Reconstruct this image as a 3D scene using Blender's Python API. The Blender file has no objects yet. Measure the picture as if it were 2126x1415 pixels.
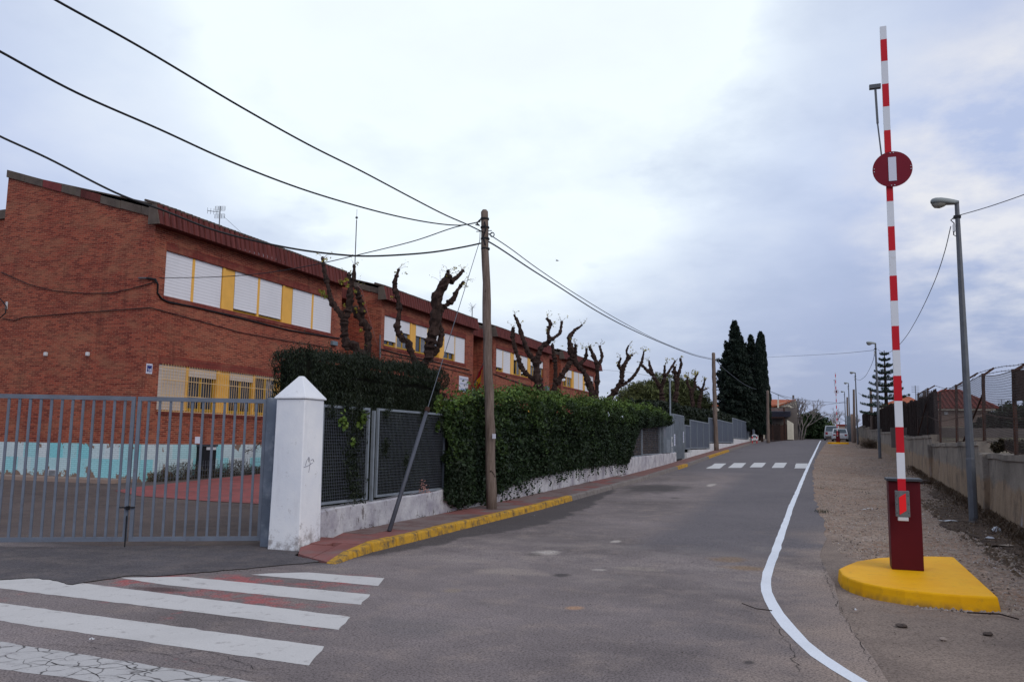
import bpy, bmesh, math, random
import numpy as np
from mathutils import Vector, Matrix
random.seed(7); RNG = np.random.default_rng(7)
SC = bpy.context.scene
COL = SC.collection

# ------------------------------------------------------------------ camera
FPX, PITCH, ROLL, AZ, EYE = 1700.0, .121, .0135, .362, 1.6
cp, sp = math.cos(PITCH), math.sin(PITCH); ca, sa = math.cos(AZ), math.sin(AZ)
def _R(v): return np.array([v[0]*ca-v[1]*sa, v[0]*sa+v[1]*ca, v[2]])
_fw = _R((0, cp, sp)); _up0 = _R((0, -sp, cp)); _rt0 = _R((1, 0, 0))
_rt = _rt0*math.cos(ROLL)+_up0*math.sin(ROLL); _up = -_rt0*math.sin(ROLL)+_up0*math.cos(ROLL)
cam = bpy.data.cameras.new('camera'); camo = bpy.data.objects.new('camera', cam); COL.objects.link(camo)
cam.sensor_width = 36; cam.sensor_fit = 'HORIZONTAL'; cam.lens = FPX/2126*36
cam.clip_start = .05; cam.clip_end = 3000
camo.matrix_world = Matrix(((_rt[0], _up[0], -_fw[0], 0), (_rt[1], _up[1], -_fw[1], 0), (_rt[2], _up[2], -_fw[2], EYE), (0, 0, 0, 1)))
SC.camera = camo
SC.render.resolution_x = 1024; SC.render.resolution_y = 681

# ------------------------------------------------------------------ light
SUN_DIR = np.array([.80, -.60, 0]); SUN_AZ = math.atan2(SUN_DIR[0], SUN_DIR[1]); SUN_EL = math.radians(33)
w = bpy.data.worlds.new('World'); SC.world = w; w.use_nodes = True
nt = w.node_tree; nt.nodes.clear()
def N(t, **k):
    n = nt.nodes.new(t)
    for a, b in k.items(): setattr(n, a, b)
    return n
def LK(a, b): nt.links.new(a, b)
out = N('ShaderNodeOutputWorld')
sky = N('ShaderNodeTexSky', sky_type='NISHITA', sun_disc=False); sky.sun_elevation = SUN_EL; sky.sun_rotation = SUN_AZ
bg1 = N('ShaderNodeBackground'); bg1.inputs[1].default_value = .05; LK(sky.outputs[0], bg1.inputs[0])
tc = N('ShaderNodeTexCoord')
sep = N('ShaderNodeSeparateXYZ'); LK(tc.outputs['Generated'], sep.inputs[0])
def math_(op, a, b=None, c=None, clamp=False):
    n = N('ShaderNodeMath', operation=op); n.use_clamp = clamp
    for i, v in enumerate((a, b, c)):
        if v is None: continue
        if isinstance(v, (int, float)): n.inputs[i].default_value = v
        else: LK(v, n.inputs[i])
    return n.outputs[0]
zc = math_('MAXIMUM', sep.outputs[2], 0.0)
den = math_('ADD', zc, .22)
px_, py_ = math_('DIVIDE', sep.outputs[0], den), math_('DIVIDE', sep.outputs[1], den)
cmb = N('ShaderNodeCombineXYZ'); LK(px_, cmb.inputs[0]); LK(py_, cmb.inputs[1])
def noise(scale, detail, rough, vec, off=0):
    n = N('ShaderNodeTexNoise'); n.inputs['Scale'].default_value = scale; n.inputs['Detail'].default_value = detail
    n.inputs['Roughness'].default_value = rough
    if off:
        m = N('ShaderNodeMapping'); m.inputs[1].default_value = (off, off*.7, off*.3); LK(vec, m.inputs[0]); vec = m.outputs[0]
    LK(vec, n.inputs['Vector']); return n.outputs[0]
n1 = noise(1.1, 6, .55, cmb.outputs[0], 3.1); n2 = noise(3.2, 7, .58, cmb.outputs[0], 8.3)
cl = math_('ADD', math_('MULTIPLY', n1, .65), math_('MULTIPLY', n2, .35))
cl = math_('MULTIPLY', math_('SUBTRACT', cl, .5), 2.2)        # about -0.4 .. 0.4
def ramp(fac, stops):
    r = N('ShaderNodeValToRGB'); LK(fac, r.inputs[0]); e = r.color_ramp.elements
    while len(e) < len(stops): e.new(.5)
    for i, (p, c) in enumerate(stops): e[i].position = p; e[i].color = (*c, 1)
    return r.outputs[0]
base = ramp(zc, [(0, (.39, .44, .60)), (.10, (.40, .47, .68)), (.3, (.52, .61, .87)), (.6, (.58, .65, .82)), (1, (.55, .61, .76))])
def mixc(f, a, b, mode='MIX'):
    m = N('ShaderNodeMix', data_type='RGBA', blend_type=mode)
    if isinstance(f, (int, float)): m.inputs[0].default_value = f
    else: LK(f, m.inputs[0])
    for i, v in ((6, a), (7, b)):
        if isinstance(v, tuple): m.inputs[i].default_value = (*v, 1)
        else: LK(v, m.inputs[i])
    return m.outputs[2]
def glow(px, py, p0, p1):
    d = (px-1063)*_rt-(py-707.5)*_up+FPX*_fw; d /= np.linalg.norm(d)
    dp = N('ShaderNodeVectorMath', operation='DOT_PRODUCT'); LK(tc.outputs['Generated'], dp.inputs[0]); dp.inputs[1].default_value = tuple(d)
    mr = N('ShaderNodeMapRange'); mr.interpolation_type = 'SMOOTHERSTEP'
    mr.inputs[1].default_value = math.cos(math.radians(p1)); mr.inputs[2].default_value = math.cos(math.radians(p0))
    LK(dp.outputs['Value'], mr.inputs[0]); return mr.outputs[0]
g1 = glow(960, 20, 6, 35); g2 = glow(1000, 60, 6, 23)
bright = math_('ADD', math_('MULTIPLY', g1, .62), math_('MULTIPLY', g2, .95))
bright = math_('MULTIPLY', bright, math_('ADD', 1.0, math_('MULTIPLY', cl, 1.3)))
col = mixc(bright, base, (.98, 1.08, 1.16))
pos = math_('MULTIPLY', math_('SUBTRACT', cl, .02), 1.6, clamp=True)
neg = math_('MULTIPLY', math_('SUBTRACT', -.02, cl) if False else math_('MULTIPLY', math_('ADD', cl, .02), -1.0), 1.3, clamp=True)
g3 = glow(2150, 370, 2, 13)
patch = math_('MULTIPLY', math_('MULTIPLY', g3, .9), math_('MULTIPLY', math_('SUBTRACT', n2, .40), 5.0), clamp=True)
col = mixc(patch, col, (.86, .87, .92)); col = mixc(math_('MULTIPLY', pos, .6), col, (.82, .86, .97)); col = mixc(math_('MULTIPLY', neg, .55), col, (.34, .44, .62))
bg2 = N('ShaderNodeBackground'); LK(col, bg2.inputs[0]); bg2.inputs[1].default_value = 1.0
mx = N('ShaderNodeMixShader'); mx.inputs[0].default_value = .93; LK(bg1.outputs[0], mx.inputs[1]); LK(bg2.outputs[0], mx.inputs[2])
LK(mx.outputs[0], out.inputs[0])
sun = bpy.data.lights.new('sun', 'SUN'); sun.energy = 1.35; sun.angle = math.radians(40); sun.color = (1, .95, .88)
suno = bpy.data.objects.new('sun', sun); COL.objects.link(suno)
sd = Vector((math.sin(SUN_AZ)*math.cos(SUN_EL), math.cos(SUN_AZ)*math.cos(SUN_EL), math.sin(SUN_EL)))
suno.rotation_euler = (sd).to_track_quat('Z', 'Y').to_euler()
SC.view_settings.view_transform = 'Standard'; SC.view_settings.look = 'None'; SC.view_settings.gamma = 1
SC.view_settings.exposure = 0.0; SC.view_settings.use_curve_mapping = False

# ------------------------------------------------------------------ survey helpers: a sight line met with a real plane of the place
def ray(px, py): return (px-1063)*_rt-(py-707.5)*_up+FPX*_fw
O = np.array([0, 0, EYE])
def at(px, py, axis, val):
    d = ray(px, py); return O+(val-O[axis])/d[axis]*d
GY = [-60, 10, 18, 30, 40, 50, 60, 80, 100, 120, 140, 170, 400]; GZ = [0, 0, .06, .26, .5, .82, 1.1, 1.62, 2.05, 2.38, 2.58, 2.62, 2.62]
def gz(y): return float(np.interp(y, GY, GZ))
def gnd(px, py):
    d = ray(px, py); d = d/np.linalg.norm(d); lo = 1.0; prev = None
    for t in np.concatenate([np.linspace(1, 60, 900), np.linspace(60, 300, 1500)]):
        p = O+d*t; h = p[2]-gz(p[1])
        if h < 0:
            a = prev[1]/(prev[1]-h); return prev[0]*(1-a)+p*a
        prev = (p, h)
    raise ValueError('no ground at %s %s' % (px, py))
def vplane(px, py, a, b):
    "sight line met with the vertical plane through plan points a and b"
    n = np.array([-(b[1]-a[1]), b[0]-a[0], 0]); d = ray(px, py)
    t = (np.array([a[0], a[1], 0])-O)@n/(d@n); return O+t*d

# ------------------------------------------------------------------ materials
def mat(name, fn):
    m = bpy.data.materials.new(name); m.use_nodes = True
    t = m.node_tree; b = t.nodes['Principled BSDF']; fn(NT(t), b); return m
class NT:
    def __init__(s, t): s.t = t; s._c = None
    def n(s, ty, **k):
        n = s.t.nodes.new(ty)
        for a, b in k.items(): setattr(n, a, b)
        return n
    def l(s, a, b): s.t.links.new(a, b)
    def coord(s, kind='Position'):
        if kind == 'Position': return s.n('ShaderNodeNewGeometry').outputs['Position']
        if kind == 'Island': return s.n('ShaderNodeNewGeometry').outputs['Random Per Island']
        return s.n('ShaderNodeTexCoord').outputs[kind]
    def map(s, vec, scale=(1, 1, 1), loc=(0, 0, 0)):
        m = s.n('ShaderNodeMapping'); m.inputs[3].default_value = scale; m.inputs[1].default_value = loc; s.l(vec, m.inputs[0]); return m.outputs[0]
    def noise(s, scale, detail=4, rough=.55, vec=None, dist=0):
        n = s.n('ShaderNodeTexNoise'); n.inputs['Scale'].default_value = scale; n.inputs['Detail'].default_value = detail
        n.inputs['Roughness'].default_value = rough; n.inputs['Distortion'].default_value = dist
        s.l(vec if vec is not None else s.coord(), n.inputs['Vector']); return n.outputs[0]
    def vor(s, scale, vec=None, feature='F1', out=0):
        n = s.n('ShaderNodeTexVoronoi', feature=feature); n.inputs['Scale'].default_value = scale
        s.l(vec if vec is not None else s.coord(), n.inputs['Vector']); return n.outputs[out]
    def rng(s, v, a, b, c=0, d=1):
        m = s.n('ShaderNodeMapRange'); m.inputs[1].default_value = a; m.inputs[2].default_value = b
        m.inputs[3].default_value = c; m.inputs[4].default_value = d; s.l(v, m.inputs[0]); return m.outputs[0]
    def math(s, op, a, b=0, clamp=False):
        n = s.n('ShaderNodeMath', operation=op); n.use_clamp = clamp
        for i, v in enumerate((a, b)):
            if isinstance(v, (int, float)): n.inputs[i].default_value = v
            else: s.l(v, n.inputs[i])
        return n.outputs[0]
    def mix(s, f, a, b, mode='MIX'):
        m = s.n('ShaderNodeMix', data_type='RGBA', blend_type=mode)
        if isinstance(f, (int, float)): m.inputs[0].default_value = f
        else: s.l(f, m.inputs[0])
        for i, v in ((6, a), (7, b)):
            if isinstance(v, tuple): m.inputs[i].default_value = (*v, 1)
            else: s.l(v, m.inputs[i])
        return m.outputs[2]
    def bump(s, b, h, strength=.3, dist=.01):
        n = s.n('ShaderNodeBump'); n.inputs['Strength'].default_value = strength; n.inputs['Distance'].default_value = dist
        s.l(h, n.inputs['Height']); s.l(n.outputs[0], b.inputs['Normal'])
def setp(b, rough=.8, metal=0, spec=None):
    b.inputs['Roughness'].default_value = rough; b.inputs['Metallic'].default_value = metal
    b.inputs['Specular IOR Level'].default_value = spec if spec is not None else (.5 if rough < .3 else .22)
def plain(name, c, rough=.7, metal=0, var=.25, scale=3.0, bump=.15, grime=None, gs=1.5, coord='Position', gl=.5, gh=.75, bs=60):
    def f(t, b):
        setp(b, rough, metal)
        v = t.coord(coord)
        n = t.noise(scale, 5, .6, v)
        dark = tuple(x*(1-var) for x in c); lite = tuple(min(1, x*(1+var)) for x in c)
        o = t.mix(t.rng(n, .3, .7), dark, lite)
        if grime: o = t.mix(t.rng(t.noise(gs, 7, .68, v), gl, gh), o, grime)
        t.l(o, b.inputs['Base Color'])
        if bump: t.bump(b, t.noise(bs, 4, .6, v), bump, .004)
    return mat(name, f)

M = {}
def asphalt(name, c, dust, d0, d1, speck=.5, marks=None):
    def f(t, b):
        setp(b, .88)
        pos = t.coord(); big = t.noise(.35, 5, .6); mid = t.noise(2.2, 6, .65); fine = t.noise(52, 3, .65); sp = t.vor(62, out=0)
        o = t.mix(t.rng(big, .35, .65), tuple(x*.70 for x in c), tuple(x*1.22 for x in c))
        o = t.mix(t.rng(mid, d0, d1), o, dust)
        o = t.mix(t.rng(t.noise(5.5, 7, .72), .54, .70, 0, .45), o, tuple(x*.5 for x in c))
        if marks: o = marks(t, o, pos)
        o = t.mix(1.0, o, t.mix(t.math('MULTIPLY', t.rng(sp, .10, .40), speck), (.80, .80, .80), (2.1, 2.05, 2.0)), 'MULTIPLY')
        o = t.mix(1.0, o, t.mix(t.math('MULTIPLY', t.rng(fine, .45, .66), speck), (1.15, 1.15, 1.15), (.22, .21, .21)), 'MULTIPLY')
        t.l(o, b.inputs['Base Color'])
        t.bump(b, t.math('ADD', fine, t.math('MULTIPLY', mid, .6)), .6, .012)
    return mat(name, f)
def spot(t, o, pos, c, rx, ry, col_, k=.8, amp=.35, ns=3.0):
    "one stain: an uneven ellipse at a fixed place on the ground"
    nz = t.n('ShaderNodeTexNoise'); nz.inputs['Scale'].default_value = ns; nz.inputs['Detail'].default_value = 5; t.l(pos, nz.inputs['Vector'])
    m = t.n('ShaderNodeMapping', vector_type='POINT'); m.inputs[1].default_value = (-c[0]/rx, -c[1]/ry, 0); m.inputs[3].default_value = (1/rx, 1/ry, 0); t.l(pos, m.inputs[0])
    ln = t.n('ShaderNodeVectorMath', operation='LENGTH'); t.l(m.outputs[0], ln.inputs[0])
    d = t.math('ADD', ln.outputs['Value'], t.math('MULTIPLY', t.math('SUBTRACT', nz.outputs[0], .5), amp*4))
    return t.mix(t.rng(d, 1.15, .55, 0, k), o, col_)
def road_marks(t, o, pos):
    sx = t.n('ShaderNodeSeparateXYZ'); t.l(pos, sx.inputs[0]); X, Y = sx.outputs[0], sx.outputs[1]
    n1 = t.math('SUBTRACT', t.noise(1.4, 6, .65, pos), .5); n2 = t.math('SUBTRACT', t.noise(.6, 5, .6, pos), .5)
    A, B = gnd(1528, 997), gnd(1304, 1142); k_ = (A[0]-B[0])/(A[1]-B[1])
    lim = t.math('ADD', t.math('MULTIPLY', t.math('SUBTRACT', Y, float(B[1])), float(k_)), float(B[0]))
    e = t.math('ADD', t.math('SUBTRACT', X, lim), t.math('MULTIPLY', n1, .8))
    m1 = t.rng(e, -.22, .32); m2 = t.rng(t.math('ADD', Y, t.math('MULTIPLY', n1, 4.0)), float(B[1])-.4, float(B[1])+.9)
    m = t.math('MAXIMUM', t.math('MULTIPLY', m1, m2), t.rng(Y, 32, 37))
    o = t.mix(t.math('MULTIPLY', m, .75), o, (.072, .067, .074))
    # pale brown dust carried on to the asphalt from the verge
    dx = t.math('ADD', t.rng(X, -1.7, .1, -.35, .42), t.math('ADD', t.math('MULTIPLY', n2, 1.1), t.math('MULTIPLY', n1, .9)))
    dy = t.rng(t.math('ADD', Y, t.math('MULTIPLY', n1, 3)), 17.5, 14.5)
    o = t.mix(t.math('MULTIPLY', t.rng(dx, .02, .5, 0, .8), dy), o, (.185, .145, .12))
    bx = t.math('MULTIPLY', t.rng(t.math('ADD', Y, t.math('MULTIPLY', n2, 5)), 8.6, 10.5), t.rng(t.math('ADD', Y, t.math('MULTIPLY', n2, 3)), 14, 12.3))
    o = t.mix(t.math('MULTIPLY', t.math('MULTIPLY', bx, t.rng(n1, -.05, .25)), .5), o, (.19, .165, .145))
    # wet gutter
    wd = t.math('MULTIPLY', t.rng(Y, 9.3, 15), t.rng(Y, 25, 17)); dist = t.math('ADD', t.math('ADD', X, 6.05), t.math('MULTIPLY', n1, -.9))
    wid = t.math('ADD', t.math('MULTIPLY', wd, .95), .12); dmsk = t.rng(Y, 8.9, 9.3)
    o = t.mix(t.math('MULTIPLY', t.rng(t.math('SUBTRACT', wid, dist), -.05, .09, 0, .8), t.math('MULTIPLY', dmsk, t.rng(Y, 27, 24))), o, (.034, .030, .031))
    # red paint left between the near stripes
    bxm = t.math('MULTIPLY', t.math('MULTIPLY', t.rng(t.math('ADD', X, t.math('MULTIPLY', Y, .36)), -1.7, -2.0), t.rng(Y, 4.5, 4.8)), t.rng(t.math('SUBTRACT', Y, t.math('MULTIPLY', t.math('ADD', X, 8.0), .47)), 7.5, 7.2))
    strong = t.rng(Y, 5.2, 7.4, -.06, .10); rn = t.math('ADD', t.noise(1.5, 7, .7, pos), strong)
    o = t.mix(t.math('MULTIPLY', t.rng(rn, .575, .68, 0, .7), bxm), o, (.26, .055, .055))
    P = lambda x, y: gnd(x, y)
    D, W_, T_ = (.03, .026, .026), (.34, .31, .28), (.14, .095, .06)
    for px, py, rx, ry, c_, k in [(1360, 1013, .95, 2.2, D, .75), (1168, 1193, .12, .16, D, .8), (1400, 1033, .16, .28, D, .6), (1545, 1178, .28, .22, T_, .8), (1512, 1161, .25, .3, T_, .7), (1192, 1261, .09, .1, (.25, .15, .09), .8), (1278, 1123, .08, .20, W_, .6), (1135, 1146, .22, .25, W_, .6),
                                  (1245, 1182, .10, .10, W_, .4), (1477, 1006, .14, .7, W_, .6), (1060, 1186, .5, .3, (.19, .16, .14), .6), (860, 1300, .5, .35, (.085, .078, .08), .5), (1500, 1310, .4, .3, (.08, .07, .07), .45), (1555, 1374, .05, .07, D, .8), (940, 1225, .1, .12, (.16, .13, .1), .6), (1330, 1180, .3, .2, (.17, .145, .125), .6), (330, 1223, .35, .12, (.045, .02, .02), .7), (1110, 1150, .12, .2, D, .4)]:
        g = P(px, py); o = spot(t, o, pos, g, rx, ry, c_, k)
    return o
M['asphalt'] = asphalt('worn asphalt', (.118, .100, .098), (.165, .135, .12), .5, .8, .75, road_marks)
M['asphalt_yard'] = asphalt('brown yard asphalt', (.072, .056, .052), (.105, .08, .066), .45, .75, .4)
M['asphalt_apron'] = asphalt('dark asphalt of the driveway', (.066, .060, .064), (.10, .085, .08), .45, .75, .6)
def gravelf(t, b):
    setp(b, .95)
    big = t.noise(.5, 5, .6); st = t.vor(26, out=1); dist = t.vor(26, out=0); mid = t.noise(7, 5, .7)
    sepc = t.n('ShaderNodeSeparateColor'); t.l(st, sepc.inputs[0])
    o = t.mix(t.rng(big, .32, .68), (.30, .195, .135), (.45, .33, .25))
    o = t.mix(t.math('MULTIPLY', t.rng(sepc.outputs[0], .5, .95), .65), o, (.38, .33, .30))
    o = t.mix(t.math('MULTIPLY', t.rng(sepc.outputs[1], .55, .95), .75), o, (.09, .07, .06))
    o = t.mix(t.rng(mid, .48, .68), o, (.15, .088, .055))
    o = t.mix(t.rng(t.noise(1.7, 7, .7, t.map(t.coord(), (1, .6, 1), (2, 7, 1))), .50, .64, 0, .55), o, (.16, .10, .068))
    o = t.mix(t.rng(t.noise(.9, 6, .7), .55, .75, 0, .6), o, (.40, .335, .29))
    o = t.mix(t.rng(t.noise(.55, 6, .65, t.map(t.coord(), (1, 1, 1), (5, 9, 0))), .50, .66, 0, .6), o, (.27, .16, .10))
    pz = t.n('ShaderNodeSeparateXYZ'); t.l(t.coord(), pz.inputs[0]); nn_ = t.math('SUBTRACT', t.noise(1.6, 7, .7), .5)
    o = t.mix(t.math('MULTIPLY', t.rng(t.math('ADD', pz.outputs[0], t.math('MULTIPLY', nn_, 3.2)), 2.0, 3.0, 0, .85), t.rng(pz.outputs[1], 40, 20)), o, t.mix(t.rng(t.noise(12, 5, .75), .42, .6), (.045, .028, .021), (.20, .145, .11)))
    # trodden dusty surface without stones close to the road mouth
    sx = t.n('ShaderNodeSeparateXYZ'); t.l(t.coord(), sx.inputs[0]); n1 = t.math('SUBTRACT', t.noise(1.3, 6, .65), .5)
    sm = t.math('MAXIMUM', t.rng(t.math('ADD', sx.outputs[1], t.math('MULTIPLY', n1, 3.0)), 10.2, 9.0), t.rng(t.math('ADD', t.math('SUBTRACT', sx.outputs[0], .42), t.math('MULTIPLY', n1, 1.0)), t.math('SUBTRACT', 0, .15), -.45) if False else t.math('MULTIPLY', t.rng(t.math('ADD', t.math('SUBTRACT', sx.outputs[0], .42), t.math('MULTIPLY', n1, 1.4)), .12, -.12), t.rng(sx.outputs[1], 17, 14)))
    fn = t.noise(52, 3, .65); sp2 = t.vor(60, out=0)
    sm_c = t.mix(t.rng(t.noise(.8, 6, .65), .35, .68), (.125, .098, .084), (.21, .165, .135))
    sm_c = t.mix(t.rng(t.noise(3.2, 6, .7), .55, .72, 0, .5), sm_c, (.095, .082, .078))
    sm_c = t.mix(1.0, sm_c, t.mix(t.rng(sp2, .1, .4, 0, .6), (.85, .85, .85), (1.8, 1.75, 1.7)), 'MULTIPLY')
    sm_c = t.mix(1.0, sm_c, t.mix(t.rng(fn, .45, .66, 0, .7), (1.1, 1.1, 1.1), (.3, .28, .27)), 'MULTIPLY')
    o = t.mix(sm, o, sm_c)
    t.l(o, b.inputs['Base Color'])
    t.bump(b, t.math('MULTIPLY', t.math('ADD', t.rng(dist, 0, .5, 1, 0), mid), t.rng(sm, 0, 1, 1, .12)), .9, .03)
M['gravel'] = mat('stony dirt', gravelf)
def soilf(t, b):
    setp(b, .95)
    o = t.mix(t.rng(t.noise(5, 6, .7), .35, .65), (.035, .022, .017), (.13, .085, .06))
    t.l(o, b.inputs['Base Color']); t.bump(b, t.noise(30, 5, .7), .9, .03)
M['soil'] = mat('dark dead leaves and soil', soilf)
M['terra'] = plain('reddish brown earth', (.17, .11, .075), .95, var=.35, scale=1.2, bump=.5, bs=12)
M['ground'] = plain('field earth', (.15, .12, .085), .95, var=.4, scale=.4, bump=.4, grime=(.07, .08, .035), gs=.6, bs=8)
def road_paint(name, c, wear, lo, hi, crack=False):
    def f(t, b):
        setp(b, .75)
        n = t.noise(6, 8, .75); n2 = t.noise(70, 3, .6)
        o = t.mix(t.rng(n2, .35, .7), tuple(x*.86 for x in c), c)
        m = t.rng(n, lo, hi)
        o = t.mix(m, o, wear)
        o = t.mix(t.rng(t.noise(1.3, 5, .6), .45, .7, 0, .35), o, tuple(x*.7 for x in c))
        if crack:
            wob = t.n('ShaderNodeVectorMath', operation='ADD'); nz = t.n('ShaderNodeTexNoise'); nz.inputs['Scale'].default_value = 3
            t.l(t.coord(), nz.inputs['Vector']); sc = t.n('ShaderNodeVectorMath', operation='SCALE'); sc.inputs['Scale'].default_value = .35
            t.l(nz.outputs[1], sc.inputs[0]); t.l(t.coord(), wob.inputs[0]); t.l(sc.outputs[0], wob.inputs[1])
            e = t.vor(4.8, wob.outputs[0], 'DISTANCE_TO_EDGE')
            o = t.mix(t.rng(t.math('ADD', e, t.math('MULTIPLY', t.math('SUBTRACT', t.noise(9, 4), .5), .10)), .035, .004, 0, .9), o, (.045, .038, .036))
        t.l(o, b.inputs['Base Color']); t.bump(b, n2, .4, .006)
    return mat(name, f)
M['paint_white'] = road_paint('road marking white', (.60, .575, .55), (.22, .19, .18), .56, .74)
M['paint_white_cracked'] = road_paint('cracked road marking', (.50, .48, .465), (.17, .15, .15), .54, .74, True)
M['paint_far'] = road_paint('slope crossing paint', (.62, .61, .60), (.3, .29, .28), .62, .8)
M['paint_line'] = road_paint('fresh white line paint', (.80, .83, .88), (.40, .39, .39), .62, .80)
def redf(t, b):
    setp(b, .8)
    o = t.mix(t.rng(t.noise(1.6, 6, .68), .47, .62), (.11, .088, .092), (.24, .05, .048))
    t.l(o, b.inputs['Base Color']); t.bump(b, t.noise(90, 3), .4, .006)
M['paint_red'] = mat('worn red road paint', redf)
M['red_path'] = plain('red painted paving', (.26, .075, .07), .85, var=.2, scale=1.5, grime=(.12, .07, .065), gs=2)
def brickf(t, b, c1, c2, mortar, soldier=False):
    setp(b, .88)
    uv = t.coord('UV')
    br = t.n('ShaderNodeTexBrick'); br.offset = .0 if soldier else .5
    br.inputs['Scale'].default_value = 1
    br.inputs['Brick Width'].default_value = .066 if soldier else .25
    br.inputs['Row Height'].default_value = .28 if soldier else .068
    br.inputs['Mortar Size'].default_value = .0075; br.inputs['Mortar Smooth'].default_value = .2; br.inputs['Bias'].default_value = .1
    br.inputs['Color1'].default_value = (*c1, 1); br.inputs['Color2'].default_value = (*c2, 1); br.inputs['Mortar'].default_value = (*mortar, 1)
    t.l(uv, br.inputs['Vector'])
    pos = t.coord()
    o = t.mix(t.rng(t.noise(.55, 5, .6, pos), .38, .62, 0, .9), br.outputs[0], (1.15, 1.35, 1.3), 'MULTIPLY')
    # pale lime bloom and dark soot, each with its own ragged shape
    o = t.mix(t.rng(t.noise(.9, 8, .68, t.map(pos, (1, 1, 2.5), (3, 5, 1))), .47, .68, 0, .55), o, (.34, .15, .085))
    o = t.mix(t.rng(t.noise(2.6, 7, .75, t.map(pos, (1, 1, 5), (7, 2, 9))), .54, .68, 0, .75), o, (.085, .018, .015))
    o = t.mix(t.rng(t.noise(1.0, 6, .65, t.map(pos, (2.2, 2.2, .22), (1, 8, 3))), .56, .72, 0, .5), o, (.07, .022, .018))
    t.l(o, b.inputs['Base Color'])
    t.bump(b, t.math('SUBTRACT', 1, br.outputs[1]), .7, .012)
M['brick'] = mat('red brick', lambda t, b: brickf(t, b, (.33, .070, .040), (.14, .024, .017), (.34, .15, .098)))
M['soldier'] = mat('upright red brick', lambda t, b: brickf(t, b, (.22, .042, .032), (.17, .03, .024), (.10, .03, .024), True))
def bluef(t, b):
    setp(b, .7)
    uv = t.coord('UV'); pos = t.coord()
    br = t.n('ShaderNodeTexBrick'); br.offset = .37; br.offset_frequency = 3
    br.inputs['Scale'].default_value = 1; br.inputs['Brick Width'].default_value = .62; br.inputs['Row Height'].default_value = 1.1
    br.inputs['Mortar Size'].default_value = 0.0; br.inputs['Bias'].default_value = 0
    br.inputs['Color1'].default_value = (.24, .60, .64, 1); br.inputs['Color2'].default_value = (.60, .65, .66, 1)
    t.l(t.map(uv, (1, 1, 1), (0, .28, 0)), br.inputs['Vector'])
    b2 = t.n('ShaderNodeTexBrick'); b2.offset = .5; b2.inputs['Scale'].default_value = 1
    b2.inputs['Brick Width'].default_value = .25; b2.inputs['Row Height'].default_value = .068; b2.inputs['Mortar Size'].default_value = .006
    b2.inputs['Color1'].default_value = (1, 1, 1, 1); b2.inputs['Color2'].default_value = (.93, .95, .95, 1); b2.inputs['Mortar'].default_value = (.62, .66, .68, 1)
    t.l(uv, b2.inputs['Vector'])
    o = t.mix(1.0, br.outputs[0], b2.outputs[0], 'MULTIPLY')
    sx = t.n('ShaderNodeSeparateXYZ'); t.l(pos, sx.inputs[0])
    low = t.rng(sx.outputs[2], .08, .62, .16, -.1)
    hi = t.rng(sx.outputs[2], 1.0, 1.22, -.04, .05)
    pn = t.math('ADD', t.math('ADD', t.noise(2.2, 8, .62, t.map(pos, (1, 1, .8))), low), t.math('MULTIPLY', hi, 1.0))
    o = t.mix(t.rng(pn, .508, .530), o, (.21, .145, .11))
    o = t.mix(t.rng(t.noise(7, 6, .7, pos), .6, .75, 0, .6), o, (.14, .13, .12))
    t.l(o, b.inputs['Base Color']); t.bump(b, t.math('SUBTRACT', 1, b2.outputs[1]), .5, .01)
M['painted_base'] = mat('peeling turquoise and white paint on brick', bluef)
def pillarf(t, b):
    setp(b, .8); pos = t.coord()
    o = t.mix(t.rng(t.noise(1.4, 6, .6, pos), .35, .7), (.66, .68, .72), (.80, .80, .80))
    sx = t.n('ShaderNodeSeparateXYZ'); t.l(pos, sx.inputs[0])
    low = t.rng(sx.outputs[2], .05, .5, .22, 0)
    o = t.mix(t.rng(t.math('ADD', t.noise(9, 7, .7, pos), low), .62, .8, 0, .8), o, (.24, .21, .2))
    o = t.mix(t.rng(t.noise(2.2, 8, .7, t.map(pos, (2, 2, .5))), .56, .75, 0, .3), o, (.42, .41, .44))
    t.l(o, b.inputs['Base Color']); t.bump(b, t.noise(35, 5, .6, pos), .25, .01)
M['whitewash'] = mat('whitewashed render', pillarf)
def lowwallf(t, b):
    setp(b, .85); pos = t.coord()
    o = t.mix(t.rng(t.noise(1.8, 7, .65, pos), .4, .66), (.54, .53, .54), (.30, .28, .32))
    o = t.mix(t.rng(t.noise(9, 8, .72, t.map(pos, (1, 1, .5))), .55, .66, 0, .85), o, (.11, .09, .085))
    t.l(o, b.inputs['Base Color']); t.bump(b, t.noise(20, 6, .65, pos), .6, .02)
M['low_wall'] = mat('stained white wall', lowwallf)
M['white_wall_far'] = plain('white wall paint', (.60, .60, .61), .8, var=.12, scale=1.5, grime=(.3, .28, .27), gs=4, gl=.58, gh=.75)
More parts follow.
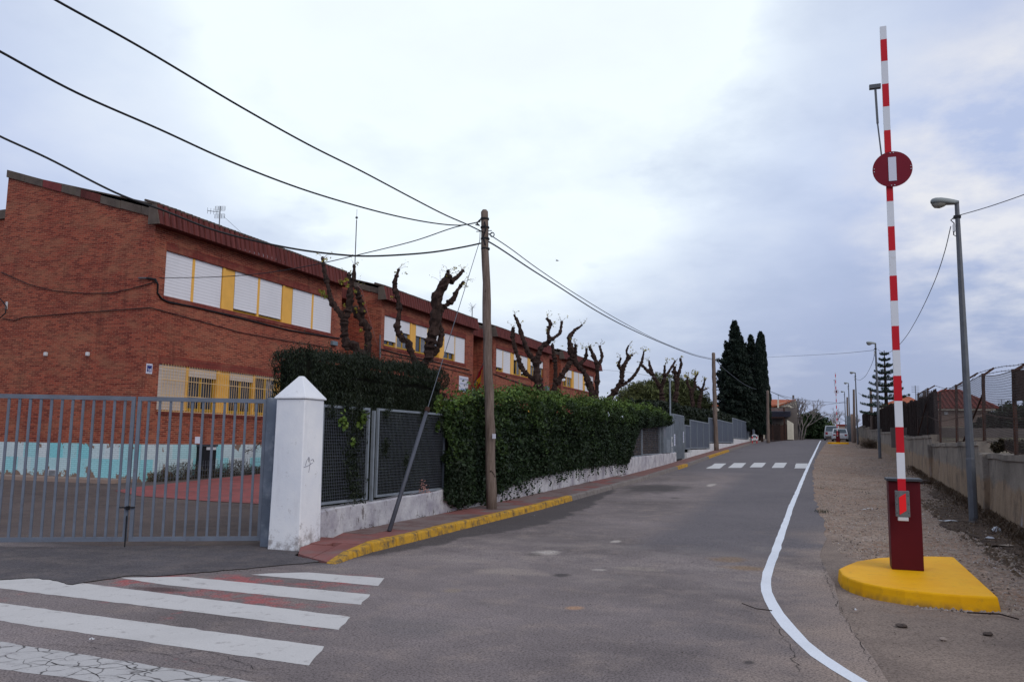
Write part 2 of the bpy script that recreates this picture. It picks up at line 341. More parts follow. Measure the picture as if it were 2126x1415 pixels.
def concwall(t, b):
    setp(b, .92); pos = t.coord()
    sx = t.n('ShaderNodeSeparateXYZ'); t.l(pos, sx.inputs[0])
    hgt = t.math('SUBTRACT', sx.outputs[2], t.math('MULTIPLY', t.math('SUBTRACT', sx.outputs[1], 18), .02))
    line = t.math('ADD', hgt, t.math('MULTIPLY', t.math('SUBTRACT', t.noise(1.1, 5, .6, pos), .5), .5))
    o = t.mix(t.rng(t.noise(.8, 6, .6, pos), .35, .65), (.16, .135, .112), (.29, .25, .21))
    o = t.mix(t.rng(line, .92, .80), o, t.mix(t.rng(t.noise(2.5, 6, .7, t.map(pos, (1, 1, .4))), .3, .7), (.22, .15, .095), (.36, .265, .185)))
    o = t.mix(t.rng(t.noise(1.3, 7, .68, t.map(pos, (1, 1, .6))), .54, .66, 0, .75), o, (.055, .05, .05))
    o = t.mix(t.rng(t.noise(2.4, 6, .65, t.map(pos, (1.4, 1.4, .18), (4, 4, 4))), .62, .72, 0, .6), o, (.42, .42, .46))
    t.l(o, b.inputs['Base Color']); t.bump(b, t.noise(9, 7, .7, pos), .8, .04)
M['concrete_wall'] = mat('weathered rendered wall', concwall)
M['coping'] = plain('lichen grey coping', (.10, .078, .066), .9, var=.3, scale=3, grime=(.10, .085, .06), gs=2.5)
M['coping_red'] = plain('dull red coping', (.16, .035, .035), .8, var=.2)
def fasciaf(t, b):
    setp(b, .8); pos = t.coord()
    o = t.mix(t.rng(t.noise(1.3, 5, .6, t.map(pos, (1, 6, .6))), .35, .65), (.075, .018, .016), (.15, .038, .032))
    o = t.mix(t.rng(t.noise(2.0, 7, .7, t.map(pos, (1, 4, .4), (2, 2, 2))), .55, .75, 0, .75), o, (.045, .018, .016))
    t.l(o, b.inputs['Base Color']); t.bump(b, t.noise(30, 4, .6, pos), .2, .01)
M['fascia'] = mat('weathered maroon fascia', fasciaf)
def shutterf(c):
    def f(t, b):
        setp(b, .5); sx = t.n('ShaderNodeSeparateXYZ'); t.l(t.coord(), sx.inputs[0])
        w_ = t.math('FRACT', t.math('MULTIPLY', sx.outputs[2], 9.0)); ln = t.rng(w_, .0, .4)
        o = t.mix(ln, tuple(x*.84 for x in c), c)
        o = t.mix(t.rng(t.noise(.9, 6, .65, t.map(t.coord(), (1, 1, .4))), .45, .75, 0, .35), o, tuple(x*.72 for x in c))
        t.l(o, b.inputs['Base Color']); t.bump(b, ln, .5, .01)
    return f
M['shutter'] = mat('white shutter slats', shutterf((.76, .75, .77))); M['shutter_cream'] = mat('cream shutter slats', shutterf((.58, .52, .46)))
M['yellow_panel'] = plain('yellow panel paint', (.78, .42, .08), .5, var=.07, scale=2, bump=.02)
M['yellow_dark'] = plain('ochre window frame', (.42, .24, .015), .45, var=.1, scale=3, bump=0)
M['cream_metal'] = plain('cream mullion', (.66, .45, .22), .5, var=.08, bump=0)
def glassf(t, b):
    setp(b, .06); t.l(t.mix(t.rng(t.noise(1.2, 3), .4, .6), (.012, .015, .022), (.04, .045, .055)), b.inputs['Base Color'])
M['glass'] = mat('dark window glass', glassf)
M['curtain'] = plain('grey patterned curtain', (.17, .18, .21), .8, var=.5, scale=14, bump=0)
def metal(name, c, rough=.5, rust=None):
    return plain(name, c, rough, 0, var=.14, scale=5, bump=.06, grime=rust, gs=6, gl=.6, gh=.72)
M['gate'] = metal('grey blue gate paint', (.125, .145, .185), .5, (.10, .10, .12))
M['gate_post'] = plain('streaky grey blue steel', (.135, .16, .20), .55, var=.25, scale=2, grime=(.26, .28, .31), gs=5)
M['fence_metal'] = metal('galvanised fence grey', (.19, .215, .245), .5, (.12, .12, .12))
M['wire'] = plain('fence wire', (.11, .12, .145), .5, var=.1, bump=0)
M['sheet_metal'] = plain('grey sheet metal', (.125, .145, .17), .55, var=.15, scale=2, grime=(.19, .21, .23), gs=4)
M['mesh_dark'] = plain('perforated steel sheet', (.075, .09, .12), .6, var=.12, scale=2)
M['lamp_steel'] = plain('galvanised lamp post steel', (.115, .122, .135), .5, var=.16, scale=4, grime=(.10, .10, .105), gs=3)
M['lamp_head'] = plain('lamp housing grey', (.26, .28, .27), .5, var=.1)
M['lamp_glass'] = plain('lamp bowl', (.32, .31, .27), .25, var=.1, bump=0)
M['black'] = plain('black plastic', (.012, .012, .014), .5, var=.1, bump=0)
M['cable'] = plain('black cable sheath', (.018, .018, .02), .6, var=.1, bump=0)
M['cable_thin'] = plain('grey cable', (.10, .11, .13), .6, var=.1, bump=0)
M['red_arm'] = plain('bright red paint', (.52, .012, .022), .4, var=.08, bump=0)
M['white_arm'] = plain('white arm paint', (.66, .68, .72), .4, var=.04, bump=0, grime=(.4, .34, .26), gs=5, gl=.66, gh=.75)
M['dark_red'] = plain('dark red cabinet paint', (.085, .003, .008), .5, var=.1, bump=.02)
M['sign_red'] = plain('crimson sign face', (.17, .006, .016), .35, var=.06, bump=0)
M['sign_white'] = plain('sign white', (.62, .63, .72), .4, var=.03, bump=0)
M['red_lens'] = plain('red reflector', (.85, .012, .015), .25, var=.03, bump=0)
M['steel_frame'] = plain('scuffed steel', (.14, .15, .155), .45, var=.2, scale=20)
M['lid'] = plain('dark lid', (.05, .055, .065), .5, var=.15)
def islandf(t, b):
    setp(b, .6, spec=.1); pos = t.coord()
    o = t.mix(t.rng(t.noise(2.5, 6, .6, pos), .35, .7), (.82, .38, .004), (.88, .46, .008))
    o = t.mix(t.rng(t.noise(11, 8, .75, pos), .55, .74, 0, .55), o, (.40, .20, .035))
    sx = t.n('ShaderNodeSeparateXYZ'); t.l(pos, sx.inputs[0])
    o = t.mix(t.math('MULTIPLY', t.rng(sx.outputs[2], .07, 0), t.rng(t.noise(8, 5), .35, .65, 0, .8)), o, (.22, .13, .05))
    o = t.mix(t.rng(t.noise(3, 7, .7, t.map(pos, (1, 5, 1), (3, 1, 2))), .60, .72, 0, .35), o, (.30, .18, .05))
    t.l(o, b.inputs['Base Color']); t.bump(b, t.noise(25, 5, .6, pos), .35, .01)
M['yellow_island'] = mat('thick yellow paint on concrete', islandf)
def kerbf(t, b, c, wear, lo, hi):
    setp(b, .8); pos = t.coord()
    o = t.mix(t.rng(t.coord('Position') if False else t.noise(2, 4), .3, .7), tuple(x*.85 for x in c), c)
    o = t.mix(t.rng(t.noise(7, 8, .72, pos), lo, hi), o, wear)
    t.l(o, b.inputs['Base Color']); t.bump(b, t.noise(22, 6, .65, pos), .6, .02)
M['kerb_yellow'] = mat('worn yellow kerb paint', lambda t, b: kerbf(t, b, (.55, .30, .03), (.14, .10, .055), .47, .64))
M['kerb_grey'] = mat('old grey kerb', lambda t, b: kerbf(t, b, (.22, .19, .175), (.11, .095, .085), .5, .7))
M['slab'] = plain('pinkish concrete slab', (.17, .105, .095), .85, var=.22, scale=1.2, grime=(.20, .155, .145), gs=2.4, gl=.42, gh=.6, bump=.4)
M['slab_red'] = plain('red concrete slab', (.23, .090, .080), .85, var=.2, scale=1.5, grime=(.2, .14, .13), gs=2, bump=.4)
M['paving'] = plain('pinkish pavement', (.20, .10, .085), .88, var=.25, scale=1.2, grime=(.16, .12, .11), gs=2, bump=.4)
def woodf(t, b):
    setp(b, .9); pos = t.coord()
    o = t.mix(t.rng(t.noise(9, 7, .7, t.map(pos, (3, 3, .22))), .3, .7), (.085, .058, .045), (.24, .185, .155))
    o = t.mix(t.rng(t.noise(5, 4, .5, pos), .68, .72), o, (.025, .015, .012))
    t.l(o, b.inputs['Base Color']); t.bump(b, t.noise(14, 6, .7, t.map(pos, (4, 4, .3))), .8, .02)
M['pole'] = mat('weathered timber pole', woodf)
def barkf(t, b):
    setp(b, .95); pos = t.coord()
    o = t.mix(t.rng(t.noise(6, 7, .7, t.map(pos, (1.5, 1.5, .5))), .3, .7), (.012, .007, .006), (.068, .040, .032))
    t.l(o, b.inputs['Base Color']); t.bump(b, t.noise(9, 7, .75, t.map(pos, (2, 2, .6))), 1.0, .06)
M['bark'] = mat('dark knotty bark', barkf)
M['bark_cut'] = plain('cut wood', (.25, .10, .06), .9, var=.3)
M['bark_pale'] = plain('pale dead twigs', (.20, .17, .16), .95, var=.3, scale=4)
def leafm(name, a, b_, c, scale=1.5, trans=.0):
    def f(t, b):
        setp(b, .6, spec=.25)
        isl = t.coord('Island')
        o = t.mix(isl, a, b_)
        o = t.mix(t.rng(t.noise(scale, 4, .6), .42, .66), o, c)
        t.l(o, b.inputs['Base Color'])
    return mat(name, f)
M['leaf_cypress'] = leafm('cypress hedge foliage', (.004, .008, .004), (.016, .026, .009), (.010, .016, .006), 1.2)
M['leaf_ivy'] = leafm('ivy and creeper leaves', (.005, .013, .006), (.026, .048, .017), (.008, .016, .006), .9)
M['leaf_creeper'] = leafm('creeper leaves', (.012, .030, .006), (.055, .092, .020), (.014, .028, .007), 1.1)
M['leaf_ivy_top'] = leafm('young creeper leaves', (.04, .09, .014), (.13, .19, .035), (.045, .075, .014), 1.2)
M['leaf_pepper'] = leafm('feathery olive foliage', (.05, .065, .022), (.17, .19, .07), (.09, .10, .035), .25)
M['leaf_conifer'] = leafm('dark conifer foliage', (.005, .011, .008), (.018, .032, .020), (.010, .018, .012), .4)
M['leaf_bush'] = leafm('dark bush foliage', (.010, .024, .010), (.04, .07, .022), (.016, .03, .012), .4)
M['leaf_lime'] = leafm('yellow green foliage', (.12, .16, .02), (.25, .26, .04), (.1, .14, .02), .6)
M['leaf_yellow'] = leafm('yellowing leaves', (.20, .17, .02), (.42, .34, .05), (.16, .17, .03), 2)
M['leaf_pine'] = leafm('blue green needles', (.018, .04, .028), (.045, .08, .05), (.02, .04, .03), .5)
M['leaf_dry'] = leafm('dry brown stems', (.05, .03, .018), (.14, .09, .05), (.07, .045, .03), 2)
M['leaf_weed'] = leafm('dark weeds', (.02, .022, .012), (.09, .075, .04), (.05, .035, .02), 3)
M['flower'] = leafm('pink dried blossoms', (.35, .16, .14), (.5, .3, .26), (.3, .14, .12), 3)
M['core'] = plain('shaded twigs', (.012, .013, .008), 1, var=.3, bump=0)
M['rust'] = plain('rusty steel', (.060, .028, .020), .85, var=.35, scale=6, grime=(.025, .014, .012), gs=4)
M['rust_wire'] = plain('rusty wire netting', (.045, .035, .035), .8, var=.2, bump=0)
M['reed'] = plain('dark brown reed', (.030, .018, .016), .95, var=.5, scale=9, bump=0)
M['tile'] = plain('terracotta roof tile', (.19, .035, .024), .85, var=.3, scale=1.2, grime=(.12, .04, .03), gs=.8)
M['tile_orange'] = plain('orange roof tile', (.36, .10, .045), .85, var=.2, scale=1)
M['render_pink'] = plain('pinkish beige render', (.27, .195, .16), .9, var=.12, scale=1)
M['render_cream'] = plain('cream render', (.62, .57, .46), .9, var=.1, scale=1.5, grime=(.42, .37, .3), gs=1, gl=.58, gh=.75)
M['render_grey'] = plain('bare grey block wall', (.14, .12, .11), .9, var=.2, scale=1.5)
M['awning'] = plain('dark navy awning', (.02, .02, .032), .8, var=.2)
M['car_white'] = plain('white car paint', (.62, .65, .70), .25, var=.03, bump=0)
M['car_silver'] = plain('silver car paint', (.42, .45, .49), .25, var=.03, bump=0)
M['car_glass'] = plain('car window', (.05, .07, .085), .08, var=.2, bump=0)
M['tyre'] = plain('tyre rubber', (.018, .018, .018), .8, var=.1, bump=0)
M['tail_light'] = plain('tail light', (.22, .01, .015), .25, var=.05, bump=0)
M['stone'] = plain('pebble grey', (.32, .26, .22), .9, var=.35, scale=20)
M['stone_dark'] = plain('dark clod', (.085, .065, .055), .95, var=.3, scale=20)
M['litter'] = plain('dirty white plastic', (.55, .56, .58), .5, var=.1, bump=0)
M['cardboard'] = plain('old cardboard', (.30, .24, .19), .9, var=.2)
M['blue_sign'] = plain('navy enamel', (.02, .03, .16), .35, var=.05, bump=0)
M['ink'] = plain('grey blue lettering', (.12, .18, .36), .6, var=.03, bump=0)
M['ink_blue'] = plain('bright blue lettering', (.05, .22, .55), .6, var=.03, bump=0)
M['flag_red'] = plain('flag red cloth', (.30, .012, .02), .8, var=.1); M['flag_yellow'] = plain('flag yellow cloth', (.62, .36, .012), .8, var=.1)
M['flag_blue'] = plain('flag blue cloth', (.02, .03, .12), .8, var=.1)
M['stay'] = plain('dark stay tube', (.075, .08, .10), .5, var=.15, scale=3)
M['grey_box'] = plain('grey plastic box', (.13, .17, .20), .5, var=.08, bump=0)
M['ceramic'] = plain('white ceramic', (.55, .56, .58), .3, var=.04, bump=0)
M['pencil'] = plain('graphite scrawl', (.22, .22, .27), .8, var=.1, bump=0)
M['crack'] = plain('open crack', (.022, .019, .018), 1, var=.2, bump=0)

# ------------------------------------------------------------------ mesh helpers
class MB:
    def __init__(s): s.v = []; s.f = []; s.uv = None; s.mi = []
    def add(s, vs, fs, m=0):
        o = len(s.v); s.v += [tuple(map(float, v)) for v in vs]; s.f += [tuple(i+o for i in f) for f in fs]; s.mi += [m]*len(fs); return s
    def box(s, x0, y0, z0, x1, y1, z1, m=0):
        return s.add([(x0, y0, z0), (x1, y0, z0), (x1, y1, z0), (x0, y1, z0), (x0, y0, z1), (x1, y0, z1), (x1, y1, z1), (x0, y1, z1)],
                     [(0, 3, 2, 1), (4, 5, 6, 7), (0, 1, 5, 4), (1, 2, 6, 5), (2, 3, 7, 6), (3, 0, 4, 7)], m)
    def hexa(s, b4, t4, m=0):
        return s.add(list(b4)+list(t4), [(0, 3, 2, 1), (4, 5, 6, 7), (0, 1, 5, 4), (1, 2, 6, 5), (2, 3, 7, 6), (3, 0, 4, 7)], m)
    def bar(s, a, b, w, h=None, upv=(0, 0, 1), m=0):
        a, b = np.array(a, float), np.array(b, float); h = h or w; d = b-a; d /= (np.linalg.norm(d)+1e-9); u = np.array(upv, float)
        if abs(d@u) > .98: u = np.array([1., 0, 0])
        x = np.cross(d, u); x /= np.linalg.norm(x); y = np.cross(x, d)
        q = [(-1, -1), (1, -1), (1, 1), (-1, 1)]
        return s.hexa([a+x*i*w/2+y*j*h/2 for i, j in q], [b+x*i*w/2+y*j*h/2 for i, j in q], m)
    def tube(s, pts, rad, n=8, m=0, cap=True, wob=0):
        pts = [np.array(p, float) for p in pts]; k = len(pts)
        if not hasattr(rad, '__len__'): rad = [rad]*k
        o = len(s.v); ref = None
        for i, p in enumerate(pts):
            d = pts[min(i+1, k-1)]-pts[max(i-1, 0)]; d /= (np.linalg.norm(d)+1e-9)
            if ref is None: ref = np.array([1., 0, 0]) if abs(d[0]) < .9 else np.array([0, 1., 0])
            x = ref-d*(ref@d); x /= (np.linalg.norm(x)+1e-9); ref = x; y = np.cross(d, x)
            for j in range(n):
                a = 2*math.pi*j/n; r = rad[i]*(1+(random.uniform(-wob, wob) if wob else 0))
                s.v.append(tuple(p+x*math.cos(a)*r+y*math.sin(a)*r))
        for i in range(k-1):
            for j in range(n):
                j2 = (j+1) % n; s.f.append((o+i*n+j, o+i*n+j2, o+(i+1)*n+j2, o+(i+1)*n+j)); s.mi.append(m)
        if cap: s.f += [tuple(o+j for j in range(n-1, -1, -1)), tuple(o+(k-1)*n+j for j in range(n))]; s.mi += [m, m]
        return s
    def prism(s, poly, z0, z1, m=0):
        n = len(poly); zz = (lambda z, p: z(p) if callable(z) else z)
        return s.add([(p[0], p[1], zz(z0, p)) for p in poly]+[(p[0], p[1], zz(z1, p)) for p in poly],
                     [tuple(range(n-1, -1, -1)), tuple(range(n, 2*n))]+[(i, (i+1) % n, n+(i+1) % n, n+i) for i in range(n)], m)
    def lathe(s, c, prof, n=16, m=0):
        o = len(s.v); k = len(prof)
        for r, z in prof:
            for j in range(n):
                a = 2*math.pi*j/n; s.v.append((c[0]+r*math.cos(a), c[1]+r*math.sin(a), c[2]+z))
        for i in range(k-1):
            for j in range(n):
                j2 = (j+1) % n; s.f.append((o+i*n+j, o+i*n+j2, o+(i+1)*n+j2, o+(i+1)*n+j)); s.mi.append(m)
        s.f += [tuple(o+j for j in range(n-1, -1, -1)), tuple(o+(k-1)*n+j for j in range(n))]; s.mi += [m, m]
        return s
    def build(s, name, mats, parent=None, smooth=False, uv=False, kind=None, bevel=0):
        me = bpy.data.meshes.new(name); me.from_pydata(s.v, [], s.f); me.update()
        if not isinstance(mats, (list, tuple)): mats = [mats]
        for m in mats: me.materials.append(M[m] if isinstance(m, str) else m)
        if len(mats) > 1: me.polygons.foreach_set('material_index', s.mi)
        if smooth: me.polygons.foreach_set('use_smooth', [True]*len(s.f))
        if uv:
            L = me.uv_layers.new(name='uv')
            for p in me.polygons:
                nrm = p.normal
                for li in p.loop_indices:
                    co = me.vertices[me.loops[li].vertex_index].co
                    if abs(nrm.z) > .7: L.data[li].uv = (co.y, co.x)
                    elif abs(nrm.x) > abs(nrm.y): L.data[li].uv = (co.y, co.z)
                    else: L.data[li].uv = (co.x, co.z)
        return link(name, me, parent, kind, bevel)
def link(name, me, parent=None, kind=None, bevel=0):
    o = bpy.data.objects.new(name, me); COL.objects.link(o)
    if parent is not None: o.parent = parent
    if kind: o['kind'] = kind
    if bevel:
        bm = o.modifiers.new('bevel', 'BEVEL'); bm.width = bevel; bm.segments = 2; bm.limit_method = 'ANGLE'; bm.angle_limit = math.radians(40)
    return o
def thing(name, label, cat, group=None, loc=(0, 0, 0)):
    o = bpy.data.objects.new(name, None); COL.objects.link(o); o.empty_display_size = .3
    return tag(o, label, cat, group)
def tag(o, label, cat, group=None):
    o['label'] = label; o['category'] = cat
    if group: o['group'] = group
    return o
def sheet(name, poly, matn, dz=0.0, kind='structure', parent=None, zf=gz, thick=0):
    "a flat polygon in plan laid on the terrain, cut at every change of slope"
    bm = bmesh.new(); vs = [bm.verts.new((p[0], p[1], 0)) for p in poly]; bm.faces.new(vs)
    for y in GY:
        bmesh.ops.bisect_plane(bm, geom=bm.verts[:]+bm.edges[:]+bm.faces[:], plane_co=(0, y, 0), plane_no=(0, 1, 0))
    for v in bm.verts: v.co.z = zf(v.co.y)+dz
    bmesh.ops.triangulate(bm, faces=bm.faces[:])
    for f in bm.faces:
        if f.normal.z < 0: f.normal_flip()
    me = bpy.data.meshes.new(name); bm.to_mesh(me); bm.free(); me.materials.append(M[matn])
    return link(name, me, parent, kind if parent is None else None)
def ragged(pts, amp, step=.35, closed=True):
    out = []; n = len(pts)
    for i in range(n if closed else n-1):
        a = np.array(pts[i][:2], float); b = np.array(pts[(i+1) % n][:2], float); k = max(1, int(np.linalg.norm(b-a)/step))
        for j in range(k): out.append(a+(b-a)*j/k+RNG.normal(0, amp, 2)*(j > 0))
    return out
def leaves(name, pts, size, matn, parent, spread=.6, up=None, aspect=.5, kind=None, jitter=.35):
    "many small four cornered leaves, numpy built"
    pts = np.asarray(pts, float); n = len(pts)
    d = RNG.normal(size=(n, 3)); d /= np.linalg.norm(d, axis=1)[:, None]
    if up is not None: d = d*spread+np.asarray(up, float); d /= np.linalg.norm(d, axis=1)[:, None]
    r = RNG.normal(size=(n, 3)); s = np.cross(d, r); s /= np.linalg.norm(s, axis=1)[:, None]
    L = size*(1+RNG.uniform(-jitter, jitter, n))[:, None]
    v = np.stack([pts-d*L*.5, pts+s*L*aspect*.5, pts+d*L*.5, pts-s*L*aspect*.5], 1).reshape(-1, 3)
    me = bpy.data.meshes.new(name); me.vertices.add(4*n); me.vertices.foreach_set('co', v.ravel())
    me.loops.add(4*n); me.loops.foreach_set('vertex_index', np.arange(4*n)); me.polygons.add(n)
    me.polygons.foreach_set('loop_start', np.arange(0, 4*n, 4)); me.polygons.foreach_set('loop_total', np.full(n, 4))
    me.materials.append(M[matn]); me.update(calc_edges=True)
    return link(name, me, parent, kind)
def lump(p, amp=.3, f=1.0):
    "smooth pseudo noise for uneven outlines"
    p = np.asarray(p)*f
    return amp*(np.sin(p[..., 0]*2.1+np.sin(p[..., 1]*1.7)*1.3)+np.sin(p[..., 1]*2.7+p[..., 2]*1.9)+np.sin(p[..., 2]*3.3+p[..., 0]*1.1))/3
def font(name, txt, size, matn, parent, origin, right, upv, align='CENTER'):  # lettering as a mesh
    c = bpy.data.curves.new(name, 'FONT'); c.body = txt; c.size = size; c.align_x = align; c.align_y = 'CENTER'; c.extrude = .001
    c.materials.append(M[matn]); tmp = bpy.data.objects.new('tmp', c); COL.objects.link(tmp); me = bpy.data.meshes.new_from_object(tmp.evaluated_get(bpy.context.evaluated_depsgraph_get())); me.name = name; bpy.data.objects.remove(tmp); me.materials.clear(); me.materials.append(M[matn]); o = bpy.data.objects.new(name, me); COL.objects.link(o); o.parent = parent; o['kind'] = 'stuff'
    r = Vector(right).normalized(); u = Vector(upv).normalized(); n = r.cross(u)
    o.matrix_local = Matrix(((r.x, u.x, n.x, origin[0]), (r.y, u.y, n.y, origin[1]), (r.z, u.z, n.z, origin[2]), (0, 0, 0, 1)))
    return o

# ================================================================== SETTING
E_ = lambda x, y: (x, y)
sheet('ground', [(-400, -60), (400, -60), (400, 400), (-400, 400)], 'ground', -.03)
edge = [gnd(1715, 1150), gnd(1700, 1100), gnd(1690, 1050), gnd(1690, 1010)]
REDGE = [(1.6, -20), tuple(gnd(1845, 1415)[:2]), tuple(gnd(1760, 1290)[:2]), tuple(gnd(1715, 1180)[:2]), (-.02, 14.5), (-.03, 17.7), (-.2, 22), (-.33, 28), (-.44, 38), (-.44, 48), (-.15, 65), (.3, 90), (.8, 130), (.8, 165)]
right = ragged(REDGE, .035, .5, False)
road = sheet('road', [(-40, -20)]+[tuple(p) for p in right]+[(-6.05, 165), (-6.05, 9.3), (-40, 9.3)], 'asphalt', 0)
yard = sheet('yard', [(-80, -5), (-15, -5), (-7.3, 10.2), (-7.3, 150), (-80, 150)], 'asphalt_yard', -.008)
sheet('verge', [(p[0]-.03, p[1]) for p in right]+[(4.2, 165), (4.1, 78), (3.95, 45), (3.5, 24), (3.35, 17), (3.0, 5), (3.0, -20)], 'gravel', -.006)
# verge beside and beyond the far retaining wall
# driveway apron in front of the gate, a rougher dark layer with a broken edge
ap = [(-14, 6.2)]+[tuple(gnd(x, y)[:2]) for x, y in [(0, 1204), (60, 1200), (110, 1205), (150, 1214), (185, 1208), (260, 1196), (330, 1196), (420, 1188), (520, 1180), (600, 1172), (662, 1166)]]+[(-6.75, 9.65), (-6.98, 10.0), (-7.5, 10.1), (-8, 10.25), (-10.9, 8.6), (-14, 6.8)]
rag = ragged(ap, .018, .08)
apron = sheet('driveway', [tuple(p) for p in rag], 'asphalt_apron', .010)
mb = MB()
for i in range(len(rag)):
    a, b = rag[i], rag[(i+1) % len(rag)]; mb.add([(a[0], a[1], gz(a[1])-.02), (b[0], b[1], gz(b[1])-.02), (b[0], b[1], gz(b[1])+.0098), (a[0], a[1], gz(a[1])+.0098)], [(0, 1, 2, 3)])
mb.build('apron_edge', 'crack', apron)
cr = MB()
def crack(pts, wd=.012, dz=.0045):
    P = []
    for i in range(len(pts)-1):
        a = np.array(gnd(*pts[i])[:2]); b = np.array(gnd(*pts[i+1])[:2]); k = max(2, int(np.linalg.norm(b-a)/.07))
        for j in range(k): P.append(a+(b-a)*j/k+RNG.normal(0, .012, 2))
    for i in range(len(P)-1):
        d = P[i+1]-P[i]; n = np.array([-d[1], d[0]])/(np.linalg.norm(d)+1e-6)*wd*random.uniform(.12, .5)
        q = [P[i]-n, P[i+1]-n, P[i+1]+n, P[i]+n]; cr.add([(c[0], c[1], gz(c[1])+dz) for c in q], [(0, 1, 2, 3)])
crack([(0, 1344), (120, 1338), (240, 1349), (300, 1352), (345, 1360), (420, 1350), (480, 1366), (530, 1388), (600, 1388)], .007)
crack([(345, 1360), (400, 1376), (460, 1384), (540, 1400)], .005); crack([(190, 1334), (250, 1340), (300, 1350)], .004)
crack([(1705, 1165), (1740, 1260), (1790, 1340), (1830, 1410)], .006)
crack([(20, 1383), (80, 1370), (150, 1384), (240, 1378), (330, 1402)], .010); crack([(150, 1384), (200, 1400), (280, 1410)], .007)
crack([(1600, 1290), (1640, 1340), (1662, 1400)], .006)
cr.build('crack', 'crack', road, kind='stuff')
def rsheet(name, pts, m, dz=.009, amp=.004, parent=road, ext=None, step=.12):
    P = [tuple(gnd(*p)[:2]) if len(p) == 2 else p[:2] for p in pts]
    return sheet(name, [tuple(p) for p in ragged(P, amp, step)], m, dz, parent=parent)
# near zebra crossing; stripes run on beyond the left edge of the view
def gp(x, y): return tuple(gnd(x, y)[:2])
def extl(a, b, x):   # carry the line b->a on to plan x
    t = (x-b[0])/(a[0]-b[0]); return (x, b[1]+(a[1]-b[1])*t, 0)
def stripe(pts, m='paint_white'): rsheet('crossing_stripe', pts, m, .002, .006)
stripe([(521, 1192), (560, 1189.5), (639, 1187.6), (798, 1199.5), (785, 1215.6)])
stripe([(250, 1198.6), (383, 1196.5), (768.5, 1233.4), (749.5, 1254.5), (347, 1214)])
a, b = gp(140, 1206), gp(727, 1280); c, d = gp(0, 1220.7), gp(703, 1306.6)
stripe([extl(c, d, -9.2), (-9.0, 6.62, 0), gp(20, 1203)+(0,), gp(60, 1200)+(0,), gp(90, 1199)+(0,), a+(0,), b+(0,), d+(0,)])
a, b = gp(0, 1251), gp(673, 1341); c, d = gp(0, 1288.4), gp(641.5, 1380.7)
stripe([extl(c, d, -9.2), extl(a, b, -9.2), b+(0,), d+(0,)])
a, b = gp(0, 1330.8), gp(520, 1413); c, d = gp(0, 1388), gp(185, 1413)
stripe([extl(c, d, -9.2), extl(a, b, -9.2), extl(b, a, -3.1), extl(d, c, -2.9)], 'paint_white_cracked')
# far zebra crossing
for xs in [((1466, 972), (1494, 972), (1508, 961.5), (1484, 961.5)), ((1511, 970.5), (1539, 970.5), (1549, 960.5), (1524, 960.5)), ((1556, 969.5), (1582, 969.5), (1591, 960), (1566, 960)),
           ((1602, 970.5), (1627, 970.5), (1634, 960), (1610, 960)), ((1649, 971.5), (1674, 971.5), (1677, 961.5), (1653, 961.5))]:
    rsheet('crossing_stripe', xs, 'paint_far', .002, .01, step=.8)
# white edge line, a painted band of even width
LN = [(1800, 1430), (1785, 1415), (1741, 1391), (1700, 1367), (1664, 1336), (1634, 1304), (1610, 1272), (1594, 1246), (1587, 1224), (1590, 1200), (1597, 1178), (1610, 1145), (1625, 1100), (1642, 1052), (1664, 1000), (1676, 972), (1689, 945), (1697, 928), (1704, 914)]
P = [np.array(gnd(*p)[:2]) for p in LN[1:]]; P = [P[0]+(P[0]-P[1])*3]+P; L, R = [], []
Q = []
for i in range(len(P)-1):
    k = max(1, int(np.linalg.norm(P[i+1]-P[i])/.4)); Q += [P[i]+(P[i+1]-P[i])*j/k for j in range(k)]
Q.append(P[-1])
for _ in range(3): Q = [Q[0]]+[(Q[i-1]+2*Q[i]+Q[i+1])/4 for i in range(1, len(Q)-1)]+[Q[-1]]
for i, p in enumerate(Q):
    d = Q[min(i+1, len(Q)-1)]-Q[max(i-1, 0)]; n = np.array([-d[1], d[0]])/np.linalg.norm(d)*(.060+.003*math.sin(i*2.3))
    L.append(p+n+RNG.normal(0, .004, 2)); R.append(p-n+RNG.normal(0, .004, 2))
mb = MB()
for i in range(len(Q)-1): mb.add([(q[0], q[1], gz(q[1])+.0035) for q in (R[i], R[i+1], L[i+1], L[i])], [(0, 1, 2, 3)])
mb.build('edge_line', 'paint_line', road)
# damp gutter, small stains and spills
rsheet('red_path', [(238, 1018), (288, 1010), (540, 983), (620, 975), (700, 1000), (545, 1046), (440, 1040), (288, 1029)], 'red_path', .004, .0, parent=None, step=3)
for i, q in enumerate([(-21.4, 20.3), ]):
    pass
# paved strip along the gable foot
mbx = MB(); mbx.box(-30, 19.94, -.2, -21.0, 20.90, gz(20.9)+.09); o = mbx.build('path', 'render_pink', None, kind='structure')
# pavement with slabs
pav = sheet('pavement', [(-6.2, 10.5), (-6.2, 140), (-7.15, 140), (-7.15, 10.5)], 'paving', .045)
zs = lambda y: gz(y)+.012+.098*min(1, max(0, (y-9.45)/1.0))
slab_id = 0
for r_, (x0, x1) in enumerate([(-6.665, -6.205), (-7.145, -6.675)]):
    y = 10.4 if r_ == 0 else 10.25
    while y < 30:
        ln = .6; j = random.uniform(-.003, .003); mb = MB(); x0b = x0
        if r_ == 1 and y < 11.0: x0b = -6.95
        mb.hexa([(x0b, y, gz(y)), (x1, y, gz(y)), (x1, y+ln-.012, gz(y)), (x0, y+ln-.012, gz(y))],
                [(x0b, y, zs(y)+j), (x1, y, zs(y)+j), (x1, y+ln-.012, zs(y+ln)+j), (x0, y+ln-.012, zs(y+ln)+j)])
        mb.build('paving_slab', 'slab_red' if (y < 11.4 or random.random() < .2) else 'slab', pav); y += ln
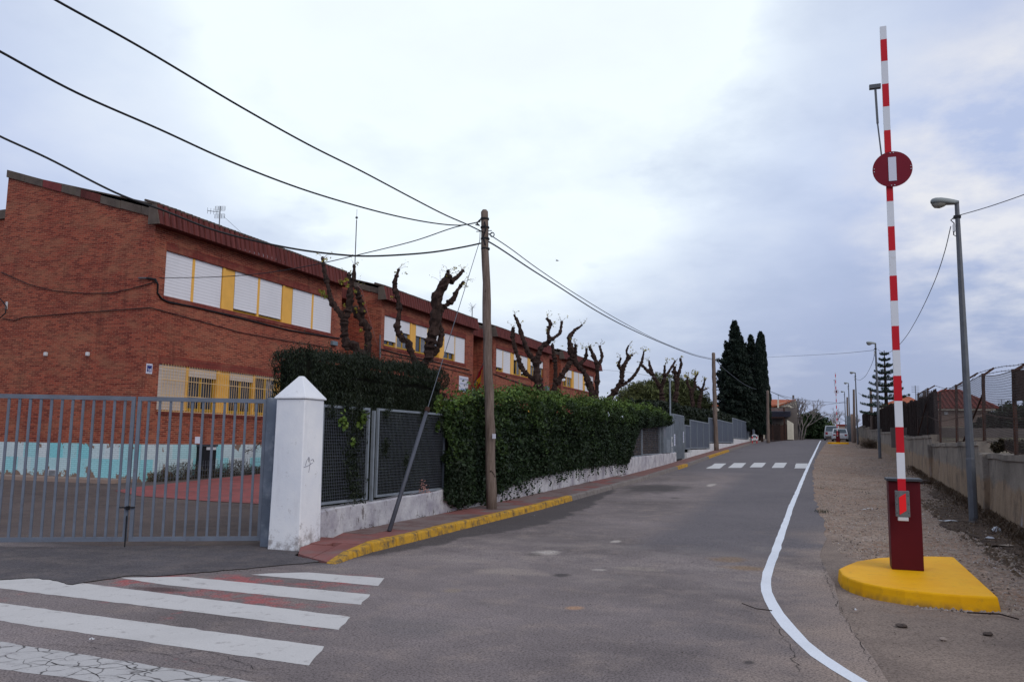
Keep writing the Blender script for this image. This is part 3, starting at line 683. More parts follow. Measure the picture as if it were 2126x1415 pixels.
for k, q in enumerate([[(-6.95, 10.03), (-6.74, 9.68), (-6.42, 9.52), (-6.5, 10.2), (-6.93, 10.22)], [(-6.40, 9.51), (-5.98, 9.3), (-6.08, 9.9), (-6.2, 10.38), (-6.49, 10.38), (-6.49, 10.2)]]):
    mb = MB(); mb.prism(q, lambda p: gz(p[1])-.02, lambda p: zs(p[1])-.0); mb.build('paving_slab', 'slab_red', pav)
# kerb stones, every one its own
kerb = thing('kerb', '', ''); del kerb['label'], kerb['category']; kerb['kind'] = 'structure'
def kstone(y0, y1, m, zt0, zt1, x0=-6.2, x1=-6.05, dx0=0, dx1=0):
    mb = MB(); g0, g1 = gz(y0), gz(y1)
    j = random.uniform(-.006, .006)
    mb.hexa([(x0+dx0, y0, g0-.05), (x1+dx0+.03, y0, g0-.05), (x1+dx1+.03, y1, g1-.05), (x0+dx1, y1, g1-.05)],
            [(x0+dx0, y0, g0+zt0+j), (x1+dx0, y0, g0+zt0+j), (x1+dx1, y1, g1+zt1+j), (x0+dx1, y1, g1+zt1+j)])
    mb.build('kerb_stone', m, kerb, bevel=.028 if y0 < 30 else 0)
kstone(9.28, 9.88, 'kerb_yellow', .015, .09, dx0=.16, dx1=.05); kstone(9.89, 10.45, 'kerb_yellow', .09, .13, dx0=.05, dx1=0)
y = 10.47
while y < 100:
    ln = .715 if y < 60 else 1.43
    yel = y < 20.2 or 36.4 < y < 39.3 or 47.5 < y < 58
    kstone(y, y+ln-.026, 'kerb_yellow' if yel else 'kerb_grey', .13, .13); y += ln
def gsheet(name, pts, m, dz): sheet(name, [tuple(p) for p in ragged(pts, .06, .3)], m, dz)
gsheet('leaf_litter', [tuple(gnd(1955, 1040)[:2]), tuple(gnd(1950, 1090)[:2]), tuple(gnd(2010, 1108)[:2]), tuple(gnd(2060, 1132)[:2]), (2.75, 13.5), (3.0, 12), (3.2, 12), (3.4, 17), (3.5, 24), (2.9, 24)], 'soil', .012)
gsheet('leaf_litter', [tuple(gnd(1925, 1025)[:2]), tuple(gnd(1955, 1010)[:2]), (3.45, 27), (3.1, 23)], 'soil', .014)

# ================================================================== BARRIERS
ARM_PX = [57, 84, 129, 176, 223, 272, 318, 360, 393, 419, 471, 521, 573, 625, 677, 727, 780, 832, 886, 939, 993, 1018]
cb = at(1883, 1183, 2, .14); ARMY = float(cb[1])-.2; CH = float(at(1883, 999, 1, cb[1])[2])-.14
armx = lambda py: 1874+(1833-1874)*(1057-py)/(1057-55)
AP = [at(armx(p), p, 1, ARMY) for p in ARM_PX]
gx = cb[0]
HS = [p[2]-.14 for p in AP]; XS = [p[0]-gx for p in AP]
LEAN = (XS[0]-XS[-1])/(HS[0]-HS[-1]); X0 = XS[-1]-LEAN*HS[-1]
CW = (at(1915, 1100, 1, ARMY+.2)[0]-at(1848.5, 1100, 1, ARMY+.2)[0])/2
cb[0] = (at(1915, 1100, 1, ARMY+.2)[0]+at(1848.5, 1100, 1, ARMY+.2)[0])/2; gx = cb[0]; XS = [p[0]-gx for p in AP]; LEAN = (XS[0]-XS[-1])/(HS[0]-HS[-1]); X0 = XS[-1]-LEAN*HS[-1]
def barrier(bx, by, bz, island, label, front=True, lean=LEAN):
    t = thing('road_barrier', label, 'barrier', 'raised road barriers beside the street'); zt = bz+.14
    ax = lambda h: bx+X0+lean*h
    mb = MB(); mb.box(bx-CW, by, zt, bx+CW, by+.34, zt+CH); mb.build('cabinet', 'dark_red', t, bevel=.008)
    mb = MB(); mb.box(bx-CW-.02, by-.04, zt+CH+.002, bx+CW+.02, by+.38, zt+CH+.035); mb.build('lid', 'lid', t, bevel=.006)
    ya = by-.20
    prev = None
    for i in range(len(HS)-1):
        h1, h0 = HS[i], HS[i+1]; c = 'white_arm' if i in (0, 2, 4, 9, 11, 13, 15, 17, 19) else 'red_arm'
        mb = MB(); s = .037 if h0 > 3.4 else (.040 if h0 > 2 else .043)
        mb.hexa([(ax(h0)-s, ya-.03, zt+h0), (ax(h0)+s, ya-.03, zt+h0), (ax(h0)+s, ya+.03, zt+h0), (ax(h0)-s, ya+.03, zt+h0)],
                [(ax(h1)-s, ya-.03, zt+h1), (ax(h1)+s, ya-.03, zt+h1), (ax(h1)+s, ya+.03, zt+h1), (ax(h1)-s, ya+.03, zt+h1)])
        mb.build('white_band' if c == 'white_arm' else 'red_band', c, t)
    hb = HS[-1]
    # bracket with the reflector
    xc = ax(hb-.15); mb = MB()
    y0, y1 = ya-.05, ya+.04
    mb.box(xc-.075, y0, zt+hb-.30, xc+.075, y1, zt+hb-.0); br = mb.build('bracket', 'steel_frame', t, bevel=.006)
    mb = MB(); z0, z1 = zt+hb-.275, zt+hb-.025
    mb.prism([(0, 0)]*3, 0, 0) if False else None
    mb.hexa([(xc-.038, y0-.008, z0), (xc-.038, y0-.002, z0), (xc-.038, y0-.002, z1-.05), (xc-.038, y0-.008, z1-.05)],
            [(xc+.036, y0-.008, z0+.05), (xc+.036, y0-.002, z0+.05), (xc+.036, y0-.002, z1), (xc+.036, y0-.008, z1)])
    mb.build('reflector', 'red_lens', br)
    mb = MB()
    for sx in (-.062, .062):
        for k in range(3): mb.lathe((xc+sx, y0, z0+.02+k*.1), [(.007, -.004), (.007, .004)], 6)
    mb.build('bolt', 'lid', br, kind='stuff')
    mb = MB(); mb.box(xc-.055, y0, zt+hb-.345, xc+.055, y1-.01, zt+hb-.303); mb.build('arm_foot', 'ceramic', t, bevel=.004)
    mb = MB(); mb.tube([(xc, y1-.01, zt+hb-.12), (xc, by+.01, zt+hb-.12)], .03, 10); mb.build('axle', 'lid', t)
    # disc sign
    hd = (at(1852, 354, 1, ARMY)[2]-.14); xd = ax(hd)+(at(1852, 354, 1, ARMY)[0]-gx-X0-LEAN*hd); rd = .224
    n = 40; yf = ya-.055
    def disc(r, y0_, y1_): m_ = MB(); m_.add([(xd+r*math.cos(2*math.pi*i/n), y0_, zt+hd+r*math.sin(2*math.pi*i/n)) for i in range(n)]+[(xd+r*math.cos(2*math.pi*i/n), y1_, zt+hd+r*math.sin(2*math.pi*i/n)) for i in range(n)], [tuple(range(n)), tuple(range(2*n-1, n-1, -1))]+[(i, n+i, n+(i+1) % n, (i+1) % n) for i in range(n)]); return m_
    dsk = disc(rd, yf-.004, yf+.004).build('sign_disc', 'sign_red' if front else 'sign_white', t)
    mb = MB(); lw = .044
    if front:
        mb.hexa([(xd-lw-lean*.15, yf-.010, zt+hd-.15), (xd+lw-lean*.15, yf-.010, zt+hd-.15), (xd+lw-lean*.15, yf-.006, zt+hd-.15), (xd-lw-lean*.15, yf-.006, zt+hd-.15)],
                [(xd-lw+lean*.15, yf-.010, zt+hd+.15), (xd+lw+lean*.15, yf-.010, zt+hd+.15), (xd+lw+lean*.15, yf-.006, zt+hd+.15), (xd-lw+lean*.15, yf-.006, zt+hd+.15)])
        mb.build('sign_bar', 'sign_white', dsk)
        mb = MB()
        for a in (90, 0, 180, 270):
            for da in (-5, 5):
                q = math.radians(a+da); mb.lathe((xd+.206*math.cos(q), yf-.008, zt+hd+.206*math.sin(q)), [(.006, -.005), (.006, .005)], 6)
        mb.build('rivet', 'ceramic', dsk, kind='stuff')
    else:
        mb.box(xd-.06, yf-.010, zt+hd-.12, xd+.06, yf-.006, zt+hd+.12); mb.build('sign_bar', 'dark_red', dsk)
    # hanging support rod folded along the arm
    h1 = at(1828, 175, 1, ARMY)[2]-.14; h0 = hd+rd*.9
    mb = MB(); xr = ax(h1)-.115
    mb.box(xr-.07, ya-.03, zt+h1-.05, ax(h1)-.052, ya+.03, zt+h1+.0); mb.build('rod_hinge', 'lamp_steel', t)
    xq = lambda h: ax(h)-.105
    mb = MB(); mb.bar((xr, ya, zt+h1-.05), (xq(h0+.5), ya, zt+h0+.42), .026); rod = mb.build('support_rod', 'lamp_steel', t)
    mb = MB(); mb.tube([(xq(h0+.5), ya, zt+h0+.42), (xq(h0)+.03, ya, zt+h0)], .009, 6); mb.build('rod_tip', 'lamp_steel', rod)
    # island
    mb = MB(); n = len(island); c = np.mean(np.array(island), 0)
    top = [tuple(c+(np.array(p)-c)*.965) for p in island]
    mb.add([(p[0], p[1], bz-.06) for p in island]+[(p[0], p[1], bz+.14) for p in top], [tuple(range(n-1, -1, -1)), tuple(range(n, 2*n))]+[(i, (i+1) % n, n+(i+1) % n, n+i) for i in range(n)])
    mb.build('base_slab', 'yellow_island', t, bevel=.02)
    return t
# outline of the first island: a rounded end towards the road, straight side and sharp corner at the right
isl_px = [(1738, 1203), (1745, 1217), (1762, 1227), (1790, 1237), (1830, 1246), (1880, 1254), (1940, 1261), (2000, 1266.5), (2050, 1269), (2082, 1270)]
isl = [tuple(gnd(*p)[:2]) for p in isl_px]
tb = [at(x, y, 2, .14)[:2] for x, y in [(1984, 1154), (1935, 1152.5), (1880, 1152.5), (1820, 1156), (1775, 1163), (1752, 1172)]]
isl += [tuple(p) for p in tb]
barrier(cb[0], ARMY+.2, 0.0, isl, 'near red and white barrier arm raised upright, dark red cabinet on yellow island')
b2 = at(1740, 917, 1, 85.)
g2_ = gz(85)
i2 = [(b2[0]-.95, 84.6), (b2[0]-.6, 84.2), (b2[0]+.75, 84.0), (b2[0]+.95, 84.3), (b2[0]+.95, 86.5), (b2[0]-.7, 86.4), (b2[0]-.95, 85.8)]
barrier(b2[0], 85, g2_, i2, 'far raised barrier with white round sign in front of the parked cars', False, LEAN*.75)

# ================================================================== STREET LAMPS
def lamp_model(label):
    t = thing('street_lamp', label, 'street lamp', 'street lamps along the right-hand wall')
    mb = MB(); mb.lathe((0, 0, 0), [(.085, -.1), (.085, 1.28), (.078, 1.30), (.072, 2.5), (.060, 4.5), (.044, 6.62)], 8); mb.build('post', 'lamp_steel', t)
    mb = MB(); mb.lathe((0, 0, 0), [(.11, -.1), (.10, .03), (.088, .05)], 10); mb.build('foot_collar', 'render_grey', t)
    # head: shell in cross sections from the post end to the nose
    mb = MB(); sec = [(.05, .05, 6.60, 6.68), (-.05, .07, 6.58, 6.71), (-.2, .105, 6.585, 6.745), (-.38, .135, 6.60, 6.775), (-.52, .125, 6.61, 6.78), (-.60, .08, 6.63, 6.765), (-.635, .03, 6.66, 6.73)]
    n = 12; o = 0; V = []; F = []
    for x, hw, z0, z1 in sec:
        for k in range(n):
            a = 2*math.pi*k/n; cz = (z0+z1)/2; V.append((x*.78, hw*math.cos(a), cz+(z1-z0)/2*max(-.55, math.sin(a))))
    for i in range(len(sec)-1):
        for k in range(n): F.append((i*n+k, i*n+(k+1) % n, (i+1)*n+(k+1) % n, (i+1)*n+k))
    F += [tuple(range(n)), tuple(range(len(V)-1, len(V)-n-1, -1))]
    mb.add(V, F); hd = mb.build('lamp_head', 'lamp_head', t, smooth=True)
    mb = MB(); V = []; F = []
    sec = [(-.24, .06, 6.615), (-.30, .10, 6.58), (-.42, .115, 6.545), (-.54, .105, 6.56), (-.61, .05, 6.63)]
    for x, hw, zb in sec:
        for k in range(7): a = math.pi*k/6; V.append((x*.78, hw*math.cos(a), 6.64-(6.64-zb)*math.sin(a)))
    for i in range(len(sec)-1):
        for k in range(6): F.append((i*7+k, i*7+k+1, (i+1)*7+k+1, (i+1)*7+k))
    F += [tuple(range(7)), tuple(range(len(V)-1, len(V)-8, -1))]
    mb.add(V, F); mb.build('lamp_bowl', 'lamp_glass', hd, smooth=True)
    mb = MB(); mb.box(-.075, -.05, 6.30, .06, .05, 6.36); mb.build('cable_clamp', 'black', t)
    mb = MB(); mb.box(-.10, -.03, 6.02, -.055, .03, 6.17); mb.build('junction_box', 'ceramic', t)
    mb = MB(); mb.tube([(-.06, 0, 6.33), (-.13, .0, 6.27), (-.07, 0, 6.2), (-.08, 0, 6.1), (-.09, 0, 5.95), (-.03, 0, 5.9), (-.035, 0, 6.1)], .012, 6); mb.build('looped_wire', 'black', t)
    return t
LAMPS = [gnd(2022, 1085)]
for px, py, yy in [(1827, 948, 52), (1781, 915, 83), (1765.5, 907, 103), (1756.6, 905, 125)]:
    p = at(px, py, 1, yy); LAMPS.append(np.array([p[0], yy, gz(yy)]))
ll = ['nearest and tallest-looking street lamp, grey post behind the dark red cabinet', 'second street lamp, beside the layered conifer and the brown screened fence',
      'third street lamp along the wall, seen left of the layered conifer', 'fourth street lamp along the wall, above the parked cars', 'farthest street lamp, thin post at the top of the street']
lm = lamp_model(ll[0])
def dup(root, loc, label, sc=None):
    r = root.copy(); COL.objects.link(r); r['label'] = label; r.location = loc
    if sc: r.scale = sc
    for c_ in list(root.children):
        d = c_.copy(); COL.objects.link(d); d.parent = r
        for g_ in c_.children: e = g_.copy(); COL.objects.link(e); e.parent = d
    return r
for i, p in enumerate(LAMPS[1:]): dup(lm, tuple(p), ll[i+1])
lm.location = tuple(LAMPS[0])

# ================================================================== LEFT BOUNDARY: gate, pillar, walls, fences
GA, GB = (-10.91, 8.52), (-8.0, 10.2)
def gate_leaf(p0, p1, nbar, label, extra=None):
    t = thing('gate_leaf', label, 'gate', 'leaves of the barred yard gate'); p0, p1 = np.array(p0), np.array(p1)
    d = (p1-p0)/np.linalg.norm(p1-p0); n3 = (-d[1], d[0], 0); B, T = .085, 2.17
    q = lambda p, z: (p[0], p[1], z)
    mb = MB(); mb.bar(q(p0, T-.03), q(p1, T-.03), .045, .062); mb.build('top_rail', 'gate', t)
    mb = MB(); mb.bar(q(p0, B+.03), q(p1, B+.03), .045, .062); mb.build('bottom_rail', 'gate', t)
    for s in (p0+d*.025, p1-d*.025):
        mb = MB(); mb.bar(q(s, B+.062), q(s, T-.062), .05, .045, upv=n3); mb.build('stile', 'gate', t)
    w0 = np.linalg.norm(p1-p0); me = None
    for i in range(nbar):
        s = p0+d*(w0*(i+1)/(nbar+1)); mb = MB()
        if me is None:
            mb.bar((0, 0, B+.062), (0, 0, T-.062), .022, .036, upv=n3) if False else mb.bar((0, 0, B+.062), (0, 0, T-.062), .034, .022, upv=n3); o = mb.build('bar', 'gate', t); me = o.data
        else: o = link('bar', me, t)
        o.location = (s[0], s[1], 0)
    return t
pm = vplane(264, 1130, GA, GB); pe = vplane(541, 1118, GA, GB)
gd = np.array([GB[0]-GA[0], GB[1]-GA[1]]); gd /= np.linalg.norm(gd)
gm = pm[:2]; ge = pe[:2]
gate_leaf(gm+gd*.018, ge, 11, 'right leaf of the grey barred gate, hinged at the steel post by the white pillar')
gate_leaf(gm-gd*2.45, gm-gd*.018, 16, 'left leaf of the grey barred gate, running out of the picture at the left')
t = thing('gate_bolt', 'small black bolt and padlock holding the two gate leaves together', 'bolt')
mb = MB(); q = vplane(264, 1052, GA, GB); d3 = np.array([gd[0], gd[1], 0]); nf = np.array([gd[1], -gd[0], 0])*.05
mb.tube([q-d3*.09+nf, q+d3*.12+nf], .011, 8); mb.build('bolt_rod', 'black', t)
mb = MB(); c0 = q+d3*.03+nf*1.3; mb.bar(c0+np.array([0, 0, -.035]), c0+np.array([0, 0, .02]), .05, .03); mb.build('padlock', 'black', t)
t = thing('drop_bolt', 'thin black drop bolt reaching the ground under the gate', 'bolt')
mb = MB(); q = vplane(262, 1118, GA, GB)+nf; mb.tube([(q[0], q[1], .01), (q[0], q[1], .45)], .009, 6); mb.build('bolt_rod', 'black', t)
t = thing('gate_post', 'wide grey steel gate post beside the white pillar', 'gate post')
a, b = ge+gd*.03, np.array([-7.53, 10.3]); mb = MB(); dd = (b-a)/np.linalg.norm(b-a); nn = np.array([-dd[1], dd[0]])*.06
mb.prism([tuple(a-nn), tuple(b-nn), tuple(b+nn), tuple(a+nn)], 0, 2.19); mb.build('post_body', 'gate_post', t, bevel=.008)
# pillar
t = thing('gate_pillar', 'white plastered square pillar with a pyramid cap at the gate', 'pillar')
pcx, pcy, hs = -7.24, 10.29, .255
mb = MB()
lv = [(0, .268), (.4, .262), (1.2, .252), (2.0, .247), (2.16, .247)]
for i, (z, h) in enumerate(lv): mb.v += [(pcx-h, pcy-h, z), (pcx+h, pcy-h, z), (pcx+h, pcy+h, z), (pcx-h, pcy+h, z)]
for i in range(len(lv)-1):
    for k in range(4): mb.f.append((i*4+k, i*4+(k+1) % 4, i*4+4+(k+1) % 4, i*4+4+k)); mb.mi.append(0)
mb.f.append((3, 2, 1, 0)); mb.mi.append(0); mb.f.append(tuple(range(len(mb.v)-4, len(mb.v)))); mb.mi.append(0)
mb.build('shaft', 'whitewash', t, bevel=.015)
mb = MB(); h = .272; ct = .03; zt = 2.51
mb.add([(pcx-h, pcy-h, 2.163), (pcx+h, pcy-h, 2.163), (pcx+h, pcy+h, 2.163), (pcx-h, pcy+h, 2.163), (pcx-h, pcy-h, 2.185), (pcx+h, pcy-h, 2.185), (pcx+h, pcy+h, 2.185), (pcx-h, pcy+h, 2.185),
        (pcx-ct, pcy-ct, zt), (pcx+ct, pcy-ct, zt), (pcx+ct, pcy+ct, zt), (pcx-ct, pcy+ct, zt)],
       [(3, 2, 1, 0), (0, 1, 5, 4), (1, 2, 6, 5), (2, 3, 7, 6), (3, 0, 4, 7), (4, 5, 9, 8), (5, 6, 10, 9), (6, 7, 11, 10), (7, 4, 8, 11), (8, 9, 10, 11)]); mb.build('pyramid_cap', 'whitewash', t, bevel=.008)
mb = MB(); xs = pcx+.256
def gf(px, py): p = at(px, py, 0, xs); return (xs+.0006, p[1], p[2])
for ln in [[(634, 966), (637, 955), (642, 948), (644, 962), (641, 980)], [(631, 969), (640, 966), (649, 960)], [(640, 948), (641, 958)], [(646, 955), (650, 952)], [(650, 953), (652, 958)]]:
    mb.tube([gf(*p) for p in ln], .0035, 5)
mb.build('pencil_scrawl', 'pencil', t)
# near low wall under the two fence panels and the creeper
t = thing('low_wall', 'peeling whitewashed low wall along the pavement from the pillar to the metal door', 'wall')
tops = [(10.4, .50), (12.5, .54), (15.3, .60), (18.1, .66), (22, .78), (28, .92), (33, 1.0), (43.4, 1.12)]
mb = MB()
ys = np.arange(10.45, 43.5, .4)
tz = lambda y: float(np.interp(y, [a for a, _ in tops], [b for _, b in tops]))
ring = []
for y in ys:
    j = RNG.normal(0, .008, 4); zt_ = tz(y)+j[0]; g = gz(y)
    ring.append([(-7.155+j[1], y, g-.05), (-7.165+j[2], y, zt_-.02), (-7.19, y, zt_), (-7.40, y, zt_+j[3]*.5), (-7.42, y, g-.05)])
for r in ring: mb.v += r
for i in range(len(ring)-1):
    for k in range(4): mb.f.append((i*5+k, i*5+5+k, i*5+6+k, i*5+1+k)); mb.mi.append(0)
n = len(mb.v); mb.f += [(4, 3, 2, 1, 0), (n-5, n-4, n-3, n-2, n-1)]; mb.mi += [0, 0]
mb.build('wall_body', 'low_wall', t)
# framed mesh panels
def mesh_panel(name_label, y0, y1, zb, zt_, x=-7.24, pitch=.05, inner_post=None, group='framed wire mesh fence panels on the low wall', solid=None, slope=0, wr=.0019, fr=.04):
    t = thing('mesh_fence', name_label, 'fence', group)
    zb1, zt1 = zb+slope, zt_+slope
    for nm, a, b in [('bottom_rail', (x, y0, zb+fr/2), (x, y1, zb1+fr/2)), ('top_rail', (x, y0, zt_-fr/2), (x, y1, zt1-fr/2)), ('stile', (x, y0+fr/2, zb+fr), (x, y0+fr/2, zt_-fr)), ('stile', (x, y1-fr/2, zb1+fr), (x, y1-fr/2, zt1-fr))]:
        mb = MB(); mb.bar(a, b, fr, fr, upv=(0, 0, 1) if 'rail' in nm else (0, 1, 0)); mb.build(nm, 'fence_metal', t)
    if solid:
        mb = MB(); mb.hexa([(x-.004, y0+fr, zb+fr), (x+.004, y0+fr, zb+fr), (x+.004, y1-fr, zb1+fr), (x-.004, y1-fr, zb1+fr)], [(x-.004, y0+fr, zt_-fr), (x+.004, y0+fr, zt_-fr), (x+.004, y1-fr, zt1-fr), (x-.004, y1-fr, zt1-fr)]); mb.build('mesh_sheet', solid, t)
        for yy in (inner_post or []):
            mb = MB(); mb.bar((x+.02, yy, zb+fr), (x+.02, yy, zt_-fr), .045, .045, upv=(0, 1, 0)); mb.build('mullion', 'fence_metal', t)
        return t
    mb = MB(); y = y0+fr
    while y < y1-fr: mb.bar((x-.003, y, zb+fr), (x-.003, y, zt_-fr), wr*2, wr*2, upv=(0, 1, 0)); y += pitch
    z = zb+fr
    while z < zt_-fr: mb.bar((x+.003, y0+fr, z), (x+.003, y1-fr, z), wr*2, wr*2); z += pitch
    mb.build('wire_mesh', 'wire', t, kind='stuff'); return t
mesh_panel('first mesh fence panel, between the white pillar and the double post', 10.86, 12.28, .58, 2.12)
mesh_panel('second mesh fence panel, behind the slanted stay tube', 12.56, 15.3, .60, 2.13)
t = thing('fence_post', 'slim grey post between the first two mesh panels', 'fence post'); mb = MB(); mb.box(-7.26, 12.40, .5, -7.21, 12.45, 2.08); mb.build('post_body', 'fence_metal', t)
mesh_panel('mesh fence panel hidden under hanging creeper before the letter boxes', 31.6, 34.9, 1.02, 2.45, pitch=.10, wr=.003)
mesh_panel('mesh fence panel with brown dead leaves behind it, left of the letter boxes', 35.0, 39.2, 1.06, 2.45, pitch=.10, wr=.003)
# entrance: letter box cabinets, intercom panel, metal door
t = thing('meter_cabinet', 'grey steel meter cabinet left of the sheet metal door', 'cabinet')
mb = MB(); mb.box(-7.4, 39.6, 1.1, -7.16, 41.6, 2.52); mb.build('cabinet_body', 'sheet_metal', t)
mb = MB(); mb.box(-7.158, 40.4, 1.12, -7.148, 41.4, 1.75); mb.build('cabinet_door', 'fence_metal', t)
mb = MB(); mb.box(-7.158, 39.7, 1.9, -7.148, 40.2, 2.35); mb.build('notice', 'curtain', t)
t = thing('entrance_post', 'tall thin grey mast at the metal door', 'mast')
mb = MB(); tp = at(1391, 783, 0, -7.25); yy = tp[1]; mb.box(-7.33, 42.2, .6, -7.23, 42.35, 2.98); mb.build('post_body', 'fence_metal', t)
mb = MB(); mb.tube([(-7.28, 42.27, 2.98), (-7.28, 42.27, at(1391, 785, 1, 42.27)[2])], .045, 8); mb.build('mast_tube', 'fence_metal', t)
t = thing('metal_door', 'tall grey sheet metal pedestrian door with paper notices', 'door')
mb = MB(); z0, z1 = gz(44)+.12, 3.05
mb.box(-7.32, 43.0, z0, -7.26, 46.4, z1+.0); mb.build('door_leaf', 'sheet_metal', t)
for i in range(14):
    mb = MB(); yy = 43.1+i*.235; mb.box(-7.262, yy, z0+.03, -7.248, yy+.1, z1-.03); mb.build('rib', 'sheet_metal', t)
mb = MB(); mb.box(-7.34, 42.9, z1+.0, -7.24, 46.5, z1+.06); mb.build('head_rail', 'fence_metal', t)
for yy in (42.93, 46.45):
    mb = MB(); mb.box(-7.34, yy-.05, z0, -7.23, yy+.05, z1); mb.build('door_post', 'fence_metal', t)
for k, (yy, a, b) in enumerate([(43.15, 1.45, 2.05), (46.15, 1.62, 2.22)]):
    mb = MB(); mb.box(-7.246, yy, a, -7.242, yy+.35, b); nt_ = mb.build('notice', 'sign_white', t)
    mb = MB()
    for i in range(5): mb.box(-7.2418, yy+.05, b-.12-i*.09, -7.2408, yy+.30, b-.09-i*.09)
    mb.build('print', 'ink', nt_)
t = thing('intercom', 'pale intercom strip on the post left of the metal door', 'intercom')
mb = MB(); mb.box(-7.23, 42.22, 1.4, -7.2, 42.42, 1.9); mb.build('intercom_body', 'ceramic', t); mb = MB(); mb.box(-7.199, 42.25, 1.62, -7.196, 42.39, 1.8); mb.build('grille', 'grey_box', t)
mb = MB(); mb.box(-7.225, 42.28, .85, -7.205, 42.36, 1.36); mb.build('name_strip', 'ceramic', t)
# stepping panels on white walls beyond the door
FP = [(46.7, 48.6, 1.25, 2.62, 'narrow panel right beside the metal door', []), (48.75, 57.1, 1.27, 2.97, 'wide panel just left of the second timber pole', [51.4, 54.2]), (57.2, 73.0, 1.66, 3.36, 'long panel behind the second timber pole', [61, 65, 69]),
      (73.1, 88.9, 2.08, 3.82, 'panel one step above the second timber pole', [77, 81, 85]), (89, 101.1, 2.35, 4.0, 'fourth stepped panel up the street', [93, 97]), (101.2, 117.6, 2.62, 4.2, 'last and farthest stepped panel', [105, 109, 113])]
for y0, y1, zb, zt_, lb, inn in FP:
    mesh_panel('grey mesh fence, '+lb, y0, y1, zb, zt_, solid='mesh_dark', inner_post=inn, group='stepped grey fence panels up the street', fr=.07)
    t = thing('low_wall', 'white low wall under the '+lb, 'wall', 'white stepped low walls'); mb = MB()
    ys = [y0-.05]+[v for v in GY if y0 < v < y1]+[y1+.05]
    mb.prism([(-7.14, v) for v in ys]+[(-7.4, v) for v in ys[::-1]], lambda p: gz(p[1])-.05, zb-.06 if y0 > 47 else gz(46.7)+.35); mb.build('wall_body', 'white_wall_far', t)

ty = float(at(1021, 1055, 2, .165)[1])
# ================================================================== HEDGES
def shell(n, x0, x1, y0, y1, z0, z1, amp=.12, f=1.3, faces='ftslr', top=None, zl=None):
    "points on the skin of a clipped hedge box, pushed in and out"
    out = []
    ar = dict(f=(y1-y0)*(z1-z0), t=(x1-x0)*(y1-y0), s=(x1-x0)*(z1-z0), b=(y1-y0)*(z1-z0)*.3)
    tot = sum(ar[c] for c in faces if c in ar)
    for c in faces:
        if c not in ar: continue
        k = int(n*ar[c]/tot); u, v = RNG.random(k), RNG.random(k)
        if c == 'f': p = np.stack([np.full(k, x1), y0+(y1-y0)*u, z0+(z1-z0)*v], 1); nn = (1, 0, 0)
        if c == 'b': p = np.stack([np.full(k, x0), y0+(y1-y0)*u, z0+(z1-z0)*v], 1); nn = (-1, 0, 0)
        if c == 't': p = np.stack([x0+(x1-x0)*u, y0+(y1-y0)*v, np.full(k, z1)], 1); nn = (0, 0, 1)
        if c == 's': p = np.stack([x0+(x1-x0)*u, np.full(k, y0), z0+(z1-z0)*v], 1); nn = (0, -1, 0)
        p = p+np.array(nn)*(lump(p, amp, f)[:, None]+RNG.exponential(.035, k)[:, None]-.03)+RNG.normal(0, .015, (k, 3)); out.append(p)
    return np.concatenate(out)
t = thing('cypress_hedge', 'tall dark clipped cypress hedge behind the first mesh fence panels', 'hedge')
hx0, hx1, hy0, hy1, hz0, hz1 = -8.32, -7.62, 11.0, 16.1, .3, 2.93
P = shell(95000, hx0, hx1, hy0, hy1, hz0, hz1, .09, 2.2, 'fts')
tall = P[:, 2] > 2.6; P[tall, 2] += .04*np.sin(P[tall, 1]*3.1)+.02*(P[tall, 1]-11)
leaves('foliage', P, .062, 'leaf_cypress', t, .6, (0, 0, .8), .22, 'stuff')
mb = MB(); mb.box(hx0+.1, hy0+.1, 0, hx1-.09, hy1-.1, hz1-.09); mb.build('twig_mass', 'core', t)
# wisps of hedge pushing through and over the fence
P = []
for (px, py, r, k) in [(690, 846, 9, 130), (720, 846, 12, 220), (745, 850, 10, 160), (805, 853, 8, 120), (880, 858, 10, 160), (740, 900, 16, 240), (730, 960, 14, 260), (735, 1010, 16, 300), (745, 1040, 12, 120), (800, 930, 8, 120), (845, 960, 8, 120), (735, 870, 22, 300), (915, 870, 12, 160)]:
    c_ = at(px, py, 0, -7.2); P.append(c_+RNG.normal(0, 1, (k, 3))*np.array([.02, r*.0085, r*.012]))
leaves('wisp', np.concatenate(P), .07, 'leaf_cypress', t, .7, (0, 0, -.6), .25, 'stuff')
P = []
for px, py, r, k in [(712, 872, 7, 24), (716, 882, 6, 16), (735, 918, 3, 8), (755, 862, 5, 22), (753, 874, 5, 16), (748, 880, 5, 12), (910, 882, 4, 14), (908, 892, 3, 8), (907, 836, 4, 16), (912, 826, 4, 10), (911, 847, 3, 10)]:
    c_ = at(px, py, 0, -7.17); P.append(c_+RNG.normal(0, 1, (k, 3))*np.array([.02, r*.009, r*.009]))
ivt = thing('ivy_sprigs', 'bright ivy sprigs climbing the first mesh fence panels', 'ivy')
leaves('foliage', np.concatenate(P), .085, 'leaf_ivy_top', ivt, 1, None, .8, 'stuff')
t = thing('dried_flower', 'dry pinkish flower head poking through the second mesh panel', 'flower')
P = [at(px, py, 0, -7.19)+RNG.normal(0, 1, (k, 3))*.035 for px, py, k in [(877, 1004, 30), (882, 1014, 30), (886, 1022, 24), (874, 1020, 10), (835, 1030, 6)]]
leaves('petals', np.concatenate(P), .035, 'flower', t, 1, None, .6, 'stuff')
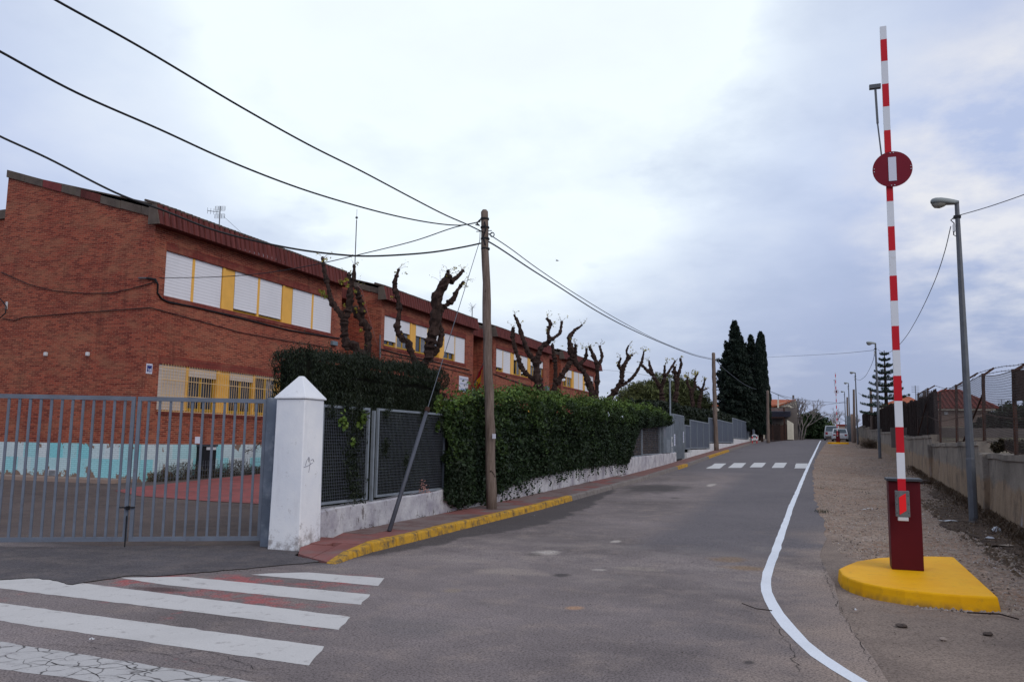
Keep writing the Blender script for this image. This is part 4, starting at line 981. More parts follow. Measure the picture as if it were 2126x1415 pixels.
# creeper
t = thing('creeper_hedge', 'long green creeper hedge hanging over the low wall behind the timber pole', 'hedge')
topz = lambda y: np.interp(y, [15.1, 16, 18, 20.1, 24.6, 31.3, 36, 40.4], [2.15, 2.36, 2.50, 2.66, 2.76, 2.86, 2.95, 2.85])
botz = lambda y: np.interp(y, [15.1, 15.6, 17.4, 18.3, 20, 24, 30, 31.5, 33.2, 34, 40.5], [.45, .28, .30, .50, .68, .80, .85, .8, 1.9, 2.25, 2.5])
n = 105000
y = 15.1+25.2*RNG.random(n)**1.25; z = botz(y)+(topz(y)-botz(y))*RNG.random(n)**.95
bul = np.sqrt(np.clip(1-((z-(topz(y)+botz(y))/2)/((topz(y)-botz(y))/2+.01))**2, 0, 1))
pole_gap = np.exp(-((y-(ty-.0))/.45)**2)
x = -7.30+.34*bul**.5*np.clip(.72+.28*np.sin(y*1.9), .4, 1)
z = z+lump(np.stack([y*0, y, y*0], 1), .18, 1.4)*(z > (topz(y)+botz(y))/2); P = np.stack([x, y, z], 1); lp = lump(P, .16, 1.3)+lump(P, .11, 3.9)+lump(P, .06, 9)
P[:, 0] += lp*(1-.7*pole_gap)+(RNG.exponential(.035, n)-.03)*(1-.6*pole_gap); P[:, 2] += RNG.normal(0, .03, n)-.02*(z < botz(y)+.2)
P[:, 0] = np.where(z < botz(y)+.75, np.maximum(P[:, 0], -7.13+.10*RNG.random(n)), P[:, 0]); P[:, 0] = np.where((pole_gap > .3) & (P[:, 0] > -6.90), -6.92-.1*RNG.random(n), P[:, 0])
hf = (z-botz(y))/(topz(y)-botz(y))+lump(P, .28, 1.3)+lump(P, .12, 4)+RNG.normal(0, .12, n)  # darker leaves low on the hedge, lighter ones towards the top
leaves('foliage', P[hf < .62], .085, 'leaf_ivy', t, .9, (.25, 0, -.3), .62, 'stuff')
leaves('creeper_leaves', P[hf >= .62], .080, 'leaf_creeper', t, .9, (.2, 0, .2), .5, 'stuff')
n = 20000; y = 15.2+25.2*RNG.random(n); x = -7.1-1.0*RNG.random(n); z = topz(y)-.0+RNG.exponential(.06, n)
P = np.stack([x, y, z], 1); P[:, 2] += lump(P, .30, 1.1)+lump(P, .14, 3.1)+lump(P, .07, 9)-.08
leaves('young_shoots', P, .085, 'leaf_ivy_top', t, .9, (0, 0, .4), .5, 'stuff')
P = []
for k in range(150):
    y = RNG.uniform(15.3, 31.5); L_ = RNG.uniform(.1, .45)*(1.5 if y < 21 else 1); m_ = int(L_*22); s = np.linspace(0, 1, m_)
    P.append(np.stack([-7.10+.06*RNG.random(m_), y+.05*np.sin(s*6)+RNG.normal(0, .02, m_), botz(y)-s*L_+.08], 1))
P = np.concatenate(P); P = P[P[:, 2] > np.interp(P[:, 1], GY, GZ)+.08]
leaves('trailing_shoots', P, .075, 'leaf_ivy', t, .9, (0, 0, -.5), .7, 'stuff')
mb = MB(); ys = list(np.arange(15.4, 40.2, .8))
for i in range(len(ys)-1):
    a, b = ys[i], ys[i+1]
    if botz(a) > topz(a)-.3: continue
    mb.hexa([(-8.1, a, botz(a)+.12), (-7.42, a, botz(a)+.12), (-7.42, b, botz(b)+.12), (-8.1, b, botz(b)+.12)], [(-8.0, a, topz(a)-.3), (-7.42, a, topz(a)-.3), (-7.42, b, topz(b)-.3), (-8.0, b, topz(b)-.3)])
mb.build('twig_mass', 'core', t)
P = np.stack([-7.5+RNG.normal(0, .08, 5000), RNG.uniform(32, 40, 5000), RNG.uniform(1.0, 2.5, 5000)], 1)
leaves('dead_leaves', P, .09, 'leaf_dry', t, 1, None, .5, 'stuff')
# dark hedge beyond the metal door
t = thing('yard_hedge', 'dark clipped hedge behind the stepped grey fence', 'hedge')
P = shell(30000, -9.6, -8.1, 42.6, 117, 1.0, 4.0, .2, .5, 'fts'); P[:, 2] += np.interp(P[:, 1], [42, 60, 90, 117], [-.35, -.1, .35, .5])*(P[:, 2] > 2)
leaves('foliage', P, .26, 'leaf_cypress', t, .8, (0, 0, .5), .4, 'stuff')
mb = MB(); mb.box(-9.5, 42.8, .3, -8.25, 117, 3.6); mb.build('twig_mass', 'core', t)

# ================================================================== SCHOOL BUILDING
sb = thing('school_building', 'long two-storey red brick school with white shutters and yellow panels', 'school')
FX, BX, SX = -20.81, -28.0, -22.9          # facade, back, recessed stair bays
MODS = [(20.92, 32.45, 21.48), (36.14, 47.95, 36.5), (51.4, 63.7, 51.95), (66.9, 79.6, 67.45)]
ZL0, ZL1, ZU0, ZU1, ZE = 2.47, 4.02, 6.33, 7.90, 8.62
SLOPE = 2.15/7.2
BAYS = [(0, 1.32), (1.44, 2.86), (3.62, 4.97), (5.10, 6.52), (7.30, 8.68), (8.82, 10.24)]; COLS = [(2.90, 3.60), (6.56, 7.28)]
STATE_U = [[1, 1, .93, .93, 1, 1], [.82, .42, .40, .40, .72, 1], [.82, 1, .3, .85, .35, .35], [.45, .45, 1, 1, 1, 1]]
STATE_L = [[1, .22, .2, .05, .3, .6], [1, 1, .5, .5, 1, 1], [1, 1, 1, 1, 1, 1], [1, 1, 1, 1, 1, 1]]
def window(y0, y1, z0, z1, st, cream=False, x=FX):
    mb = MB(); fw = .07; xf = x-.13
    mb.box(xf-.06, y0, z0, xf, y1, z0+fw*1.6); mb.box(xf-.06, y0, z1-fw, xf, y1, z1); mb.box(xf-.06, y0, z0+fw*1.6, xf, y0+fw, z1-fw); mb.box(xf-.06, y1-fw, z0+fw*1.6, xf, y1, z1-fw)
    ym = (y0+y1)/2; mb.box(xf-.05, ym-.04, z0+fw*1.6, xf+.01, ym+.04, z1-fw)
    fr = mb.build('window', 'yellow_dark', sb)
    if st < .99:
        mb = MB(); mb.box(xf-.045, y0+fw, z0+fw*1.6, xf-.035, y1-fw, z1-fw); mb.build('pane', 'glass', fr)
        if st < .6:
            mb = MB(); n = 9; a, b = (y0+fw, ym-.04)
            if random.random() < .8:
                for (a, b) in ((ym+.04, y1-fw),) if random.random() < .5 else ((y0+fw, ym-.04), (ym+.04, y1-fw)):
                    for i in range(n): yy = a+(b-a)*i/n; mb.box(xf-.034, yy, z0+.12, xf-.030+.006*(i % 2), yy+(b-a)/n, z1-fw)
                mb.build('curtain', 'curtain', fr)
    zb = z1-(z1-z0)*st+.01; mb = MB(); mb.box(x-.078, y0, zb+.05, x-.064, y1, z1+.004); mb.box(x-.084, y0, zb, x-.056, y1, zb+.049)
    mb.build('shutter', 'shutter_cream' if cream else 'shutter', fr)
    return fr
win_holes = []
for mi_, (y0, y1, yw) in enumerate(MODS):
    wy0, wy1 = yw, yw+10.24
    # walls in bands around the two window strips
    mb = MB(); th = .28
    mb.box(FX-th, y0, -.6, FX, y1, ZL0); mb.box(FX-th, y0, ZL1, FX, y1, ZU0); mb.box(FX-th, y0, ZU1, FX, y1, ZE+.1)
    for a, b in ((y0, wy0), (wy1, y1)): mb.box(FX-th, a, ZL0, FX, b, ZL1); mb.box(FX-th, a, ZU0, FX, b, ZU1)
    mb.build('wall', 'brick', sb, uv=True)
    for ye, sgn in ((y0, 1), (y1, -1)):   # gable walls, rising to the back
        mb = MB(); ya, yb = (ye+.004, ye+th) if sgn > 0 else (ye-th, ye-.004)
        poly = [(FX-.002, -.6), (FX-.002, ZE+.35), (BX, ZE+.35+SLOPE*(FX-BX)), (BX, -.6)]
        mb.add([(p[0], ya, p[1]) for p in poly]+[(p[0], yb, p[1]) for p in poly], [(0, 1, 2, 3), (7, 6, 5, 4), (0, 4, 5, 1), (1, 5, 6, 2), (2, 6, 7, 3), (3, 7, 4, 0)])
        if sgn > 0 or True: mb.build('gable_wall', 'brick', sb, uv=True)
    # soldier courses above and below openings
    for za, zb in ((ZL1, ZL1+.28), (ZU1, ZU1+.28), (ZU0-.15, ZU0-.0), (ZL0-.15, ZL0)):
        mb = MB(); mb.box(FX-.05, wy0-.02, za+.003, FX+.012+(.02 if zb-za < .2 else 0), wy1+.02, zb-.003); mb.build('upright_brick_course', 'soldier', sb, uv=True)
    mb = MB(); mb.box(FX-.05, y0, ZE-.02, FX+.02, y1, ZE+.05) if False else None
    # interior floor slab and rear wall keep the rooms dark
    mb = MB(); mb.box(BX, y0+.3, 4.1, FX-.3, y1-.3, 4.3); mb.box(BX+.01, y0+.3, -.6, BX+.25, y1-.3, ZE+.2+SLOPE*6.8); mb.box(FX-2.6, y0+.3, -.1, FX-2.5, y1-.3, ZE); mb.build('inner_wall', 'render_grey', sb)
    for cs in COLS:
        for za, zb in ((ZL0, ZL1), (ZU0, ZU1)):
            mb = MB(); mb.box(FX-.16, yw+cs[0], za+.004, FX-.07, yw+cs[1], zb-.004); mb.box(FX-.07, yw+cs[0], za+.004, FX-.03, yw+cs[0]+.14, zb-.004); pn = mb.build('yellow_panel', 'yellow_panel', sb)
    for i, bb in enumerate(BAYS):
        window(yw+bb[0], yw+bb[1], ZU0, ZU1, STATE_U[mi_][i])
        if mi_ < 2: window(yw+bb[0], yw+bb[1], ZL0, ZL1, STATE_L[mi_][i], True)
    for a in (1.32, 4.97, 8.68):
        for k, (za, zb) in enumerate(((ZL0, ZL1), (ZU0, ZU1))):
            mb = MB(); mb.box(FX-.12, yw+a+.004, za+.004, FX-.045, yw+a+.118, zb-.004); mb.build('mullion', 'yellow_panel' if (mi_ == 0) else 'cream_metal', sb)
    # ribbed fascia hung before the eave
    ex = FX+.42; mb = MB(); nb = int((y1-y0+.3)/.27); tw = (y1-y0+.3)/nb
    for k in range(nb):
        a = y0-.25+k*tw; mb.add([(ex-.05, a, ZE), (ex, a+.02, ZE-.02), (ex, a+tw*.72, ZE-.02), (ex-.055, a+tw*.8, ZE), (ex-.055, a+tw, ZE), (ex-.2, a, ZE+.64), (ex-.13, a+.02, ZE+.66), (ex-.13, a+tw*.72, ZE+.66), (ex-.2, a+tw*.8, ZE+.64), (ex-.2, a+tw, ZE+.64)],
            [(0, 1, 6, 5), (1, 2, 7, 6), (2, 3, 8, 7), (3, 4, 9, 8)])
    mb.box(FX-.0, y0-.24, ZE-.005, ex-.06, y1+.04, ZE+.05)
    mb.build('fascia', 'fascia', sb, kind='stuff')
    mb = MB(); mb.hexa([(FX-.05, y0-.30, ZE-.03), (ex+.0, y0-.30, ZE-.03), (ex, y0-.245, ZE-.03), (FX-.05, y0-.245, ZE-.03)], [(FX-.05, y0-.30, ZE+.62), (ex-.18, y0-.30, ZE+.66), (ex-.18, y0-.245, ZE+.66), (FX-.05, y0-.245, ZE+.62)]); mb.build('fascia_end', 'coping', sb)
    # ridged tile edge above
    mb = MB(); k = 0; yy = y0-.2
    while yy < y1: mb.tube([(ex-.12, yy, ZE+.67+random.uniform(-.006, .006)), (ex-.75, yy, ZE+.86)], [.045, .045], 6); yy += .19
    mb.build('tile_edge', 'coping', sb, kind='stuff')
    mb = MB(); mb.hexa([(ex-.14, y0-.05, ZE+.63), (ex-.14, y1, ZE+.63), (BX, y1, ZE+.42+SLOPE*7.2), (BX, y0-.05, ZE+.42+SLOPE*7.2)], [(ex-.14, y0-.05, ZE+.67), (ex-.14, y1, ZE+.67), (BX, y1, ZE+.47+SLOPE*7.2), (BX, y0-.05, ZE+.47+SLOPE*7.2)]); mb.build('roof', 'coping', sb)
    # coping slabs down the gable, each its own piece
    nsl = 8; z_at = lambda x: ZE+.36+SLOPE*(FX-x)+.0
    for k in range(nsl):
        xa = FX+.30-(7.55/nsl)*k; xb = xa-7.55/nsl+.02; j = random.uniform(-.015, .015); mb = MB()
        za, zb = z_at(xa)-.10, z_at(xb)-.10
        mb.hexa([(xa, y0-.06, za+j-.0), (xb, y0-.06, zb+j), (xb, y0+.36, zb+j), (xa, y0+.36, za+j)], [(xa, y0-.06, za+.28+j), (xb, y0-.06, zb+.28+j), (xb, y0+.36, zb+.28+j), (xa, y0+.36, za+.28+j)])
        mb.build('coping_slab', 'coping_red' if k in (5,) else ('fascia' if k == 3 else 'coping'), sb, bevel=.012)
    # recessed bay up to the next module
    if mi_ < 3:
        ny = MODS[mi_+1][0]; mb = MB(); mb.box(SX-.3, y1+.0, -.5, SX, ny, 8.9); mb.build('recess_wall', 'brick', sb, uv=True)
        mb = MB(); mb.box(SX, y1+.01, 8.62 if mi_ == 0 else 8.5, SX+.5 if mi_ == 0 else SX+1.5, ny-.01, 9.1); mb.build('recess_fascia', 'fascia', sb)
        mb = MB(); mb.box(SX-.02, y1+.5, 4.6, SX+.03, y1+1.9, 6.5); f_ = mb.build('window', 'yellow_dark', sb)
        mb = MB()
        for i in range(6): mb.box(SX+.031, y1+.56, 4.66+i*.3, SX+.036, y1+1.84, 4.66+i*.3+.24)
        mb.build('pane', 'glass', f_); mb = MB(); mb.box(SX+.0, y1+.4, 6.5, SX+.08, y1+2.0, 6.9); mb.build('lintel', 'shutter_cream', sb)
# painted brick base of the first module
for nm, q in (('f', (FX+.004, 20.93, -.1, FX+.014, 32.4, 1.32)), ('g', (-30.2, 20.905, -.1, FX+.014, 20.918, 1.32))):
    mb = MB(); mb.box(*q); mb.build('painted_base', 'painted_base', sb, uv=True)
mb = MB(); mb.box(-24.78, 20.888, .14, -24.42, 20.903, .42); vt = mb.build('vent_grille', 'ceramic', sb)
mb = MB()
for i in range(6): mb.box(-24.75, 20.880, .165+i*.04, -24.45, 20.889, .185+i*.04)
mb.build('slot', 'black', vt)
# window cages on the lower strip
mb = MB(); xg = FX+.16; ya, yb = 21.48, 31.7
for i in range(int((yb-ya)/.125)): mb.bar((xg, ya+i*.125, ZL0-.05), (xg, ya+i*.125, ZL1+.0), .011, .011, upv=(0, 1, 0))
mb2 = MB()
for z in (ZL0-.04, ZL0+.5, ZL0+1.02, ZL1-.12): mb.bar((xg, ya, z), (xg, yb, z), .022, .022)
for y in (ya, 24.4, 28.1, yb):
    for z in (ZL0-.04, ZL1-.12): mb.bar((xg, y, z), (FX, y, z), .02, .02)
mb.build('window_cage', 'cream_metal', sb, kind='stuff')
mb = MB(); i = 0
for z in np.arange(ZL0, ZL1, .1): mb.bar((xg-.03, ya, z), (xg-.03, 22.85, z), .006, .006)
mb.build('cage_wire', 'yellow_dark', sb, kind='stuff')
# rear block seen at the far left edge
lb = thing('rear_school_block', 'lower brick wing just visible behind the gable at the left edge', 'building')
mb = MB(); mb.box(-42, 24, -.5, -28.4, 33, 10.6); mb.build('wall', 'brick', lb, uv=True)
mb = MB()
q0, q1 = at(0, 380, 1, 24), at(20, 388, 1, 24)
mb.box(-42, 23.9, 10.61, -28.3, 24.3, 11.0); mb.build('coping', 'coping', lb)
# small fixings on the school front
def wallbox(name, label, cat, px0, py0, px1, py1, matn, d=.1, plane=0, val=FX, group=None, extra=None):
    a, b = at(px0, py0, plane, val), at(px1, py1, plane, val); t = thing(name, label, cat, group); mb = MB()
    if plane == 0: mb.box(val+.002, min(a[1], b[1]), min(a[2], b[2]), val+d, max(a[1], b[1]), max(a[2], b[2]))
    else: mb.box(min(a[0], b[0]), val-d, min(a[2], b[2]), max(a[0], b[0]), val-.002, max(a[2], b[2]))
    mb.build(extra or 'body', matn, t, bevel=.01 if d > .03 else 0); return t, a, b
t, a, b = wallbox('number_plate', 'small blue and white plate reading 28 at the building corner', 'sign', 304, 754, 315, 776, 'sign_white', .012)
ym, zm = (a[1]+b[1])/2, (a[2]+b[2])/2; mb = MB(); mb.box(FX+.012, a[1]+.03, min(a[2], b[2])+.05, FX+.016, b[1]-.03, max(a[2], b[2])-.05); mb.build('blue_field', 'blue_sign', t)
font('number', '28', .17, 'sign_white', t, (FX+.0185, ym, zm-.06), (0, 1, 0), (0, 0, 1)); font('small_print', 'C.P.', .08, 'sign_white', t, (FX+.0185, ym, zm+.11), (0, 1, 0), (0, 0, 1))
a, b = at(954, 784, 0, FX), at(970, 807, 0, FX)
t = thing('school_name_sign', 'white rectangular name board with blue lettering on the brick front', 'sign')
zc_, yc = (a[2]+b[2])/2-.05, (a[1]+b[1])/2; mb = MB(); mb.box(FX+.002, yc-.68, zc_-.48, FX+.03, yc+.68, zc_+.48); mb.build('board', 'sign_white', t)
for i, (s_, m_) in enumerate((('CENTRO DE EDUCACIÓN', 'ink'), ('INFANTIL Y PRIMARIA', 'ink'), ('“VICENTE MARCO”', 'ink_blue'))): font('lettering', s_, .115 if i < 2 else .13, m_, t, (FX+.034, yc, zc_+.3-i*.29-(.05 if i == 2 else 0)), (0, 1, 0), (0, 0, 1))
t, a, b = wallbox('small_notice', 'small white notice with a red emblem beside the flags', 'sign', 974, 816, 978, 826, 'sign_white', .02)
mb = MB(); mb.box(FX+.021, (a[1]+b[1])/2-.1, (a[2]+b[2])/2-.12, FX+.024, (a[1]+b[1])/2+.1, (a[2]+b[2])/2+.12); mb.build('emblem', 'dark_red', t)
wallbox('narrow_notice', 'narrow white board at the corner under the flags', 'sign', 980, 805, 984, 826, 'sign_white', .05)
t = thing('national_flag', 'drooping red and yellow flag on a slanted pole at the brick corner', 'flag', 'flags at the school corner')
A = at(983, 790, 0, FX); mb = MB(); pa = at(984, 796, 0, FX); pb = at(1006, 748, 0, FX+1.2); mb.tube([pa, pb], .025, 8); mb.build('flag_pole', 'lamp_steel', t)
def cloth(name, m, u0, u1, w0, w1):
    mb = MB(); nu, nw = 14, 10
    for i in range(nu+1):
        for j in range(nw+1):
            u = u0+(u1-u0)*i/nu; w_ = w0+(w1-w0)*j/nw; p = pa+(pb-pa)*(.15+.8*u)
            mb.v.append((p[0]-.25*w_*u+.06*math.sin(w_*5+u*9), p[1]+.10*math.sin(u*14+w_*3)*(.3+w_), p[2]-.02-1.35*w_*(.8+.3*u)))
    for i in range(nu):
        for j in range(nw): k = i*(nw+1)+j; mb.f.append((k, k+1, k+nw+2, k+nw+1)); mb.mi.append(0)
    return mb.build(name, m, t, smooth=True)
cloth('red_stripe', 'flag_red', 0, 1, 0, .3); cloth('yellow_stripe', 'flag_yellow', 0, 1, .3, .78); cloth('red_stripe', 'flag_red', 0, 1, .78, 1)
t = thing('blue_flag', 'small blue flag hanging limp under the red and yellow one', 'flag', 'flags at the school corner')
pa = at(985, 800, 0, FX+.02); pb = at(991, 792, 0, FX+.5); mb = MB(); mb.tube([pa, pb], .02, 6); mb.build('flag_pole', 'lamp_steel', t); cloth('blue_cloth', 'flag_blue', 0, 1, 0, .75)
t, a, b = wallbox('litter_bin', 'black litter bin hung on the painted brick base behind the gate', 'bin', 408, 926, 431, 978, 'black', .34, extra='bin_body')
mb = MB(); mb.box(FX+.0, a[1]-.03, max(a[2], b[2]), FX+.38, b[1]+.03, max(a[2], b[2])+.07); mb.build('lid', 'lid', t); mb = MB(); mb.box(FX+.342, a[1]+.12, max(a[2], b[2])-.12, FX+.346, b[1]-.02, max(a[2], b[2])-.02); mb.build('sticker', 'ceramic', t)
t, a, b = wallbox('paper_notice', 'white paper notice taped above the black litter bin', 'notice', 405, 906, 418, 920, 'sign_white', .008)
for i, (px, py) in enumerate([(97, 735), (184, 735)]):
    t = thing('wall_insulator', 'white wall anchor on the gable, %s one' % ('left' if i == 0 else 'right'), 'anchor', 'white anchors on the gable wall'); p = at(px, py, 1, 20.9); mb = MB(); mb.box(p[0]-.06, 20.80, p[2]-.07, p[0]+.06, 20.915, p[2]+.07); mb.build('anchor_body', 'ceramic', t, bevel=.03)
wallbox('junction_box', 'grey blue junction box on the first block near the pollard', 'box', 686, 707, 696, 718, 'grey_box', .14)
wallbox('junction_box', 'grey junction box on the third block under its right windows', 'box', 1131, 801, 1136, 811, 'grey_box', .2)
t = thing('flood_light', 'small bright floodlight on a bracket at the third block', 'lamp'); p = at(1168, 788, 0, FX+1.6); mb = MB(); mb.tube([(FX, p[1]+.2, p[2]-.5), (p[0], p[1], p[2])], .02, 6); mb.build('bracket', 'lamp_steel', t); mb = MB(); mb.hexa([(p[0]-.25, p[1]-.3, p[2]-.12), (p[0]+.2, p[1]-.3, p[2]-.12), (p[0]+.2, p[1]+.2, p[2]-.0), (p[0]-.25, p[1]+.2, p[2]-.0)], [(p[0]-.2, p[1]-.25, p[2]+.02), (p[0]+.15, p[1]-.25, p[2]+.02), (p[0]+.15, p[1]+.15, p[2]+.12), (p[0]-.2, p[1]+.15, p[2]+.12)]); mb.build('lamp_housing', 'ceramic', t)
# yard weeds and little wire edging along the facade foot
t = thing('dry_weeds', 'dark dry weeds growing along the foot of the painted wall', 'weeds'); t['kind'] = 'stuff'
n = 4500; y = RNG.uniform(21.2, 27.6, n); P = np.stack([FX+.05+RNG.random(n)*.45, y, gz(24)*0+np.interp(y, GY, GZ)+RNG.random(n)**1.6*(.42+.15*np.sin(y*2.3))], 1)
leaves('stems', P, .12, 'leaf_weed', t, .8, (0, 0, .7), .16, 'stuff')
t = thing('garden_edging', 'low wire edging fence in front of the dry weeds', 'fence'); mb = MB()
for i in range(52): y = 21.1+i*.125; mb.bar((FX+.55, y, gz(y)), (FX+.55, y, gz(y)+.62), .008, .008, upv=(0, 1, 0))
for z in (.12, .3, .48): mb.bar((FX+.55, 21.1, .1+z), (FX+.55, 27.6, .2+z), .008, .008)
mb.build('edging_wire', 'wire', t, kind='stuff')
t = thing('bramble_shoot', 'thin dark bramble shoot against the painted wall right of the bin', 'plant'); mb = MB(); mb.tube([at(527, 936, 0, FX+.3), at(533, 925, 0, FX+.3), at(541, 918, 0, FX+.3)], .02, 5); mb.tube([at(527, 936, 0, FX+.3), at(516, 933, 0, FX+.3), at(505, 940, 0, FX+.3)], .015, 5); mb.build('stem', 'bark', t)
P = np.concatenate([at(x, y, 0, FX+.3)+RNG.normal(0, .05, (14, 3)) for x, y in [(530, 930), (512, 935), (536, 921), (518, 934)]]); leaves('foliage', P, .07, 'leaf_weed', t, 1, None, .5, 'stuff')
# roof antennas
t = thing('roof_antenna', 'grid television antenna on the first roof', 'antenna'); a = at(455, 470, 0, -22.6); tp = at(455, 432, 0, -22.6)
mb = MB(); mb.tube([(a[0], a[1], a[2]-.6), (a[0], a[1], tp[2]+.1)], .022, 6); mb.build('mast', 'lamp_steel', t)
c_ = np.array([a[0], a[1], (at(455, 440, 0, -22.6))[2]]); r_ = _rt; mb = MB()
for s in (-1, 1):
    for k in range(6):
        z = .08+k*.055; z = z if s > 0 else -z; mb.bar(c_+r_*(-.2)+np.array([0, 0, z*.7]), c_+r_*.2+np.array([0, 0, z*.7]), .008)
    for xx in (-.2, -.07, .07, .2): mb.bar(c_+r_*xx+np.array([0, 0, .08*s]), c_+r_*xx+np.array([0, 0, .25*s]), .01)
mb.bar(c_, c_+r_*(-.3)+np.array([.1, -.4, -.05]), .02)
for k in range(4): mb.bar(c_+(r_*(-.3)+np.array([.1, -.4, -.05]))*(k+1)/4-np.array([0, 0, .12]), c_+(r_*(-.3)+np.array([.1, -.4, -.05]))*(k+1)/4+np.array([0, 0, .12]), .01)
mb.build('grid', 'lamp_steel', t)
t = thing('antenna_guy', 'thin guy wire running from the grid antenna down the roof', 'wire'); mb = MB(); mb.tube([at(465, 450, 0, -22.6), at(500, 482, 0, -21.6)], .006, 4); mb.build('wire', 'cable_thin', t)
t = thing('lightning_rod', 'tall thin lightning rod with a ball near its tip, behind the first pollard', 'rod'); a = at(735, 600, 0, -23); 
mb = MB(); mb.tube([(a[0], a[1], a[2]-1), (a[0], a[1], at(737, 455, 0, a[0])[2])], .03, 6); mb.tube([(a[0], a[1], at(737, 455, 0, a[0])[2]), (a[0], a[1], at(737, 432, 0, a[0])[2])], .01, 5); mb.build('rod', 'lamp_steel', t)
zz_ = at(737, 450, 0, a[0])[2]; mb = MB(); mb.lathe((a[0], a[1], zz_), [(.01, -.07), (.06, -.04), (.075, 0), (.06, .04), (.01, .07)], 10); mb.build('ball', 'lamp_steel', t)
t = thing('roof_antenna', 'small whisker antenna on the second roof right of the stay wire', 'antenna'); a = at(980, 665, 0, -22); mb = MB(); tp = at(980, 638, 0, -22)
mb.tube([(a[0], a[1], a[2]-.5), (a[0], a[1], tp[2])], .03, 5)
for k in range(12): an = k*.52; mb.bar((a[0], a[1], tp[2]), (a[0]+.25*math.cos(an), a[1]+.35*math.sin(an), tp[2]+.3*math.sin(an*1.7)), .012)
mb.build('mast', 'lamp_steel', t)

# ================================================================== POLES AND CABLES
def timber_pole(base, top, r0, r1, label, gear=False, wob=.05):
    t = thing('utility_pole', label, 'utility pole', 'timber poles along the pavement'); base, top = np.array(base, float), np.array(top, float); n = 16; mb = MB()
    P = [base+(top-base)*i/n+(RNG.normal(0, .008, 3)*(0 < i < n)) for i in range(n+1)]
    rr = [r0+(r1-r0)*i/n for i in range(n+1)]; P[0] = P[0]-np.array([0, 0, .15])
    P.append(top+np.array([0, 0, .05])); rr.append(r1*.55)
    mb.tube(P, rr, 12, wob=.07); mb.build('pole_shaft', 'pole', t, smooth=True)
    return t
b1 = np.array([-7.02, 17.64, .06]); ty = 17.5; tp1 = at(1006, 440, 1, ty)
bp = at(1021, 1055, 2, .165); b1 = bp.copy(); b1[2] = .17; ty = bp[1]; tp1 = at(1006, 440, 1, ty)
P1 = timber_pole(b1, tp1, .115, .080, 'tall weathered timber pole standing by the creeper, nearest to the viewer')
u1 = lambda f: b1+(tp1-b1)*f
mb = MB()
for f in (.905, .945, .975, .87): c_ = u1(f); mb.lathe(tuple(c_), [(.098, -.02), (.102, .0), (.098, .02)], 12)
mb.build('band', 'black', P1, kind='stuff')
mb = MB()
for px0, py0, px1, py1 in [(989, 480.5, 997, 480), (1013, 479, 1021, 478.6), (1013, 486, 1022, 484)]: mb.tube([at(px0, py0, 1, ty-.1), at(px1, py1, 1, ty-.1)], .010, 5)
mb.tube([at(1022+4*math.cos(a), 487+4.5*math.sin(a), 1, ty-.1) for a in np.linspace(0, 6.3, 14)], .012, 5)
mb.build('bracket', 'lid', P1, kind='stuff')
mb = MB(); mb.tube([at(997, 456, 1, ty), at(990, 463, 1, ty-.05), at(995, 468, 1, ty-.05), at(988, 466, 1, ty)], .018, 6); mb.tube([at(1006, 460, 1, ty-.1), at(1009, 475, 1, ty-.1), at(1003, 492, 1, ty-.1), at(1008, 508, 1, ty-.1)], .016, 5); mb.build('cable_tangle', 'black', P1)
mb = MB()
for px, py in [(1026, 905)]: c_ = at(px, py, 1, ty-.13); mb.box(c_[0]-.035, c_[1]-.02, c_[2]-.05, c_[0]+.035, c_[1]+.0, c_[2]+.05)
mb.build('label', 'sign_white', P1)
b2_ = at(1487, 936, 0, -7.0); tp2 = at(1481, 733, 1, b2_[1]); P2 = timber_pole((-7.0, b2_[1], gz(b2_[1])), tp2, .17, .12, 'second timber pole in front of the stepped grey fence')
b3 = at(1595, 916, 1, 84.); tp3 = at(1593.5, 811, 1, b3[1]); P3 = timber_pole((b3[0], b3[1], gz(b3[1])), tp3, .16, .12, 'thin dark timber pole just right of the tall cypresses')
def cable(label, pts, a, b, r=.014, m='cable', name='overhead_cable', group='overhead cables', ends=(None, None)):
    r = r*.82; t = thing(name, label, 'cable', group); W = [vplane(px, py, a, b) for px, py in pts]
    if ends[0] is not None: W = [np.array(ends[0], float)]+W
    if ends[1] is not None: W = W+[np.array(ends[1], float)]
    # smooth with Catmull-Rom
    S = []; Q = [2*W[0]-W[1]]+W+[2*W[-1]-W[-2]]
    for i in range(1, len(Q)-2):
        for s in np.linspace(0, 1, 8, endpoint=False):
            S.append(.5*((2*Q[i])+(-Q[i-1]+Q[i+1])*s+(2*Q[i-1]-5*Q[i]+4*Q[i+1]-Q[i+2])*s*s+(-Q[i-1]+3*Q[i]-3*Q[i+1]+Q[i+2])*s**3))
    S.append(W[-1]); mb = MB(); mb.tube(S, r, 6); mb.build('wire', m, t, smooth=True); return t
pa_ = tuple(tp1[:2]); pn = (-7.1, 4.0)
cable('upper overhead cable from the top left corner to the near timber pole', [(60, -36), (115, 0), (300, 103), (500, 222), (640, 300), (750, 355), (850, 408), (920, 444), (970, 466), (1003, 482)], pa_, pn, .016)
cable('middle overhead cable entering at the left edge and sagging to the near pole', [(-60, 74), (0, 107), (160, 193), (330, 268), (480, 336), (620, 390), (740, 427), (830, 450), (900, 463), (950, 467.5), (980, 464), (997, 459)], pa_, pn, .015)
cable('lowest thick cable running past the roof edge to the near pole', [(-50, 254), (0, 283), (100, 329), (240, 400), (340, 437), (440, 476), (530, 500), (620, 518), (700, 528), (760, 531.5), (830, 529), (900, 523), (960, 513), (998, 505)], pa_, (-13.5, 7), .022)
